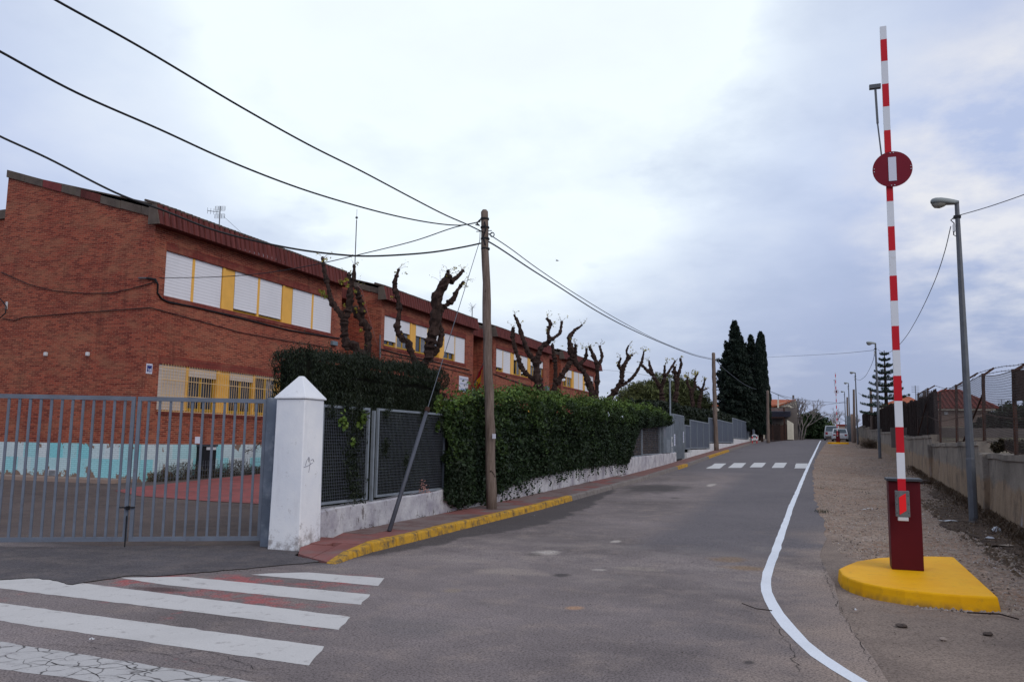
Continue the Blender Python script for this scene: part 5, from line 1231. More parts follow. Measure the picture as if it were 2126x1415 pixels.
cable('service cable from the near pole down to the corner of the school', [(997, 460), (940, 473), (860, 500), (760, 525), (650, 550), (540, 568), (440, 575), (330, 577)], pa_, (FX+.1, 20.8), .014, ends=(None, None))
cable('twisted cable from the near pole to the second pole, lower line', [(1012, 500), (1040, 517), (1100, 557), (1160, 595), (1240, 646), (1310, 683), (1380, 714), (1440, 737), (1478, 746)], pa_, tuple(tp2[:2]), .022, 'cable_thin')
cable('thin cable from the near pole to the second pole, upper line', [(1015, 486), (1060, 516), (1120, 560), (1200, 613), (1290, 667), (1370, 708), (1440, 735), (1478, 744)], pa_, tuple(tp2[:2]), .014, 'cable_thin')
cable('cable sagging from the second pole across the cypresses to the third pole', [(1484, 744), (1500, 762), (1525, 783), (1550, 800), (1575, 809), (1597, 811)], tuple(tp2[:2]), (-6.2, 96), .028, 'cable_thin')
cable('pair of cables from behind the cypresses to the far orange roof', [(1597, 811), (1620, 820), (1650, 827), (1690, 832), (1740, 836), (1757, 836)], (-6.2, 96), (3.5, 125), .03, 'cable_thin')
cable('lower cable from the cypresses towards the far street lamps', [(1597, 811), (1630, 826), (1650, 833), (1690, 840), (1720, 839), (1757, 833)], (-6.2, 96), (3.6, 125), .03, 'cable_thin')
cable('very thin cable crossing the sky behind the cypresses to the second lamp', [(1560, 743), (1600, 741), (1680, 737), (1750, 733), (1812, 727)], (-6, 96), (3.16, 52), .016, 'cable_thin')
cable('thin cable from the school corner passing the far pollards', [(1250, 767), (1300, 772), (1345, 779), (1380, 786)], (FX, 79), (-7.3, 44), .012, 'cable_thin')
L1, L2, L3, L4 = [tuple(p[:2]) for p in LAMPS[:4]]
cable('cable hanging from the near lamp to the second lamp', [(1974, 470), (1962, 520), (1945, 572), (1922, 625), (1900, 668), (1880, 700), (1860, 722), (1843, 732), (1830, 730), (1822, 725)], L1, L2, .012, 'cable_thin')
cable('cable from the near lamp out of the right side of the picture', [(1984, 449), (2050, 430), (2126, 404), (2200, 375)], L1, (6.5, 17.5), .011, 'cable_thin')
cable('cable hanging in a loop from the second to the third lamp', [(1817, 728), (1812, 750), (1803, 770), (1795, 782), (1784, 789), (1777, 786)], L2, L3, .016, 'cable_thin')
cable('low slack cables beyond the third lamp', [(1782, 815), (1795, 823), (1805, 824)], L3, (4.5, 90), .02, 'cable_thin')
# slanted stay
t = thing('pole_stay', 'thin steel stay wire in a slanted grey tube anchored in the pavement', 'stay')
s0 = at(808, 1102, 2, .13); s1 = at(886, 853, 0, s0[0]+.0); s2 = at(996, 500, 1, ty)
mb = MB(); mb.tube([s0, s1], [.036, .033], 12); mb.build('stay_tube', 'stay', t, smooth=True); mb = MB(); mb.tube([s1-(s1-s0)*.005, s1+(s1-s0)*.03], .045, 10); mb.build('tube_clamp', 'rust', t)
mb = MB(); mb.tube([s1, s2, at(997, 478, 1, ty)], .008, 6); mb.build('stay_wire', 'cable_thin', t)
# cables fixed on the brick
def wallcable(label, pts, r=.02, m='black', group='cables clipped to the school walls'):
    t = thing('wall_cable', label, 'cable', group); W = []
    for px, py, pl in pts: W.append(at(px, py, *((0, FX+.035) if pl == 'F' else (1, 20.92-.035))))
    mb = MB(); mb.tube(W, r, 6); mb.build('wire', m, t, smooth=True); return t
wallcable('thin black cable clipped across the gable and round the corner', [(5, 660, 'G'), (28, 665, 'G'), (50, 658, 'G'), (90, 655, 'G'), (150, 650, 'G'), (220, 645, 'G'), (308, 638.5, 'G'), (313, 638.5, 'F'), (400, 662, 'F'), (500, 690, 'F'), (600, 708, 'F'), (690, 722, 'F')], .014)
wallcable('black cable sagging across the gable wall', [(3, 565, 'G'), (60, 590, 'G'), (110, 603, 'G'), (180, 609, 'G'), (230, 608, 'G'), (270, 600, 'G'), (318, 586, 'G')], .014)
wallcable('thick black cable bundle under the first upper windows', [(322, 578, 'F'), (328, 590, 'F'), (327, 608, 'F'), (336, 620, 'F'), (350, 627, 'F'), (400, 636, 'F'), (500, 660, 'F'), (600, 685, 'F'), (690, 700, 'F'), (705, 702, 'F')], .03)
wallcable('black cable under the upper windows of the second block', [(790, 724, 'F'), (830, 735, 'F'), (900, 750, 'F'), (975, 768, 'F')], .03)
wallcable('second thin cable on the brick of the second block', [(792, 735, 'F'), (850, 745, 'F'), (920, 763, 'F'), (980, 778, 'F')], .016)
wallcable('dark looping cable on the third block', [(1025, 776, 'F'), (1050, 785, 'F'), (1080, 795, 'F'), (1110, 805, 'F')], .03)
wallcable('thin drop pipe on the third block', [(1070, 790, 'F'), (1070, 820, 'F')], .025)
t = thing('cable_anchor', 'pale steel strap anchoring the service cable at the gable corner', 'anchor'); mb = MB(); mb.tube([at(288, 577, 1, 20.87), at(305, 577, 1, 20.85)], .03, 6); mb.build('strap', 'lamp_steel', t); mb = MB(); mb.tube([at(305, 577, 1, 20.85), at(322, 580, 0, FX+.1), at(323, 586, 0, FX+.08)], .045, 6); mb.build('knot', 'black', t)
t = thing('wall_lantern', 'black curved bracket with a cable coil at the left edge of the gable', 'bracket'); mb = MB(); mb.tube([at(-8, 612, 1, 20.8), at(5, 625, 1, 20.8), at(13, 636, 1, 20.8), at(11, 650, 1, 20.8), at(-4, 663, 1, 20.8)], .022, 6); mb.build('coil', 'black', t); mb = MB(); c_ = at(14, 633, 1, 20.88); mb.box(c_[0]-.04, 20.86, c_[2]-.15, c_[0]+.03, 20.9, c_[2]+.12); mb.build('plate', 'ceramic', t)
t = thing('roof_cable', 'thin reddish cable falling from the recess roof to the second block', 'cable'); mb = MB(); mb.tube([at(742, 592, 1, 35.5), at(752, 603, 1, 35.6), at(762, 645, 1, 35.8), at(785, 720, 1, 36.0)], .018, 5); mb.build('wire', 'slab_red', t)
t = thing('vent_pipe', 'short pale pipe at the left corner of the second block', 'pipe'); mb = MB(); p = at(789, 695, 0, FX+.12); q = at(789, 742, 0, FX+.12); mb.tube([p, q], .04, 8); mb.build('pipe', 'lamp_steel', t)

# ================================================================== POLLARDED TREES
def pollard(label, X, limbs, zoomf, tufts=(), sc=None, trunk_to=None, group='pollarded trees in the school yard'):
    "limbs traced as polylines of (x, y, radius) and given real depth in the yard"
    t = thing('pollarded_tree', label, 'tree', group)
    base = limbs[0][0]; bx, by = zoomf(base[0], base[1]); b = at(bx, by, 0, X); Y = b[1]
    dist = math.hypot(b[0], b[1]); k = 1/sc; nrm = np.array([b[0], b[1], 0])/dist; side = np.array([nrm[1], -nrm[0], 0])
    def P(x, y, dd=0.0):
        px, py = zoomf(x, y); a = (b[0], b[1]); c = (b[0]+side[0], b[1]+side[1]); p = vplane(px, py, a, c); d = p-O; return p+d/np.linalg.norm(d)*dd
    for li, L in enumerate(limbs):
        d_end = 0 if li == 0 else random.uniform(-.5, .6); mb = MB(); pts, rr = [], []
        n = len(L)
        for i, q in enumerate(L):
            r = q[2]*k*dist/FPX*.86
            pts.append(P(q[0], q[1], d_end*i/max(1, n-1))); rr.append(r)
        if li == 0: pts = [np.array([pts[0][0], pts[0][1], gz(Y)-.1])]+pts; rr = [rr[0]*1.15]+rr
        S, R_ = [], []
        Q = [2*pts[0]-pts[1]]+pts+[2*pts[-1]-pts[-2]]; RR = [rr[0]]+rr+[rr[-1]]
        for i in range(1, len(Q)-2):
            m = max(2, int(np.linalg.norm(Q[i+1]-Q[i])/max(.05, .6*RR[i])))
            m = min(m, 9)
            for s in np.linspace(0, 1, m, endpoint=False):
                S.append(.5*((2*Q[i])+(-Q[i-1]+Q[i+1])*s+(2*Q[i-1]-5*Q[i]+4*Q[i+1]-Q[i+2])*s*s+(-Q[i-1]+3*Q[i]-3*Q[i+1]+Q[i+2])*s**3)); f_ = RR[i]+(RR[i+1]-RR[i])*s
                R_.append(f_*random.choice([.74, .86, .95, 1.0, 1.1, 1.3]))
        S.append(Q[-2]); R_.append(RR[-2]*1.25); S.append(Q[-2]+(Q[-2]-Q[-3])/np.linalg.norm(Q[-2]-Q[-3])*RR[-2]*.5); R_.append(RR[-2]*.75)
        mb.tube(S, R_, 11, wob=.24)
        for _ in range(max(3, int(len(S)*.9))):   # knuckles
            i = random.randrange(1, len(S)); a = random.uniform(0, 6.28); r = R_[i]; c_ = S[i]+side*math.cos(a)*r*.8+np.array([0, 0, math.sin(a)*r*.8])
            mb.tube([c_-np.array([0, 0, r*.4]), c_, c_+np.array([0, 0, r*.4])], [r*.25, r*.5, r*.2], 6)
        mb.build('trunk' if li == 0 else 'limb', 'bark', t)
        if li > 0:
            mb = MB(); e = S[-1]; dv = (S[-1]-S[-2]); dv /= np.linalg.norm(dv)+1e-9; mb.tube([e, e+dv*.012], [R_[-1]*.8]*2, 8)
    tw = MB(); Pl = []
    for L in limbs[1:]:
        e = P(L[-1][0], L[-1][1]); sc_ = max(1, dist/30)
        for _ in range(3):
            v = side*random.uniform(-1, 1)+np.array([0, 0, random.uniform(.1, 1.0)])+nrm*random.uniform(-.6, .6); v /= np.linalg.norm(v); ln_ = random.uniform(.12, .38)
            q1 = e+v*ln_*.5+np.array([0, 0, .03]); q2 = e+v*ln_; tw.tube([e, q1, q2], [.006*sc_, .005*sc_, .003*sc_], 4, cap=False); Pl += [q2+RNG.normal(0, .05, 3) for _ in range(3)]+[q1]
    tw.build('twigs', 'bark_pale', t, kind='stuff'); leaves('sprouts', np.array(Pl), .065*max(1, dist/30), 'leaf_yellow', t, 1, None, .4, 'stuff')
    if tufts:
        Pq = []
        for x, y, r, c in tufts: Pq.append(P(x, y, -.25)+RNG.normal(0, 1, (int(c*1.5), 3))*r*k*dist/FPX*.6)
        leaves('leaf_tuft', np.concatenate(Pq), .075*max(1, dist/26), 'leaf_yellow', t, 1, None, .45, 'stuff')
    return t
zA = lambda x, y: (640+x/5.894, 520+y/5.894); zB = lambda x, y: (540+x/2.947, 400+y/2.947); zC = lambda x, y: (1160+x/3.537, 620+y/3.537)
pollard('nearest pollarded tree, dark forked trunk before the first school block', -12.5, [[(600, 1330, 62), (480, 1150, 55), (445, 1000, 48), (440, 850, 46)],
    [(440, 830, 44), (390, 760, 42), (330, 690, 42), (275, 600, 42), (245, 450, 34), (215, 330, 30), (188, 200, 26), (178, 120, 21), (176, 95, 20)],
    [(445, 880, 44), (500, 700, 54), (510, 560, 50), (520, 440, 40), (558, 330, 30), (560, 240, 22), (562, 190, 20)], [(520, 450, 32), (502, 360, 30), (500, 295, 30)]], zA,
    [(410, 390, 22, 46), (470, 350, 16, 26), (485, 430, 14, 16), (175, 520, 26, 50), (210, 560, 18, 34), (150, 490, 16, 12), (575, 500, 14, 16), (205, 105, 26, 14), (440, 665, 10, 10)], 5.894)
pollard('thick leaning pollarded stem just behind the nearest pollard', -14.5, [[(725, 1260, 48), (730, 1100, 42), (728, 940, 46)], [(728, 940, 46), (650, 850, 50), (590, 770, 50), (560, 700, 45)], [(640, 830, 46), (660, 720, 52), (640, 620, 46), (605, 520, 40), (590, 450, 24)], [(690, 1250, 60), (620, 1260, 40)]], zA,
    [(640, 975, 14, 18), (675, 650, 12, 14), (575, 715, 12, 14), (590, 760, 8, 8), (690, 740, 6, 6)], 5.894)
pollard('pollarded tree with a thick knotted centre before the second block windows', -12, [[(1000, 1110, 30), (1000, 1050, 30)], [(985, 1080, 26), (955, 1040, 24), (920, 965, 22), (905, 915, 26), (865, 890, 20), (838, 830, 20), (848, 760, 18), (850, 680, 18), (828, 600, 21), (822, 560, 18), (838, 500, 12), (848, 470, 9)],
    [(1000, 1050, 28), (1050, 990, 22), (1095, 935, 22), (1108, 860, 18), (1095, 780, 20), (1118, 710, 17), (1180, 650, 20), (1205, 600, 12), (1245, 545, 10)],
    [(1035, 1040, 26), (1035, 960, 30), (1055, 870, 42), (1072, 770, 40), (1080, 690, 38), (1088, 625, 32), (1125, 560, 34), (1155, 505, 24)], [(1100, 620, 14), (1104, 545, 8)], [(1152, 505, 14), (1149, 475, 10)], [(1165, 545, 22), (1210, 510, 14), (1242, 476, 12)]], zB,
    [(835, 485, 14, 8), (1148, 515, 16, 22), (1190, 465, 14, 12), (1255, 565, 12, 10), (880, 490, 12, 5), (805, 640, 7, 10), (1100, 550, 10, 5)], 2.947)
pollard('many-armed pollarded tree before the third block', -11.5, [[(1745, 1300, 30), (1715, 1220, 28), (1695, 1120, 26), (1690, 1040, 26)], [(1692, 1150, 20), (1640, 1115, 16), (1600, 1070, 18), (1580, 1010, 15), (1560, 950, 16), (1545, 880, 15), (1548, 825, 11)],
    [(1690, 1040, 20), (1640, 975, 18), (1605, 880, 16), (1580, 800, 13), (1555, 748, 8)], [(1690, 1040, 20), (1720, 950, 18), (1770, 905, 15), (1760, 850, 13), (1776, 800, 14), (1754, 768, 8)], [(1765, 908, 14), (1800, 885, 11), (1835, 855, 12), (1846, 788, 8)]], zB,
    [(1600, 790, 10, 5), (1805, 800, 14, 8), (1750, 840, 8, 5)], 2.947)
pollard('pollarded tree with a long curving arm between third and fourth blocks', -12.5, [[(1785, 1290, 22), (1800, 1200, 20), (1815, 1160, 20)], [(1815, 1170, 20), (1860, 1095, 18), (1905, 1020, 20), (1900, 950, 18), (1892, 890, 17), (1925, 840, 12), (1950, 825, 9), (1970, 808, 6)], [(1800, 1200, 15), (1808, 1080, 13), (1798, 1000, 14), (1788, 930, 10)], [(1905, 1010, 14), (1930, 970, 9), (1928, 930, 9)]], zB, [(1895, 890, 10, 5), (1845, 935, 8, 3)], 2.947)
pollard('twin-armed pollarded tree before the last school windows', -11, [[(2060, 1320, 28), (2035, 1240, 26), (2010, 1160, 22)], [(2010, 1170, 22), (1985, 1100, 18), (1935, 1050, 20), (1925, 990, 15), (1932, 935, 9)], [(1945, 1060, 15), (1990, 1010, 14), (1998, 955, 9)], [(2050, 1270, 20), (2062, 1180, 16), (2062, 1060, 14), (2040, 1000, 14), (2018, 945, 9)], [(2063, 1065, 14), (2092, 1005, 13), (2078, 938, 8)]], zB, [(2035, 930, 10, 5), (1970, 950, 8, 4)], 2.947)
pollard('pollarded tree leaning right, standing clear against the sky', -11, [[(345, 800, 30), (385, 720, 26), (430, 655, 24), (462, 610, 22)], [(462, 610, 22), (466, 540, 20), (485, 480, 18), (512, 430, 17), (497, 390, 9), (512, 345, 7)], [(468, 530, 14), (440, 490, 16), (456, 436, 8)], [(512, 430, 12), (540, 412, 8)], [(450, 640, 18), (510, 605, 13), (560, 555, 13), (600, 485, 11), (615, 440, 10), (625, 388, 7)]], zC, [(540, 385, 18, 8), (640, 375, 14, 6), (430, 470, 8, 3)], 3.537)
pollard('pollarded tree with a long arm stretched to the left, before the green tree', -11, [[(760, 800, 22), (758, 700, 20), (745, 640, 20)], [(745, 645, 18), (690, 562, 15), (645, 520, 12), (608, 484, 10)], [(690, 560, 13), (672, 500, 13), (664, 458, 8)], [(758, 660, 15), (775, 570, 16), (778, 490, 8)], [(775, 580, 13), (822, 515, 10), (855, 458, 8)]], zC, [(800, 440, 10, 6)], 3.537)
pollard('pollarded tree with two upright fists left of the second timber pole', -11, [[(850, 800, 22), (862, 700, 20), (872, 610, 18)], [(870, 620, 16), (850, 540, 18), (852, 500, 12)], [(872, 610, 15), (885, 530, 12), (900, 480, 10), (892, 440, 8)]], zC, [(930, 565, 8, 6)], 3.537)
pollard('slender pollarded tree nearest the second timber pole', -11.5, [[(985, 800, 16), (975, 700, 14), (968, 660, 13)], [(968, 665, 11), (945, 620, 10), (945, 580, 7)], [(975, 700, 12), (1000, 640, 11), (1000, 590, 10), (1022, 545, 7)]], zC, [(940, 560, 22, 24), (1000, 545, 24, 26)], 3.537)
pollard('thin forked pollarded tree just left of the second timber pole', -11.5, [[(1030, 800, 15), (1040, 730, 13), (1052, 670, 12)], [(1052, 675, 10), (1018, 645, 8), (990, 640, 7)], [(1052, 670, 9), (1062, 640, 9), (1075, 590, 7)], [(1060, 670, 7), (1088, 660, 6)]], zC, [(1070, 590, 16, 10)], 3.537)
# ================================================================== TREES AND BUSHES BEHIND
def canopy(name, label, cat, px, py_base, Y, blobs, lsize, matn, n, trunk=None, group=None, up=None, spread=.9, aspect=.35, depth=1.0, core=True, dens=None):
    "crown built of ragged clumps; blobs = (px, py, radius px)"
    t = thing(name, label, cat, group); b = at(px, py_base, 1, Y); a = (b[0], b[1]); d = math.hypot(b[0], b[1]); c = (b[0]-b[1]/d, b[1]+b[0]/d)
    s = d/FPX; tot = sum(r*r for *_, r in blobs); P = []
    for x, y, r in blobs:
        c_ = vplane(x, y, a, c); R = r*s; k = int(n*r*r/tot); u = RNG.normal(size=(k, 3)); u /= np.linalg.norm(u, axis=1)[:, None]
        rad = R*(RNG.random(k)**.33)[:, None]; lum = 1+.28*np.sin(u[:, :1]*7+u[:, 1:2]*5+x)+.2*np.sin(u[:, 2:]*9+y)
        P.append(c_+u*rad*lum*np.array([1, 1, 1])+np.array([0, 0, 0]))
        if core:
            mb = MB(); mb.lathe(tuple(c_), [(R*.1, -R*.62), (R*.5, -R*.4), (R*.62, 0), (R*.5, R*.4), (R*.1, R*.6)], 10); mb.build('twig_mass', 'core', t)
    leaves('crown', np.concatenate(P), lsize, matn, t, spread, up, aspect, 'stuff')
    if trunk is None: mb = MB(); mb.tube([(b[0], b[1], gz(Y)-.2), (b[0]+.1, b[1], gz(Y)+1), (b[0], b[1], gz(Y)+2.2)], [.22*lsize/.3, .16*lsize/.3, .1*lsize/.3], 8); mb.build('trunk', 'bark', t)
    return t
canopy('pepper_tree', 'broad olive green feathery tree behind the far pollards', 'tree', 1390, 905, 92, [(1365, 822, 34), (1340, 832, 26), (1400, 826, 32), (1425, 822, 28), (1375, 804, 22), (1405, 803, 20), (1440, 838, 26), (1460, 842, 18), (1330, 850, 20), (1375, 850, 36), (1420, 850, 34), (1352, 806, 16), (1430, 800, 12)], .62, 'leaf_pepper', 34000, up=(0, 0, -.7), aspect=.16, core=True)
canopy('pepper_tree', 'thin greyish tree at the left edge of the olive green tree', 'tree', 1305, 890, 88, [(1302, 822, 20), (1318, 808, 16), (1292, 830, 14), (1312, 835, 22), (1330, 800, 10)], .5, 'leaf_pepper', 4200, up=(0, 0, -.5), aspect=.13, core=False)
def conifer(label, pxb, pyb, Y, prof, n, lsize, kind='cypress', matn='leaf_conifer', name='cypress', cat='tree', group='dark cypresses behind the third pole'):
    "prof = rows (py, left px, right px)"
    t = thing(name, label, cat, group); b = at(pxb, pyb, 1, Y); a = (b[0], b[1]); d = math.hypot(b[0], b[1]); c = (b[0]-b[1]/d, b[1]+b[0]/d)
    sdv = np.array([b[1], -b[0], 0])/d; fwv = np.array([b[0], b[1], 0])/d
    rows = [(vplane((l+r)/2, py, a, c), (r-l)/2*d/FPX) for py, l, r in prof]
    zs_ = np.array([q[0][2] for q in rows])[::-1]; cx = np.array([(q[0]-b)@sdv for q in rows])[::-1]; rr = np.array([q[1] for q in rows])[::-1]
    area = np.maximum(rr, .05); zz = RNG.random(n*3)*(zs_[-1]-zs_[0])+zs_[0]; keep = RNG.random(n*3) < np.interp(zz, zs_, area)/area.max(); zz = zz[keep][:n]; k = len(zz)
    th = RNG.uniform(0, 2*math.pi, k); R = np.interp(zz, zs_, rr)
    if kind == 'cypress': lum = 1+.06*np.sin(th*5+zz*2)+.05*np.sin(zz*7+th*3); rad = R*lum*(1-RNG.exponential(.07, k)); up = (0, 0, 1.3)
    else:
        # layered branch sprays sticking out at their own heights
        lay = zz*1.25+th*.55; lum = .55+.35*np.abs(np.sin(lay*math.pi))**2+.20*np.sin(th*4+zz*1.7)+.16*np.sin(th*7+zz*4.3); rad = R*.9*lum*(1-RNG.exponential(.10, k)); up = (0, 0, .25)
    P = b[None, :]*np.array([1, 1, 0])+sdv*(np.interp(zz, zs_, cx)+rad*np.cos(th))[:, None]+fwv*(rad*np.sin(th))[:, None]; P[:, 2] = zz+(rad*.12 if kind != 'cypress' else 0)
    leaves('crown', P, lsize, matn, t, .8, up, .3, 'stuff')
    if kind != 'cypress':
        ns = 430; zc_ = RNG.random(ns)**.9*(zs_[-1]-zs_[0])+zs_[0]; thc = RNG.uniform(0, 6.28, ns); Rc = np.interp(zc_, zs_, rr); cc = np.interp(zc_, zs_, cx); S_ = []
        for i in range(ns):
            m_ = 46; u = RNG.random(m_)**.7; ext = Rc[i]*RNG.uniform(.70, 1.22)+.05; w_ = .20*(1-u)*min(1.6, Rc[i])+.04
            rad_ = Rc[i]*.55+(ext-Rc[i]*.55)*u; an = thc[i]+RNG.normal(0, 1, m_)*w_/np.maximum(rad_, .3)
            S_.append(b[None, :]*np.array([1, 1, 0])+sdv*(cc[i]+rad_*np.cos(an))[:, None]+fwv*(rad_*np.sin(an))[:, None]+np.array([0, 0, 1])*(zc_[i]+RNG.normal(0, 1, m_)*w_*.55+u*.45)[:, None])
        leaves('spray', np.concatenate(S_), lsize*.8, matn, t, .7, (0, 0, .5), .3, 'stuff')
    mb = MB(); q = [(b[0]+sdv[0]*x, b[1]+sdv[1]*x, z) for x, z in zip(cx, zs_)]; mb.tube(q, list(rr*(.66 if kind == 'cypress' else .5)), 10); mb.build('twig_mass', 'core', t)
    mb = MB(); mb.tube([(b[0], b[1], gz(Y)-.3), (b[0], b[1], zs_[0]+.5)], [.28, .22], 8); mb.build('trunk', 'bark', t)
    return t
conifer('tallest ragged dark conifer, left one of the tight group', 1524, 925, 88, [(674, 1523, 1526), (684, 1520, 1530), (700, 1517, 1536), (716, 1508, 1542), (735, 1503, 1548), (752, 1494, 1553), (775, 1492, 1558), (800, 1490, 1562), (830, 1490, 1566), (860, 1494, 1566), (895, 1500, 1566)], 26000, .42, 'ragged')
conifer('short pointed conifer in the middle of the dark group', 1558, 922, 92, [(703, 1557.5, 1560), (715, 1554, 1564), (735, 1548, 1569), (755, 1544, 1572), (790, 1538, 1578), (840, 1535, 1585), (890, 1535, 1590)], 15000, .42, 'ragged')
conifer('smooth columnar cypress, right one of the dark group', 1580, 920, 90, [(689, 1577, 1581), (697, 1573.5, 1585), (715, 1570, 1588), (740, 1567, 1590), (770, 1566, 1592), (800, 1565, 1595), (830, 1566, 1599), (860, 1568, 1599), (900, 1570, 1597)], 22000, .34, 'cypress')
# layered star pine
t = thing('star_pine', 'tall layered pine with tiers of flat branches beside the second lamp', 'tree'); Y = 72.; b = at(1843, 905, 1, Y); a = (b[0], b[1]); d = math.hypot(*a); c = (b[0]-b[1]/d, b[1]+b[0]/d); s = d/FPX
tipz = vplane(1841, 727, a, c)[2]; mb = MB(); mb.tube([(b[0], b[1], 1.2), (b[0], b[1], 6), (b[0], b[1], tipz)], [.2, .12, .03], 8); mb.build('trunk', 'bark', t)
P = []; br = MB()
for py, w_ in [(734, 8), (746, 11), (759, 17), (773, 20), (786, 25), (799, 29), (812, 34), (826, 42), (842, 46), (860, 50)]:
    z = vplane(1842, py, a, c)[2]; R = w_*s*.98; nb = 6
    for k in range(nb):
        an = 2*math.pi*k/nb+py; m = int(9+w_*1.7); u = RNG.random(m)**.6
        e = np.array([math.cos(an), math.sin(an), 0]); sd_ = np.array([-e[1], e[0], 0]); root = np.array([b[0], b[1], z-.05])
        br.tube([root, root+e*R*.5+np.array([0, 0, -.05]), root+e*R+np.array([0, 0, .18])], [.04, .03, .01], 4)
        u = np.concatenate([u, u*.9+.1]); m = len(u); P.append(root+e*(u*R)[:, None]+sd_*((RNG.random(m)-.5)*R*.5*np.sin(np.clip(u, .05, 1)*2.6))[:, None]+np.array([0, 0, 1])*(-.05+.30*u**2*min(1, R)+RNG.random(m)*.09)[:, None])
br.build('branch', 'bark', t, kind='stuff')
leaves('needles', np.concatenate(P), .19, 'leaf_pine', t, .6, (0, 0, .5), .28, 'stuff')
canopy('bush', 'dark green bush at the top of the street left of the cars', 'bush', 1680, 912, 118, [(1672, 880, 17), (1690, 878, 20), (1705, 888, 16), (1655, 890, 15), (1680, 895, 20), (1700, 900, 15), (1640, 900, 12), (1662, 902, 14), (1718, 900, 10), (1688, 866, 9)], .45, 'leaf_bush', 14000, group='bushes at the top of the street')
canopy('bush', 'bright yellow green shrub right behind the white van', 'bush', 1722, 908, 122, [(1722, 886, 8), (1730, 890, 7), (1716, 892, 7)], .35, 'leaf_lime', 1500, core=False, group='bushes at the top of the street')
canopy('bush', 'dark low undergrowth at the foot of the bare tree', 'bush', 1640, 912, 112, [(1640, 898, 9), (1650, 902, 9), (1630, 904, 6), (1660, 904, 8)], .4, 'leaf_bush', 2500, group='bushes at the top of the street')
def bare(label, px, pyb, Y, w_, h_, n, group='bare trees at the top of the street', depth=6):
    t = thing('bare_tree', label, 'tree', group); b = at(px, pyb, 1, Y); d = math.hypot(b[0], b[1]); s = d/FPX; mb = MB(); st = random.getstate(); random.seed(int(px))
    def grow(p, v, L, r, k):
        if k == 0 or r < .003: return
        q = p+v*L; mid = p+v*L*.5+np.array([random.uniform(-1, 1) for _ in range(3)])*L*.07
        mb.tube([p, mid, q], [r, r*.85, r*.7], 4, cap=False)
        for _ in range(random.choice([2, 3, 3]) if k > 1 else 2):
            nv = v+np.array([random.uniform(-1, 1), random.uniform(-1, 1), random.uniform(-.45, .7)])*.75; nv /= np.linalg.norm(nv); grow(q, nv, L*random.uniform(.6, .85), r*.66, k-1)
    for i in range(n):
        v = np.array([random.uniform(-1, 1)*w_, random.uniform(-.5, .5), 1.0]); v /= np.linalg.norm(v); grow(np.array([b[0]+random.uniform(-.3, .3), b[1], gz(Y)]), v, h_*s*.30, .10, depth)
    random.setstate(st); mb.build('branches', 'bark_pale', t, kind='stuff'); return t
bare('large pale bare tree beside the derelict shed', 1662, 905, 108, .7, 84, 4)
bare('distant bare tree beyond the far barrier', 1748, 905, 150, .9, 60, 4)

# ================================================================== HOUSES AND SHEDS AT THE TOP OF THE STREET
def boxpx(mb, Y, x0, x1, y0, y1, depth=.3, z0=None):
    a = at(x0, y1, 1, Y); b = at(x1, y0, 1, Y); mb.box(a[0], Y, min(a[2], b[2]) if z0 is None else z0, b[0], Y+depth, max(a[2], b[2])); return mb
t = thing('cream_house', 'cream house with an orange tiled lean-to roof behind the cypresses', 'house'); Y = 112
l = at(1560, 828, 1, Y); r = at(1652, 826, 1, Y); e1 = at(1600, 843, 1, Y); e2 = at(1652, 829, 1, Y); zb = gz(Y)
mb = MB(); mb.add([(l[0], Y, zb), (r[0], Y, zb), (r[0], Y, e2[2]), (at(1616, 838, 1, Y)[0], Y, at(1616, 838, 1, Y)[2]), (at(1598, 845, 1, Y)[0], Y, at(1598, 845, 1, Y)[2]), (l[0], Y, e1[2]-.1),
             (l[0], Y+9, zb), (r[0], Y+9, zb), (r[0], Y+9, e2[2])], [(0, 1, 2, 3, 4, 5), (1, 7, 8, 2)]); mb.build('wall', 'render_cream', t)
mb = MB(); A_ = at(1580, 841, 1, Y-.3); B_ = at(1612, 841, 1, Y-.3); C_ = at(1652, 828, 1, Y-.3); D_ = at(1650, 826.5, 1, Y-.3); E2 = at(1580, 828.5, 1, Y+.0)
mb.add([tuple(A_), tuple(B_), tuple(C_), (D_[0], Y+6, D_[2]+.15), (E2[0], Y+6, E2[2]+.3)], [(0, 1, 2, 3, 4)]); mb.add([tuple(A_-np.array([0, 0, .2])), tuple(B_-np.array([0, 0, .2])), tuple(C_-np.array([0, 0, .2])), tuple(A_), tuple(B_), tuple(C_)], [(0, 1, 4, 3), (1, 2, 5, 4)]); mb.build('roof', 'tile_orange', t)
mb = MB(); boxpx(mb, Y-.6, 1614, 1617, 829, 846); mb.build('chimney', 'render_cream', t)
mb = MB(); boxpx(mb, Y-.5, 1645, 1649, 820, 828); mb.build('chimney', 'render_grey', t)
mb = MB(); boxpx(mb, Y-.2, 1596, 1640, 844, 845.5, .2); mb.build('gutter', 'rust', t)
mb = MB(); boxpx(mb, Y-.4, 1615.6, 1616.2, 818, 830, .1); mb.build('aerial', 'lamp_steel', t)
t = thing('derelict_shed', 'derelict grey block shed with a navy awning and open front', 'shed'); Y = 106
mb = MB(); boxpx(mb, Y, 1588, 1655, 846, 908, .3, gz(Y)); mb.build('wall', 'render_grey', t)
mb = MB(); boxpx(mb, Y-.15, 1600, 1630, 848, 854, .1); mb.build('pink_patch', 'slab', t)
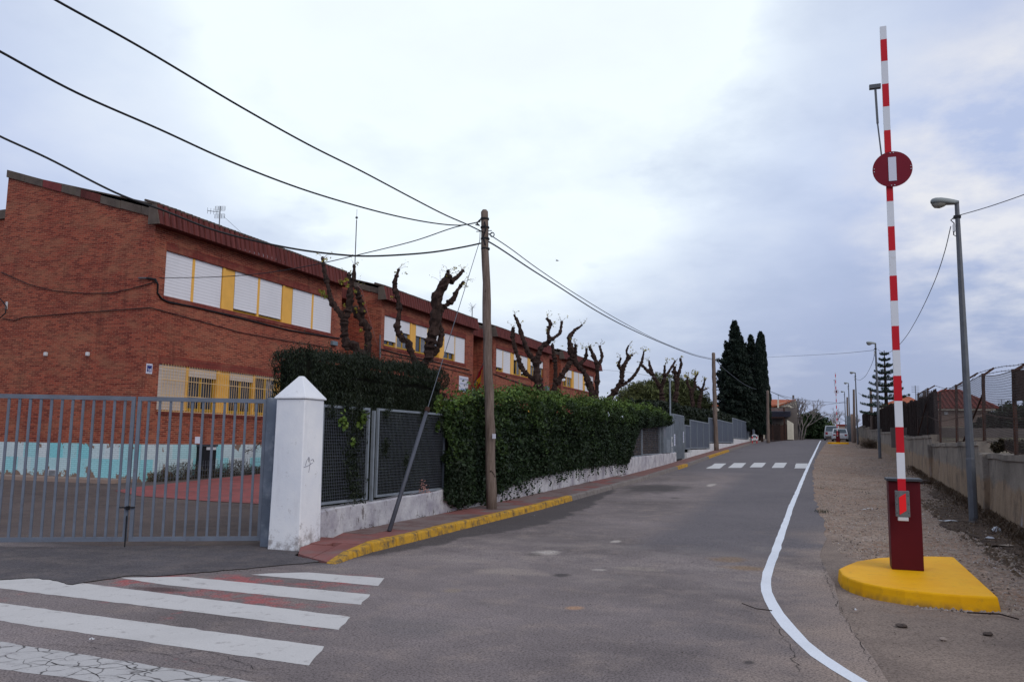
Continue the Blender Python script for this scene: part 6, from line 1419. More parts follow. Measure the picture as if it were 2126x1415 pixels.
mb = MB(); a = at(1588, 854, 1, Y-3); b = at(1640, 854, 1, Y-3); q = at(1588, 865, 1, Y-3.2)[2]; mb.hexa([(a[0], Y-3.2, q), (b[0], Y-3.2, q), (b[0], Y, q+.25), (a[0], Y, q+.25)], [(a[0], Y-3.2, a[2]), (b[0], Y-3.2, a[2]), (b[0], Y, a[2]+.2), (a[0], Y, a[2]+.2)]); mb.build('awning', 'awning', t)
mb = MB(); boxpx(mb, Y-3.3, 1600, 1628, 865.5, 867, .1); mb.build('awning_edge', 'rust', t)
mb = MB(); boxpx(mb, Y-3, 1627.5, 1629, 846, 905, .15, gz(Y)); mb.build('post', 'rust', t)
mb = MB(); a = at(1634, 871, 1, Y-5); b = at(1645, 877, 1, Y-5); mb.hexa([(a[0], Y-5, gz(Y)), (b[0], Y-5, gz(Y)), (b[0], Y-1, gz(Y)), (a[0], Y-1, gz(Y))], [(a[0], Y-5, a[2]), (b[0], Y-5, b[2]), (b[0], Y-1, b[2]), (a[0], Y-1, a[2])]); mb.build('side_wall', 'render_cream', t)
t = thing('scrap_fence', 'dark rusty upright board fence before the derelict shed', 'fence')
for i in range(16):
    x = 1596+i*2.4; y1 = at(x, 918-i*.65, 0, -6.6)[1]; yy = 89+i*.75; a = at(x, 880, 1, yy); b = at(x+2.0, 880, 1, yy); tpz = at(x, 880+random.uniform(-2, 3.5), 1, yy)[2]
    mb = MB(); mb.box(a[0], yy, gz(yy)-.1, b[0], yy+.08, tpz); mb.build('board', random.choice(['rust', 'reed', 'reed']), t)
t = thing('background_house', 'slice of a pinkish house seen between second pole and cypresses', 'house'); Y = 125; mb = MB(); boxpx(mb, Y, 1478, 1500, 842, 905, 4, 1); mb.build('wall', 'render_cream', t); mb = MB(); boxpx(mb, Y-.3, 1477, 1501, 836, 843, 4.5); mb.build('roof', 'tile_orange', t)
t = thing('distant_wall', 'low beige wall with reddish top at the end of the street behind the cars', 'wall'); mb = MB(); boxpx(mb, 140, 1738, 1775, 884, 905, .4, 2); mb.build('wall_body', 'render_pink', t); mb = MB(); boxpx(mb, 139.9, 1736, 1777, 880.5, 883.8, .8); mb.build('tile_edge', 'tile', t)
t = thing('tall_gate_pier', 'beige pier at the far end of the brown screened fence', 'pillar'); mb = MB(); boxpx(mb, 92, 1768, 1776, 859, 912, .8, 1.5); mb.build('shaft', 'render_pink', t)
t = thing('green_cabinet', 'tall grey green utility cabinet at the far end of the wall', 'cabinet'); mb = MB(); boxpx(mb, 98, 1759, 1767, 863, 910, .8, 1.8); mb.build('cabinet_body', 'sheet_metal', t)
for i, (x, y0, y1, Y) in enumerate([(1774, 808, 912, 90), (1760.5, 824, 905, 112), (1809, 808, 850, 80)]):
    t = thing('thin_pole', ['thin dark timber pole between third lamp and pier', 'thin leaning pole between the fourth and fifth lamps', 'thin pole rising behind the brown screened fence'][i], 'pole', 'thin far poles by the wall'); a = at(x, y1, 1, Y); b = at(x-1.5, y0, 1, Y); mb = MB(); mb.tube([(a[0], Y, gz(Y)), b], [.14, .10], 8); mb.build('pole_shaft', 'pole', t)
t = thing('hoop_barrier', 'small red and white bicycle hoop on the left pavement', 'hoop'); Y = gnd(1563, 922)[1]; x0 = at(1562, 922, 1, Y)[0]; x1 = at(1571.5, 922, 1, Y)[0]; zb = gz(Y)+.1; zt_ = at(1566, 902, 1, Y)[2]
for x in (x0, x1):
    for k, (f0, f1, m_) in enumerate([(0, .3, 'red_arm'), (.3, .55, 'white_arm'), (.55, .8, 'red_arm')]): mb = MB(); mb.tube([(x, Y, zb+(zt_-zb)*f0), (x, Y, zb+(zt_-zb)*f1)], .045, 8); mb.build('leg', m_, t)
mb = MB(); cx, r = (x0+x1)/2, (x1-x0)/2; z8 = zb+(zt_-zb)*.8; mb.tube([(cx+r*math.cos(a_), Y, z8+(zt_-z8)*math.sin(a_)) for a_ in np.linspace(math.pi, 0, 9)], .045, 8); mb.build('hoop', 'white_arm', t)

# ================================================================== RIGHT SIDE: retaining wall, fence, field, house
WX = lambda y: float(np.interp(y, [5, 17.2, 21.7, 30.7, 41, 56, 78, 107, 130], [3.05, 3.30, 3.42, 3.66, 3.84, 3.94, 4.0, 4.15, 4.2]))
SEC = [(5, 22.1, 1.44, 1.47), (22.1, 33.6, 1.73, 1.70), (33.6, 45.0, 2.02, 2.03), (45.0, 56.0, 2.10, 2.25), (56, 68.6, 2.45, 2.6), (68.6, 82, 2.85, 3.0), (82, 97, 3.3, 3.4), (97, 125, 3.75, 3.9)]
wl = ['nearest stretch of stained retaining wall at the right edge', 'second stretch of retaining wall, behind the nearest lamp post', 'third stretch of wall, seen just left of the barrier arm', 'fourth stretch of wall below the brown reed screen', 'fifth stretch of wall, by the second street lamp', 'sixth stretch of wall up the street', 'seventh stretch of wall, before the third lamp', 'farthest stretch of wall at the street top']
for i, (y0, y1, za, zb) in enumerate(SEC):
    t = thing('retaining_wall', wl[i], 'wall', 'stepped stretches of the right-hand wall'); ys = np.linspace(y0+.003, y1-.003, max(3, int((y1-y0)/.5))); mb = MB()
    for k, y in enumerate(ys):
        f = (y-y0)/(y1-y0); z = za+(zb-za)*f+.01*math.sin(y*2.3)+RNG.normal(0, .004); x = WX(y)+.012*math.sin(y*1.7); j = RNG.normal(0, .003, 3); g = gz(y)-.1
        mb.v += [(x-.06+j[0], y, g), (x-.03+j[1], y, g+.55), (x+j[2], y, z-.12), (x-.035, y, z-.11), (x-.03, y, z), (x+.34, y, z), (x+.35, y, g)]
    for k in range(len(ys)-1):
        for q in range(6): mb.f.append((k*7+q, k*7+q+1, k*7+8+q, k*7+7+q)); mb.mi.append(0)
    n = len(mb.v); mb.f += [(0, 6, 5, 4, 3, 2, 1), (n-7, n-6, n-5, n-4, n-3, n-2, n-1)][:2]; mb.mi += [0, 0]; mb.build('wall_body', 'concrete_wall', t)
for i, (y0) in enumerate([20.6, 33.4]):
    t = thing('wall_buttress', 'pale streaked pilaster on the wall %s' % ('right of the near lamp post' if i == 0 else 'near the barrier arm'), 'buttress', 'pilasters of the right-hand wall'); mb = MB(); x = WX(y0); mb.box(x-.14, y0, -.1, x+.02, y0+.42, (1.45 if i == 0 else 1.68)); mb.build('buttress_body', 'concrete_wall', t, bevel=.02)
# field behind the wall
bm = bmesh.new(); FY = [-10, 5, 17, 22, 33, 45, 60, 80, 100, 130, 300]; FZ = [.9, 1.05, 1.2, 1.35, 1.5, 1.9, 2.7, 3.35, 3.7, 3.9, 4.2]
fz = lambda y: float(np.interp(y, FY, FZ))
mb = MB()
xs_ = [.3, 1.2, 4, 12, 40, 250]
for y in FY: mb.v += [(WX(y)+x if j == 0 else WX(y)+x, y, fz(y)+(RNG.normal(0, .03) if 0 < j < 4 else 0)) for j, x in enumerate(xs_)]
for k in range(len(FY)-1):
    for j in range(5): q = k*6+j; mb.f.append((q, q+1, q+7, q+6)); mb.mi.append(0)
mb.build('field', 'ground', None, kind='structure')
# rusty posts with slanted arms and netting
posts = []
PP = [(2104, 2114, 766, 938, (2104, 770, 2135, 752)), (2041, 2048, 775, 915, (2041, 779, 2063, 764)), (1985, 1990, 798, 915, (1985, 801, 2030, 774)), (1951, 1956, 812, 915, (1951, 815, 1966, 805)), (1926, 1930, 805, 915, (1927, 808, 1941, 800)), (1907, 1909, 815, 910, (1907, 818, 1918, 811)), (2165, 2178, 735, 960, (2165, 738, 2190, 722))]
for i, (xt, xb, yt, yb, arm) in enumerate(PP):
    # stand each post on the wall line
    lo, hi = 12., 60.
    for _ in range(40):
        m_ = (lo+hi)/2; pxm = None
        p = np.array([WX(m_)+.2, m_, 1.6]); d = p-O; zc__ = d@_fw; X_ = 1063+FPX*(d@_rt)/zc__
        if X_ > (xt+xb)/2: lo = m_
        else: hi = m_
    Y = (lo+hi)/2; x = WX(Y)+.2; zt_ = at(xt, yt, 1, Y)[2]; zb = [s_[2] for s_ in SEC if s_[0] <= Y < s_[1]][0]; posts.append((Y, x, zt_, zb))
    t = thing('fence_post', ['rusty fence post with a hanging box, near the right edge', 'rusty fence post on the wall corner, doubled by a slanted strut', 'rusty fence post right of the near lamp with a long slanted arm', 'rusty fence post just left of the near lamp post', 'rusty fence post at the step of the wall right of the barrier', 'thin rusty fence post nearest the barrier arm', 'rusty fence post just outside the right edge'][i], 'fence post', 'rusty posts on the retaining wall')
    tx = at(xt, yt, 1, Y)[0]; mb = MB(); mb.bar((x, Y, zb-.1), (tx, Y, zt_), .07, .06, upv=(0, 1, 0)); mb.build('post_body', 'rust', t)
    a = at(arm[0], arm[1], 1, Y); b = at(arm[2], arm[3], 1, Y+.1); mb = MB(); mb.bar(a, b, .05, .05, upv=(0, 1, 0)); mb.build('slanted_arm', 'rust', t)
    if i in (1, 4): mb = MB(); mb.bar((x-.0+.02, Y-.02, zt_-.5), (x-.22+(.0 if i else 0), Y+1.6, zb+.02), .04, .04, upv=(0, 1, 0)); mb.build('strut', 'rust', t)
    if i == 0: mb = MB(); mb.box(x+.05, Y-.1, zt_-.62, x+.22, Y+.1, zt_-.02); mb.build('hanging_box', 'reed', t)
posts.sort()
for i in range(len(posts)-1):
    (ya, xa, zta, zba), (yb, xb, ztb, zbb) = posts[i], posts[i+1]
    t = thing('wire_netting', ['netting bay beyond the right edge', 'netting bay nearest the right edge', 'netting bay right of the near lamp post', 'netting bay behind the near lamp post', 'netting bay left of the near lamp post', 'netting bay nearest the barrier arm', 'bay'][i], 'fence netting', 'rusty wire netting bays')
    mb = MB(); zb = max(zba, zbb) if abs(zba-zbb) < .1 else min(zba, zbb); nz = 30; nn = max(6, int((yb-ya)/.11)); r = .0046
    P_ = lambda u, v: (xa+(xb-xa)*u, ya+(yb-ya)*u, (zba+.03)*(1-v)+v*(zta-.04)+u*((zbb+.03)*(1-v)+v*(ztb-.04)-((zba+.03)*(1-v)+v*(zta-.04)))-.05*math.sin(math.pi*u)*v)
    for k in range(nz+1):
        v = k/nz; mb.tube([P_(u, v) for u in np.linspace(0, 1, 5)], r, 3, cap=False)
    for k in range(nn+1): u = k/nn; mb.tube([P_(u, 0), P_(u, 1)], r*.8, 3, cap=False)
    mb.build('netting', 'rust_wire', t, kind='stuff')
    mb = MB(); mb.tube([P_(u, 1) for u in np.linspace(0, 1, 7)], .010, 5); mb.tube([P_(u, .0) for u in np.linspace(0, 1, 5)], .012, 5); mb.tube([P_(u, .42) for u in np.linspace(0, 1, 5)], .009, 5); mb.build('rail_wire', 'rust', t)
t = thing('barbed_wire', 'slack barbed wire strung between the slanted fence arms', 'barbed wire')
for L_ in ([(1941, 800), (1960, 806), (1985, 804), (2010, 796), (2030, 774), (2063, 764), (2085, 760), (2110, 758), (2135, 752)], [(2030, 782), (2050, 776), (2075, 771), (2100, 768), (2130, 762)], [(1918, 811), (1930, 806), (1941, 800)]):
    mb = MB(); W = [vplane(x, y, (posts[0][1]+.25, posts[0][0]), (posts[-1][1]+.25, posts[-1][0])) for x, y in L_]; mb.tube(W, .007, 4)
    for i in range(len(W)-1):
        for f in (.2, .5, .8): c_ = W[i]+(W[i+1]-W[i])*f; mb.bar(c_-np.array([0, .02, .025]), c_+np.array([0, .02, .025]), .005)
    mb.build('wire', 'rust', t)
# brown reed screening
def reed(label, ya, yb, z0a, z0b, z1a, z1b, dx=.3):
    t = thing('reed_screen', label, 'fence', 'brown reed screening on the wall'); n = int((yb-ya)/.05); mb = MB()
    for i in range(n):
        f = i/n; y = ya+(yb-ya)*f; x = WX(y)+dx+random.uniform(-.03, .03); z0 = z0a+(z0b-z0a)*f; z1 = z1a+(z1b-z1a)*f+random.uniform(-.10, .05)+.05*math.sin(y*1.3)
        mb.bar((x, y, z0), (x+random.uniform(-.02, .02), y, z1), .028, .05, upv=(0, 1, 0))
    mb.build('reeds', 'reed', t, kind='stuff')
    mb = MB(); mb.bar((WX(ya)+dx+.06, ya, z1a-.4), (WX(yb)+dx+.06, yb, z1b-.4), .05); mb.bar((WX(ya)+dx+.06, ya, z0a+.3), (WX(yb)+dx+.06, yb, z0b+.3), .05); mb.build('rail', 'rust', t)
reed('brown reed screen right behind the barrier arm', 34.3, 45, 1.9, 1.9, at(1900, 833, 0, 4.1)[2]+.0, at(1868, 845, 0, 4.1)[2])
reed('brown reed screen between the barrier arm and second lamp', 45, 58, 2.0, 2.3, at(1868, 846, 0, 4.2)[2], at(1835, 850, 0, 4.2)[2])
reed('brown reed screen beyond the second lamp', 58, 84, 2.3, 3.2, at(1832, 851, 0, 4.3)[2], at(1797, 866, 0, 4.3)[2])
reed('last brown reed screen before the far pier', 84, 105, 3.2, 3.7, at(1797, 860, 0, 4.3)[2], at(1778, 868, 0, 4.3)[2])
# right-hand house with hipped tile roof
t = thing('tiled_house', 'beige single-storey house with a red hipped tile roof behind the netting', 'house'); Y0, Y1 = 74., 86.
l0 = at(1884, 847, 1, Y0)[0]; r0 = at(2071, 847, 1, Y0)[0]; ze = at(1975, 848, 1, Y0)[2]; zr = at(1975, 812, 1, (Y0+Y1)/2)[2]; zb = fz(80)-1.2
mb = MB(); mb.box(l0+.5, Y0+.5, zb, r0-.5, Y1-.5, ze-.02); mb.build('wall', 'render_pink', t)
mb = MB(); mb.box(l0+.1, Y0+.1, ze-.12, r0-.1, Y1-.1, ze+.02); mb.build('eave_board', 'render_cream', t)
xm = at(1974, 812, 1, (Y0+Y1)/2)[0]; ym = (Y0+Y1)/2; xl = xm-.6; xr = xm+.6
mb = MB(); mb.add([(l0, Y0, ze+.03), (r0, Y0, ze+.03), (r0, Y1, ze+.03), (l0, Y1, ze+.03), (xl, ym, zr), (xr, ym, zr)], [(0, 1, 5, 4), (1, 2, 5), (2, 3, 4, 5), (3, 0, 4), (3, 2, 1, 0)]); rf = mb.build('roof', 'tile', t)
mb = MB(); nrm_ = int((r0-l0)/.33)
for i in range(nrm_):
    x = l0+(i+.5)*(r0-l0)/nrm_
    if x < xl: f = (x-l0)/(xl-l0)
    elif x > xr: f = (r0-x)/(r0-xr)
    else: f = 1
    mb.tube([(x, Y0-.05, ze+.07), (x, Y0+(ym-Y0)*f, ze+.07+(zr-ze)*f)], .085, 5)
for s_ in ((l0, xl), (r0, xr)): mb.tube([(s_[0], Y0, ze+.1), (s_[1], ym, zr+.06)], .13, 6)
mb.tube([(xl, ym, zr+.06), (xr, ym, zr+.06)], .13, 6); mb.build('roof_tiles', 'tile', rf, kind='stuff')
mb = MB(); boxpx(mb, 82, 2013, 2017, 818, 832, .6); mb.build('chimney', 'coping', t)
mb = MB(); boxpx(mb, 78, 1918, 1923, 811, 830, .6); mb.build('chimney', 'render_grey', t)
mb = MB(); boxpx(mb, Y0+.42, 2017, 2022, 857, 866, .1); mb.build('window', 'glass', t)
mb = MB(); boxpx(mb, Y0+.38, 1961, 1968, 854, 860, .1); mb.build('wall_unit', 'ceramic', t)
t = thing('orange_roof_house', 'orange roof corner rising behind the star pine', 'house'); Y = 95; mb = MB(); boxpx(mb, Y, 1834, 1905, 838, 880, 6, 3); mb.build('wall', 'render_cream', t)
mb = MB(); a = at(1832, 839, 1, Y); b = at(1878, 822, 1, Y+3); c_ = at(1912, 828, 1, Y); mb.add([(a[0], Y-.3, a[2]), (c_[0], Y-.3, c_[2]-.4), (b[0]+.6, Y+4, b[2]), (b[0], Y+4, b[2])], [(0, 1, 2, 3)]); mb.add([(a[0], Y-.3, a[2]-.25), (c_[0], Y-.3, c_[2]-.65), (c_[0], Y-.3, c_[2]-.4), (a[0], Y-.3, a[2])], [(0, 1, 2, 3)]); mb.build('roof', 'tile_orange', t)
for i, (x, y0, y1, Y) in enumerate([(1900, 800, 826, 90), (2079, 828, 850, 95)]):
    t = thing('roof_antenna', ['thin antenna above the orange roof', 'thin antenna right of the tiled house'][i], 'antenna', 'antennas on the right-hand houses'); a = at(x, y1, 1, Y); b = at(x, y0, 1, Y); mb = MB(); mb.tube([(b[0], Y, 3.0), (b[0], Y, b[2])], .035, 5)
    for k in range(4): mb.bar((b[0]-.35, Y, b[2]-.1-k*.18), (b[0]+.35, Y, b[2]-.1-k*.18), .03)
    mb.build('mast', 'lamp_steel', t)
mbn = ['dark scrub right of the tiled house', 'low dark shrub at the house corner', 'grey green trees on the far right skyline']
canopy('scrub', mbn[0], 'bush', 2085, 895, 60, [(2040, 886, 15), (2060, 878, 17), (2085, 876, 20), (2110, 874, 20), (2135, 876, 22), (2030, 893, 9), (2100, 890, 16), (2125, 892, 16), (2160, 880, 22)], .34, 'leaf_cypress', 9000, trunk=0, group='scrub behind the right-hand fence')
canopy('scrub', mbn[2], 'tree', 2110, 870, 140, [(2075, 852, 9), (2095, 847, 10), (2115, 851, 9), (2135, 848, 11), (2085, 858, 9), (2105, 858, 9), (2125, 858, 10), (2150, 852, 10)], .5, 'leaf_bush', 5000, trunk=0, group='scrub behind the right-hand fence')
canopy('scrub', 'weeds on top of the wall near the right edge', 'bush', 2085, 935, 20, [(2070, 928, 8), (2085, 924, 9), (2105, 926, 10), (2125, 928, 10), (2145, 928, 10)], .12, 'leaf_weed', 3000, trunk=0, group='scrub behind the right-hand fence', core=False)
0 and canopy('scrub', 'dry weeds along the wall top left of the near lamp', 'bush', 1960, 918, 27, [(1945, 914, 6), (1960, 915, 6), (1975, 914, 7), (2000, 914, 8), (2020, 914, 8)], .10, 'leaf_dry', 2200, trunk=0, group='scrub behind the right-hand fence', core=False)
t = thing('terrace_wall', 'low pale terrace wall across the field behind the netting', 'wall'); mb = MB(); boxpx(mb, 48, 1850, 2200, 889, 903, .3, 1.5); mb.build('wall_body', 'render_grey', t)
t = thing('white_pipe_rail', 'thin white pipe line far right behind the scrub', 'rail'); mb = MB(); a = at(2070, 857, 1, 70); b = at(2180, 858, 1, 70); mb.tube([a, b], .05, 5); mb.tube([(a[0], 70, a[2]), (a[0], 70, 2.4)], .05, 5); mb.build('rail', 'ceramic', t)

# ================================================================== CARS
def car(label, cx, Yr, zg, W, H, L, paint, van=False):
    t = thing('parked_car', label, 'car', 'cars parked at the top of the street'); w2 = W/2
    belt = .86 if not van else 1.0
    mb = MB(); sec = [(0, .80, .34), (.12, .96, .26), (.5, 1, .22), (L-.5, 1, .22), (L-.1, .92, .3), (L, .82, .4)]
    for y, s, z in sec:
        zt_ = belt+(.03 if y < .3 else 0)-(.12 if y > L*.78 and not van else 0)
        mb.v += [(cx-w2*s*.96, Yr+y, zg+z), (cx+w2*s*.96, Yr+y, zg+z), (cx+w2*s, Yr+y, zg+.6), (cx+w2*s*.95, Yr+y, zg+zt_), (cx-w2*s*.95, Yr+y, zg+zt_), (cx-w2*s, Yr+y, zg+.6)]
    for i in range(len(sec)-1):
        for k in range(6): mb.f.append((i*6+k, i*6+(k+1) % 6, i*6+6+(k+1) % 6, i*6+6+k)); mb.mi.append(0)
    mb.f += [(0, 5, 4, 3, 2, 1), tuple(range(len(mb.v)-6, len(mb.v)))]; mb.mi += [0, 0]; bd = mb.build('body', paint, t, bevel=.03)
    y0, y1, y2, y3 = (.10, .55, L*.62, L*.78) if not van else (.06, .35, L*.66, L*.85); tw = w2*.78; bw = w2*.92
    q = [(cx-bw, Yr+y0, zg+belt), (cx+bw, Yr+y0, zg+belt), (cx+bw, Yr+y3, zg+belt), (cx-bw, Yr+y3, zg+belt)]; p = [(cx-tw, Yr+y1, zg+H), (cx+tw, Yr+y1, zg+H), (cx+tw, Yr+y2, zg+H), (cx-tw, Yr+y2, zg+H)]
    mb = MB(); mb.hexa(q, p); mb.build('cabin', paint, t, bevel=.05)
    def pane(a, b, c_, d, off, nm): # inset glass in a cabin face
        a, b, c_, d = map(lambda v: np.array(v, float), (a, b, c_, d)); m_ = (a+b+c_+d)/4; off = np.array(off); v = [m_+(k-m_)*np.array([.86, .86, .8])+off for k in (a, b, c_, d)]; mb = MB(); mb.add(v, [(0, 1, 2, 3)]); mb.build(nm, 'car_glass', t)
    pane(q[0], q[1], p[1], p[0], (0, -.012, .006), 'rear_window'); pane(q[1], q[2], p[2], p[1], (.012, 0, .004), 'side_window'); pane(q[3], q[0], p[0], p[3], (-.012, 0, .004), 'side_window')
    for s in (-1, 1):
        mb = MB(); a = cx+s*w2*.52; b = cx+s*w2*.80; mb.box(min(a, b), Yr-.012, zg+(.62 if not van else .70), max(a, b), Yr+.12, zg+(.78 if not van else 1.0)); mb.build('tail_light', 'tail_light', t)
    mb = MB(); mb.box(cx-w2*.84, Yr-.07, zg+.36, cx+w2*.84, Yr+.1, zg+.52); mb.build('bumper', paint if not van else 'coping', t, bevel=.02)
    mb = MB(); mb.box(cx-w2*.84, Yr-.074, zg+.50, cx+w2*.84, Yr-.05, zg+.53); mb.build('bumper_strip', 'black', t)
    mb = MB(); mb.box(cx-.26, Yr-.02, zg+.60, cx+.26, Yr-.005, zg+.71); mb.build('number_plate', 'ceramic', t)
    mb = MB(); mb.box(cx-w2*.8, Yr+.1, zg+.18, cx+w2*.8, Yr+L-.2, zg+.3); mb.build('underside', 'black', t)
    for y in (.75, L-.85):
        for s in (-1, 1):
            mb = MB(); x = cx+s*(w2-.12); n = 16; V = []
            for xx in (x-.1, x+.1): V += [(xx, Yr+y+.31*math.cos(2*math.pi*k/n), zg+.31+.31*math.sin(2*math.pi*k/n)) for k in range(n)]
            mb.add(V, [tuple(range(n)), tuple(range(2*n-1, n-1, -1))]+[(k, n+k, n+(k+1) % n, (k+1) % n) for k in range(n)]); wh = mb.build('wheel', 'tyre', t)
c1 = at(1744.5, 914, 1, 97)[0]; car('white hatchback parked behind the far barrier cabinet', c1, 97, gz(97), 1.75, 1.42, 4.0, 'car_white')
c2 = at(1732, 912, 1, 104)[0]; car('silver van-like car parked left of the white hatchback', c2-.2, 104, gz(104), 1.85, 1.75, 4.4, 'car_silver', True)

# ================================================================== LITTER, STONES, WEEDS
t = thing('dry_bush', 'round reddish dry bush heaped beside the second street lamp', 'bush'); p = gnd(1806, 930); P = p+RNG.normal(0, 1, (1800, 3))*np.array([.36, .4, .18])+np.array([0, 0, .28]); P = P[P[:, 2] > gz(p[1])]
leaves('stems', P, .22, 'leaf_dry', t, 1, None, .12, 'stuff')
def blob(name, label, cat, px, py, r, m, sq=.6, group=None, amp=.25):
    p = gnd(px, py); mb = MB(); n = 9; c_ = p+np.array([0, 0, r*sq*.6]); V = []
    for i in range(1, 6):
        th = math.pi*i/6
        for k in range(n):
            f = 1+random.uniform(-amp, amp); V.append((c_[0]+r*math.sin(th)*math.cos(2*math.pi*k/n)*f, c_[1]+r*.8*math.sin(th)*math.sin(2*math.pi*k/n)*f, c_[2]+r*sq*math.cos(th)*f))
    F = [(i*n+k, i*n+(k+1) % n, (i+1)*n+(k+1) % n, (i+1)*n+k) for i in range(4) for k in range(n)]+[tuple(range(n)), tuple(range(5*n-1, 4*n-1, -1))]
    mb.add(V, F); o = mb.build(name, m); return tag(o, label, cat, group)
blob('plastic_bag', 'crumpled whitish plastic bag lying in dark leaves below the wall', 'litter', 2070, 1104, .085, 'litter', .75)
blob('crushed_bottle', 'small crushed white bottle in the dark leaves right of the near lamp', 'litter', 2056, 1118, .065, 'litter', .4)
blob('clod', 'dark clod on the asphalt below the yellow island, left one', 'stone', 1872, 1300, .05, 'stone_dark', .35, 'clods near the yellow island')
blob('clod', 'dark clod on the asphalt below the yellow island, right one', 'stone', 2051, 1317, .045, 'stone_dark', .35, 'clods near the yellow island')
blob('pebble', 'pale pebble on the dusty ground below the yellow island', 'stone', 1958, 1328, .03, 'stone', .5)
blob('dirt_mound', 'small dark heap of leaves against the wall foot by the barrier cabinet', 'litter', 1915, 1003, .25, 'stone_dark', .35, None, .4)
def paper(label, px, py, w_, d_, m='litter'):
    p = gnd(px, py); mb = MB(); a = random.uniform(0, 3); n = 4
    for i in range(n+1):
        for j in range(2): u = (i/n-.5)*w_; v = (j-.5)*d_; mb.v.append((p[0]+u*math.cos(a*.1)-v*math.sin(a*.1), p[1]+u*math.sin(a*.1)+v, p[2]+.02+.02*random.random()))
    for i in range(n): mb.f.append((i*2, i*2+2, i*2+3, i*2+1)); mb.mi.append(0)
    tag(mb.build('paper_scrap', m), label, 'litter', 'scraps of litter on the verge')
paper('long white plastic strip left of the near lamp post foot', 1972, 1083, .42, .10); paper('crumpled grey paper spread on the leaves near the right edge', 2075, 1134, .36, .16, 'cardboard'); paper('flat pale scrap behind the near lamp post by the wall', 2043, 1069, .22, .10)
paper('pale scrap lying on gravel left of the barrier cabinet', 1806, 1057, .13, .1); paper('second pale scrap on gravel, left of the first', 1796, 1059, .09, .08); paper('long pale scrap on gravel higher up the verge', 1782, 1014, .5, .14, 'cardboard')
paper('tiny white paper between two crossing stripes', 189, 1333, .045, .03); paper('tiny white paper in the damp gutter', 1107, 1072, .07, .04); paper('white scrap on the gravel near the barrier foot', 1774, 1270, .05, .04); paper('bleached scrap on verge near second lamp', 1768, 963, .25, .2)
# scattered stones on the verge, too many to count
def scatter(n, f, m, r0, r1, label, cat='gravel', nm='loose_stones'):
    mb = MB()
    for i in range(n):
        x, y = f(); r = random.uniform(r0, r1)*random.uniform(.5, 1); z = gz(y); V = []
        a0 = random.uniform(0, 3)
        for k in range(5): a = a0+2*math.pi*k/5; V.append((x+r*math.cos(a)*random.uniform(.7, 1.2), y+r*math.sin(a)*random.uniform(.7, 1.2), z-.005))
        V.append((x+random.uniform(-.3, .3)*r, y, z+r*random.uniform(.4, .9))); mb.add(V, [(k, (k+1) % 5, 5) for k in range(5)])
    o = mb.build(nm, m, kind='stuff'); tag(o, label, cat)
def fv():
    y = 9.3+random.random()**1.4*45; xl_ = float(np.interp(y, [9, 14, 17.7, 28, 48], [.9, .1, .0, -.25, -.35])); return random.uniform(xl_, WX(y)-.1), y
scatter(12000, fv, 'stone', .008, .030, 'grey loose stones spread over the verge')
scatter(2200, fv, 'stone_dark', .008, .026, 'dark loose clods spread over the verge', nm='loose_clods')
scatter(2600, fv, 'cardboard', .02, .05, 'pale flat rubble spread over the verge', nm='pale_rubble')
scatter(900, fv, 'litter', .006, .014, 'white chips and litter flecks on the verge', nm='white_flecks')
scatter(1500, lambda: (random.uniform(2.2, 3.3), random.uniform(12, 25)), 'leaf_dry', .02, .07, 'dead leaves and rubble heaped below the wall', nm='dead_leaves')
scatter(500, lambda: (random.uniform(-7, 1.4), random.uniform(5, 22)), 'stone_dark', .004, .012, 'dark grit on the asphalt', nm='road_grit')
scatter(160, lambda: (random.uniform(-7, 1.4), random.uniform(5, 22)), 'stone', .004, .010, 'pale grit on the asphalt', nm='road_chips')
def fleaf():
    x = random.uniform(-9, -6.4); p = (x, 7.15+(x+9)*.47+random.gauss(0, .07)); return p
scatter(420, fleaf, 'stone_dark', .006, .018, 'dead leaf bits along the edge of the driveway', nm='dead_leaf_bits')
t = thing('verge_grass', 'small green grass tuft at the edge of the asphalt', 'grass'); t['kind'] = 'stuff'
P = np.concatenate([gnd(px, py)+RNG.normal(0, 1, (k, 3))*np.array([.09, .09, .02])+np.array([0, 0, .03]) for px, py, k in [(1708, 1064, 120), (1800, 1024, 30), (1704, 1015, 30)]]); leaves('blades', P, .05, 'leaf_ivy', t, .5, (0, 0, .7), .2, 'stuff')
t = thing('dry_grass', 'brown dry grass along the foot of the retaining wall', 'grass'); t['kind'] = 'stuff'; n = 9000; y = 12+30*RNG.random(n)**1.4; x = np.array([WX(v) for v in y])-RNG.exponential(.14, n)-.02; P = np.stack([x, y, np.interp(y, GY, GZ)+RNG.random(n)*.16], 1)
leaves('blades', P, .13, 'leaf_dry', t, .8, (0, 0, .8), .10, 'stuff')
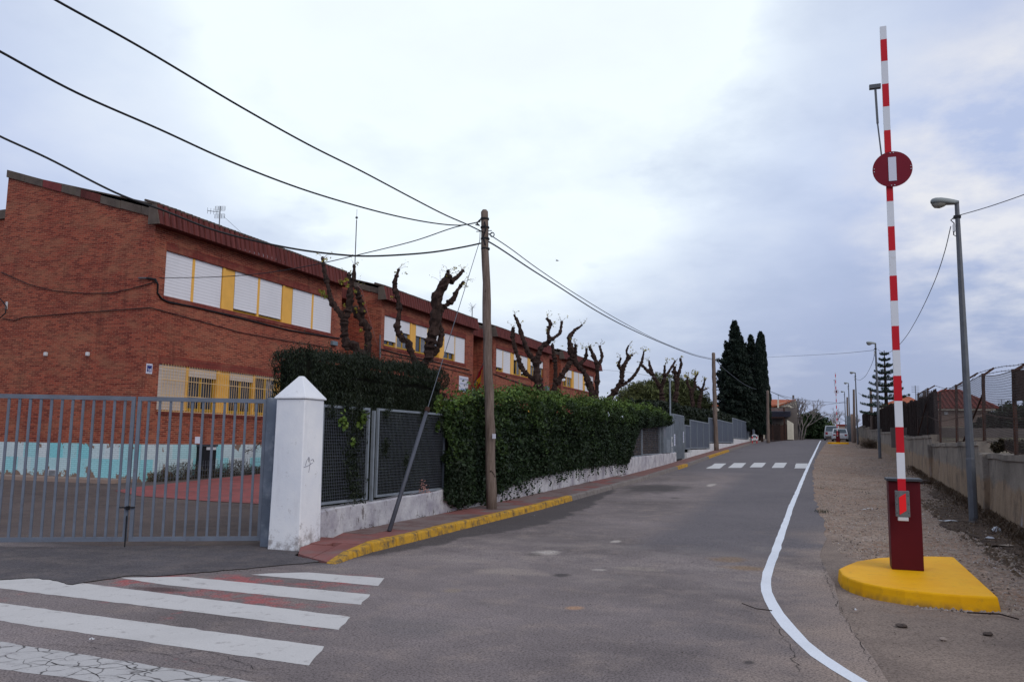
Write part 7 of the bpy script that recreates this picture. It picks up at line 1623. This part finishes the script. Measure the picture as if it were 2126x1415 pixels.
t = thing('kerb_weeds', 'thin green weeds in the joint between low wall and pavement', 'weeds'); t['kind'] = 'stuff'; n = 1500; y = RNG.uniform(11.5, 34, n); P = np.stack([-7.13+RNG.exponential(.02, n), y+.0, np.interp(y, GY, GZ)+.1+RNG.exponential(.02, n)], 1); P = P[np.sin(P[:, 1]*3.7)+np.sin(P[:, 1]*1.3) > .3]
leaves('blades', P, .04, 'leaf_weed', t, .8, (0, 0, .6), .3, 'stuff')
t = thing('fallen_twig', 'thin fallen twig lying on the ground right of the yellow island', 'twig'); mb = MB(); mb.tube([gnd(2008, 1275)+[0, 0, .02], gnd(2040, 1279)+[0, 0, .03], gnd(2075, 1278)+[0, 0, .02], gnd(2115, 1289)+[0, 0, .02]], .007, 5); mb.build('stem', 'bark', t)
t = thing('fallen_twig', 'thin brown twig across the white line', 'twig'); mb = MB(); mb.tube([gnd(1541, 1256)+[0, 0, .02], gnd(1570, 1267)+[0, 0, .02], gnd(1603, 1271)+[0, 0, .02]], .005, 5); mb.build('stem', 'bark', t)

t = thing('bird', 'tiny dark bird gliding high over the cables right of the near pole', 'bird'); p = at(1157, 541, 1, 60.); mb = MB(); mb.tube([p+_rt*-.12, p, p+_rt*.12], [.02, .035, .015], 6); mb.add([tuple(p), tuple(p+np.array([.1, .35, .06])), tuple(p+np.array([.12, .02, .0]))], [(0, 1, 2)]); mb.add([tuple(p), tuple(p+np.array([-.05, -.35, .06])), tuple(p+np.array([.12, -.02, 0]))], [(0, 1, 2)]); mb.build('body', 'black', t)
# ================================================================== put each Empty at its thing's base
bpy.context.view_layer.update()
for o in list(COL.objects):
    if o.type != 'EMPTY' or o.parent or o.name.startswith('street_lamp'): continue
    lo = np.full(3, 1e9); hi = -lo
    for c_ in o.children:
        if c_.type != 'MESH' or not len(c_.data.vertices): continue
        v = np.empty(len(c_.data.vertices)*3, np.float32); c_.data.vertices.foreach_get('co', v); v = v.reshape(-1, 3); v = np.array([c_.matrix_local @ Vector(q) for q in (v.min(0), v.max(0))]); lo = np.minimum(lo, v.min(0)); hi = np.maximum(hi, v.max(0))
    if lo[0] > 1e8: continue
    b = Vector(((lo[0]+hi[0])/2, (lo[1]+hi[1])/2, lo[2])); o.location = b
    for c_ in o.children: c_.matrix_parent_inverse = Matrix.Translation(-b)
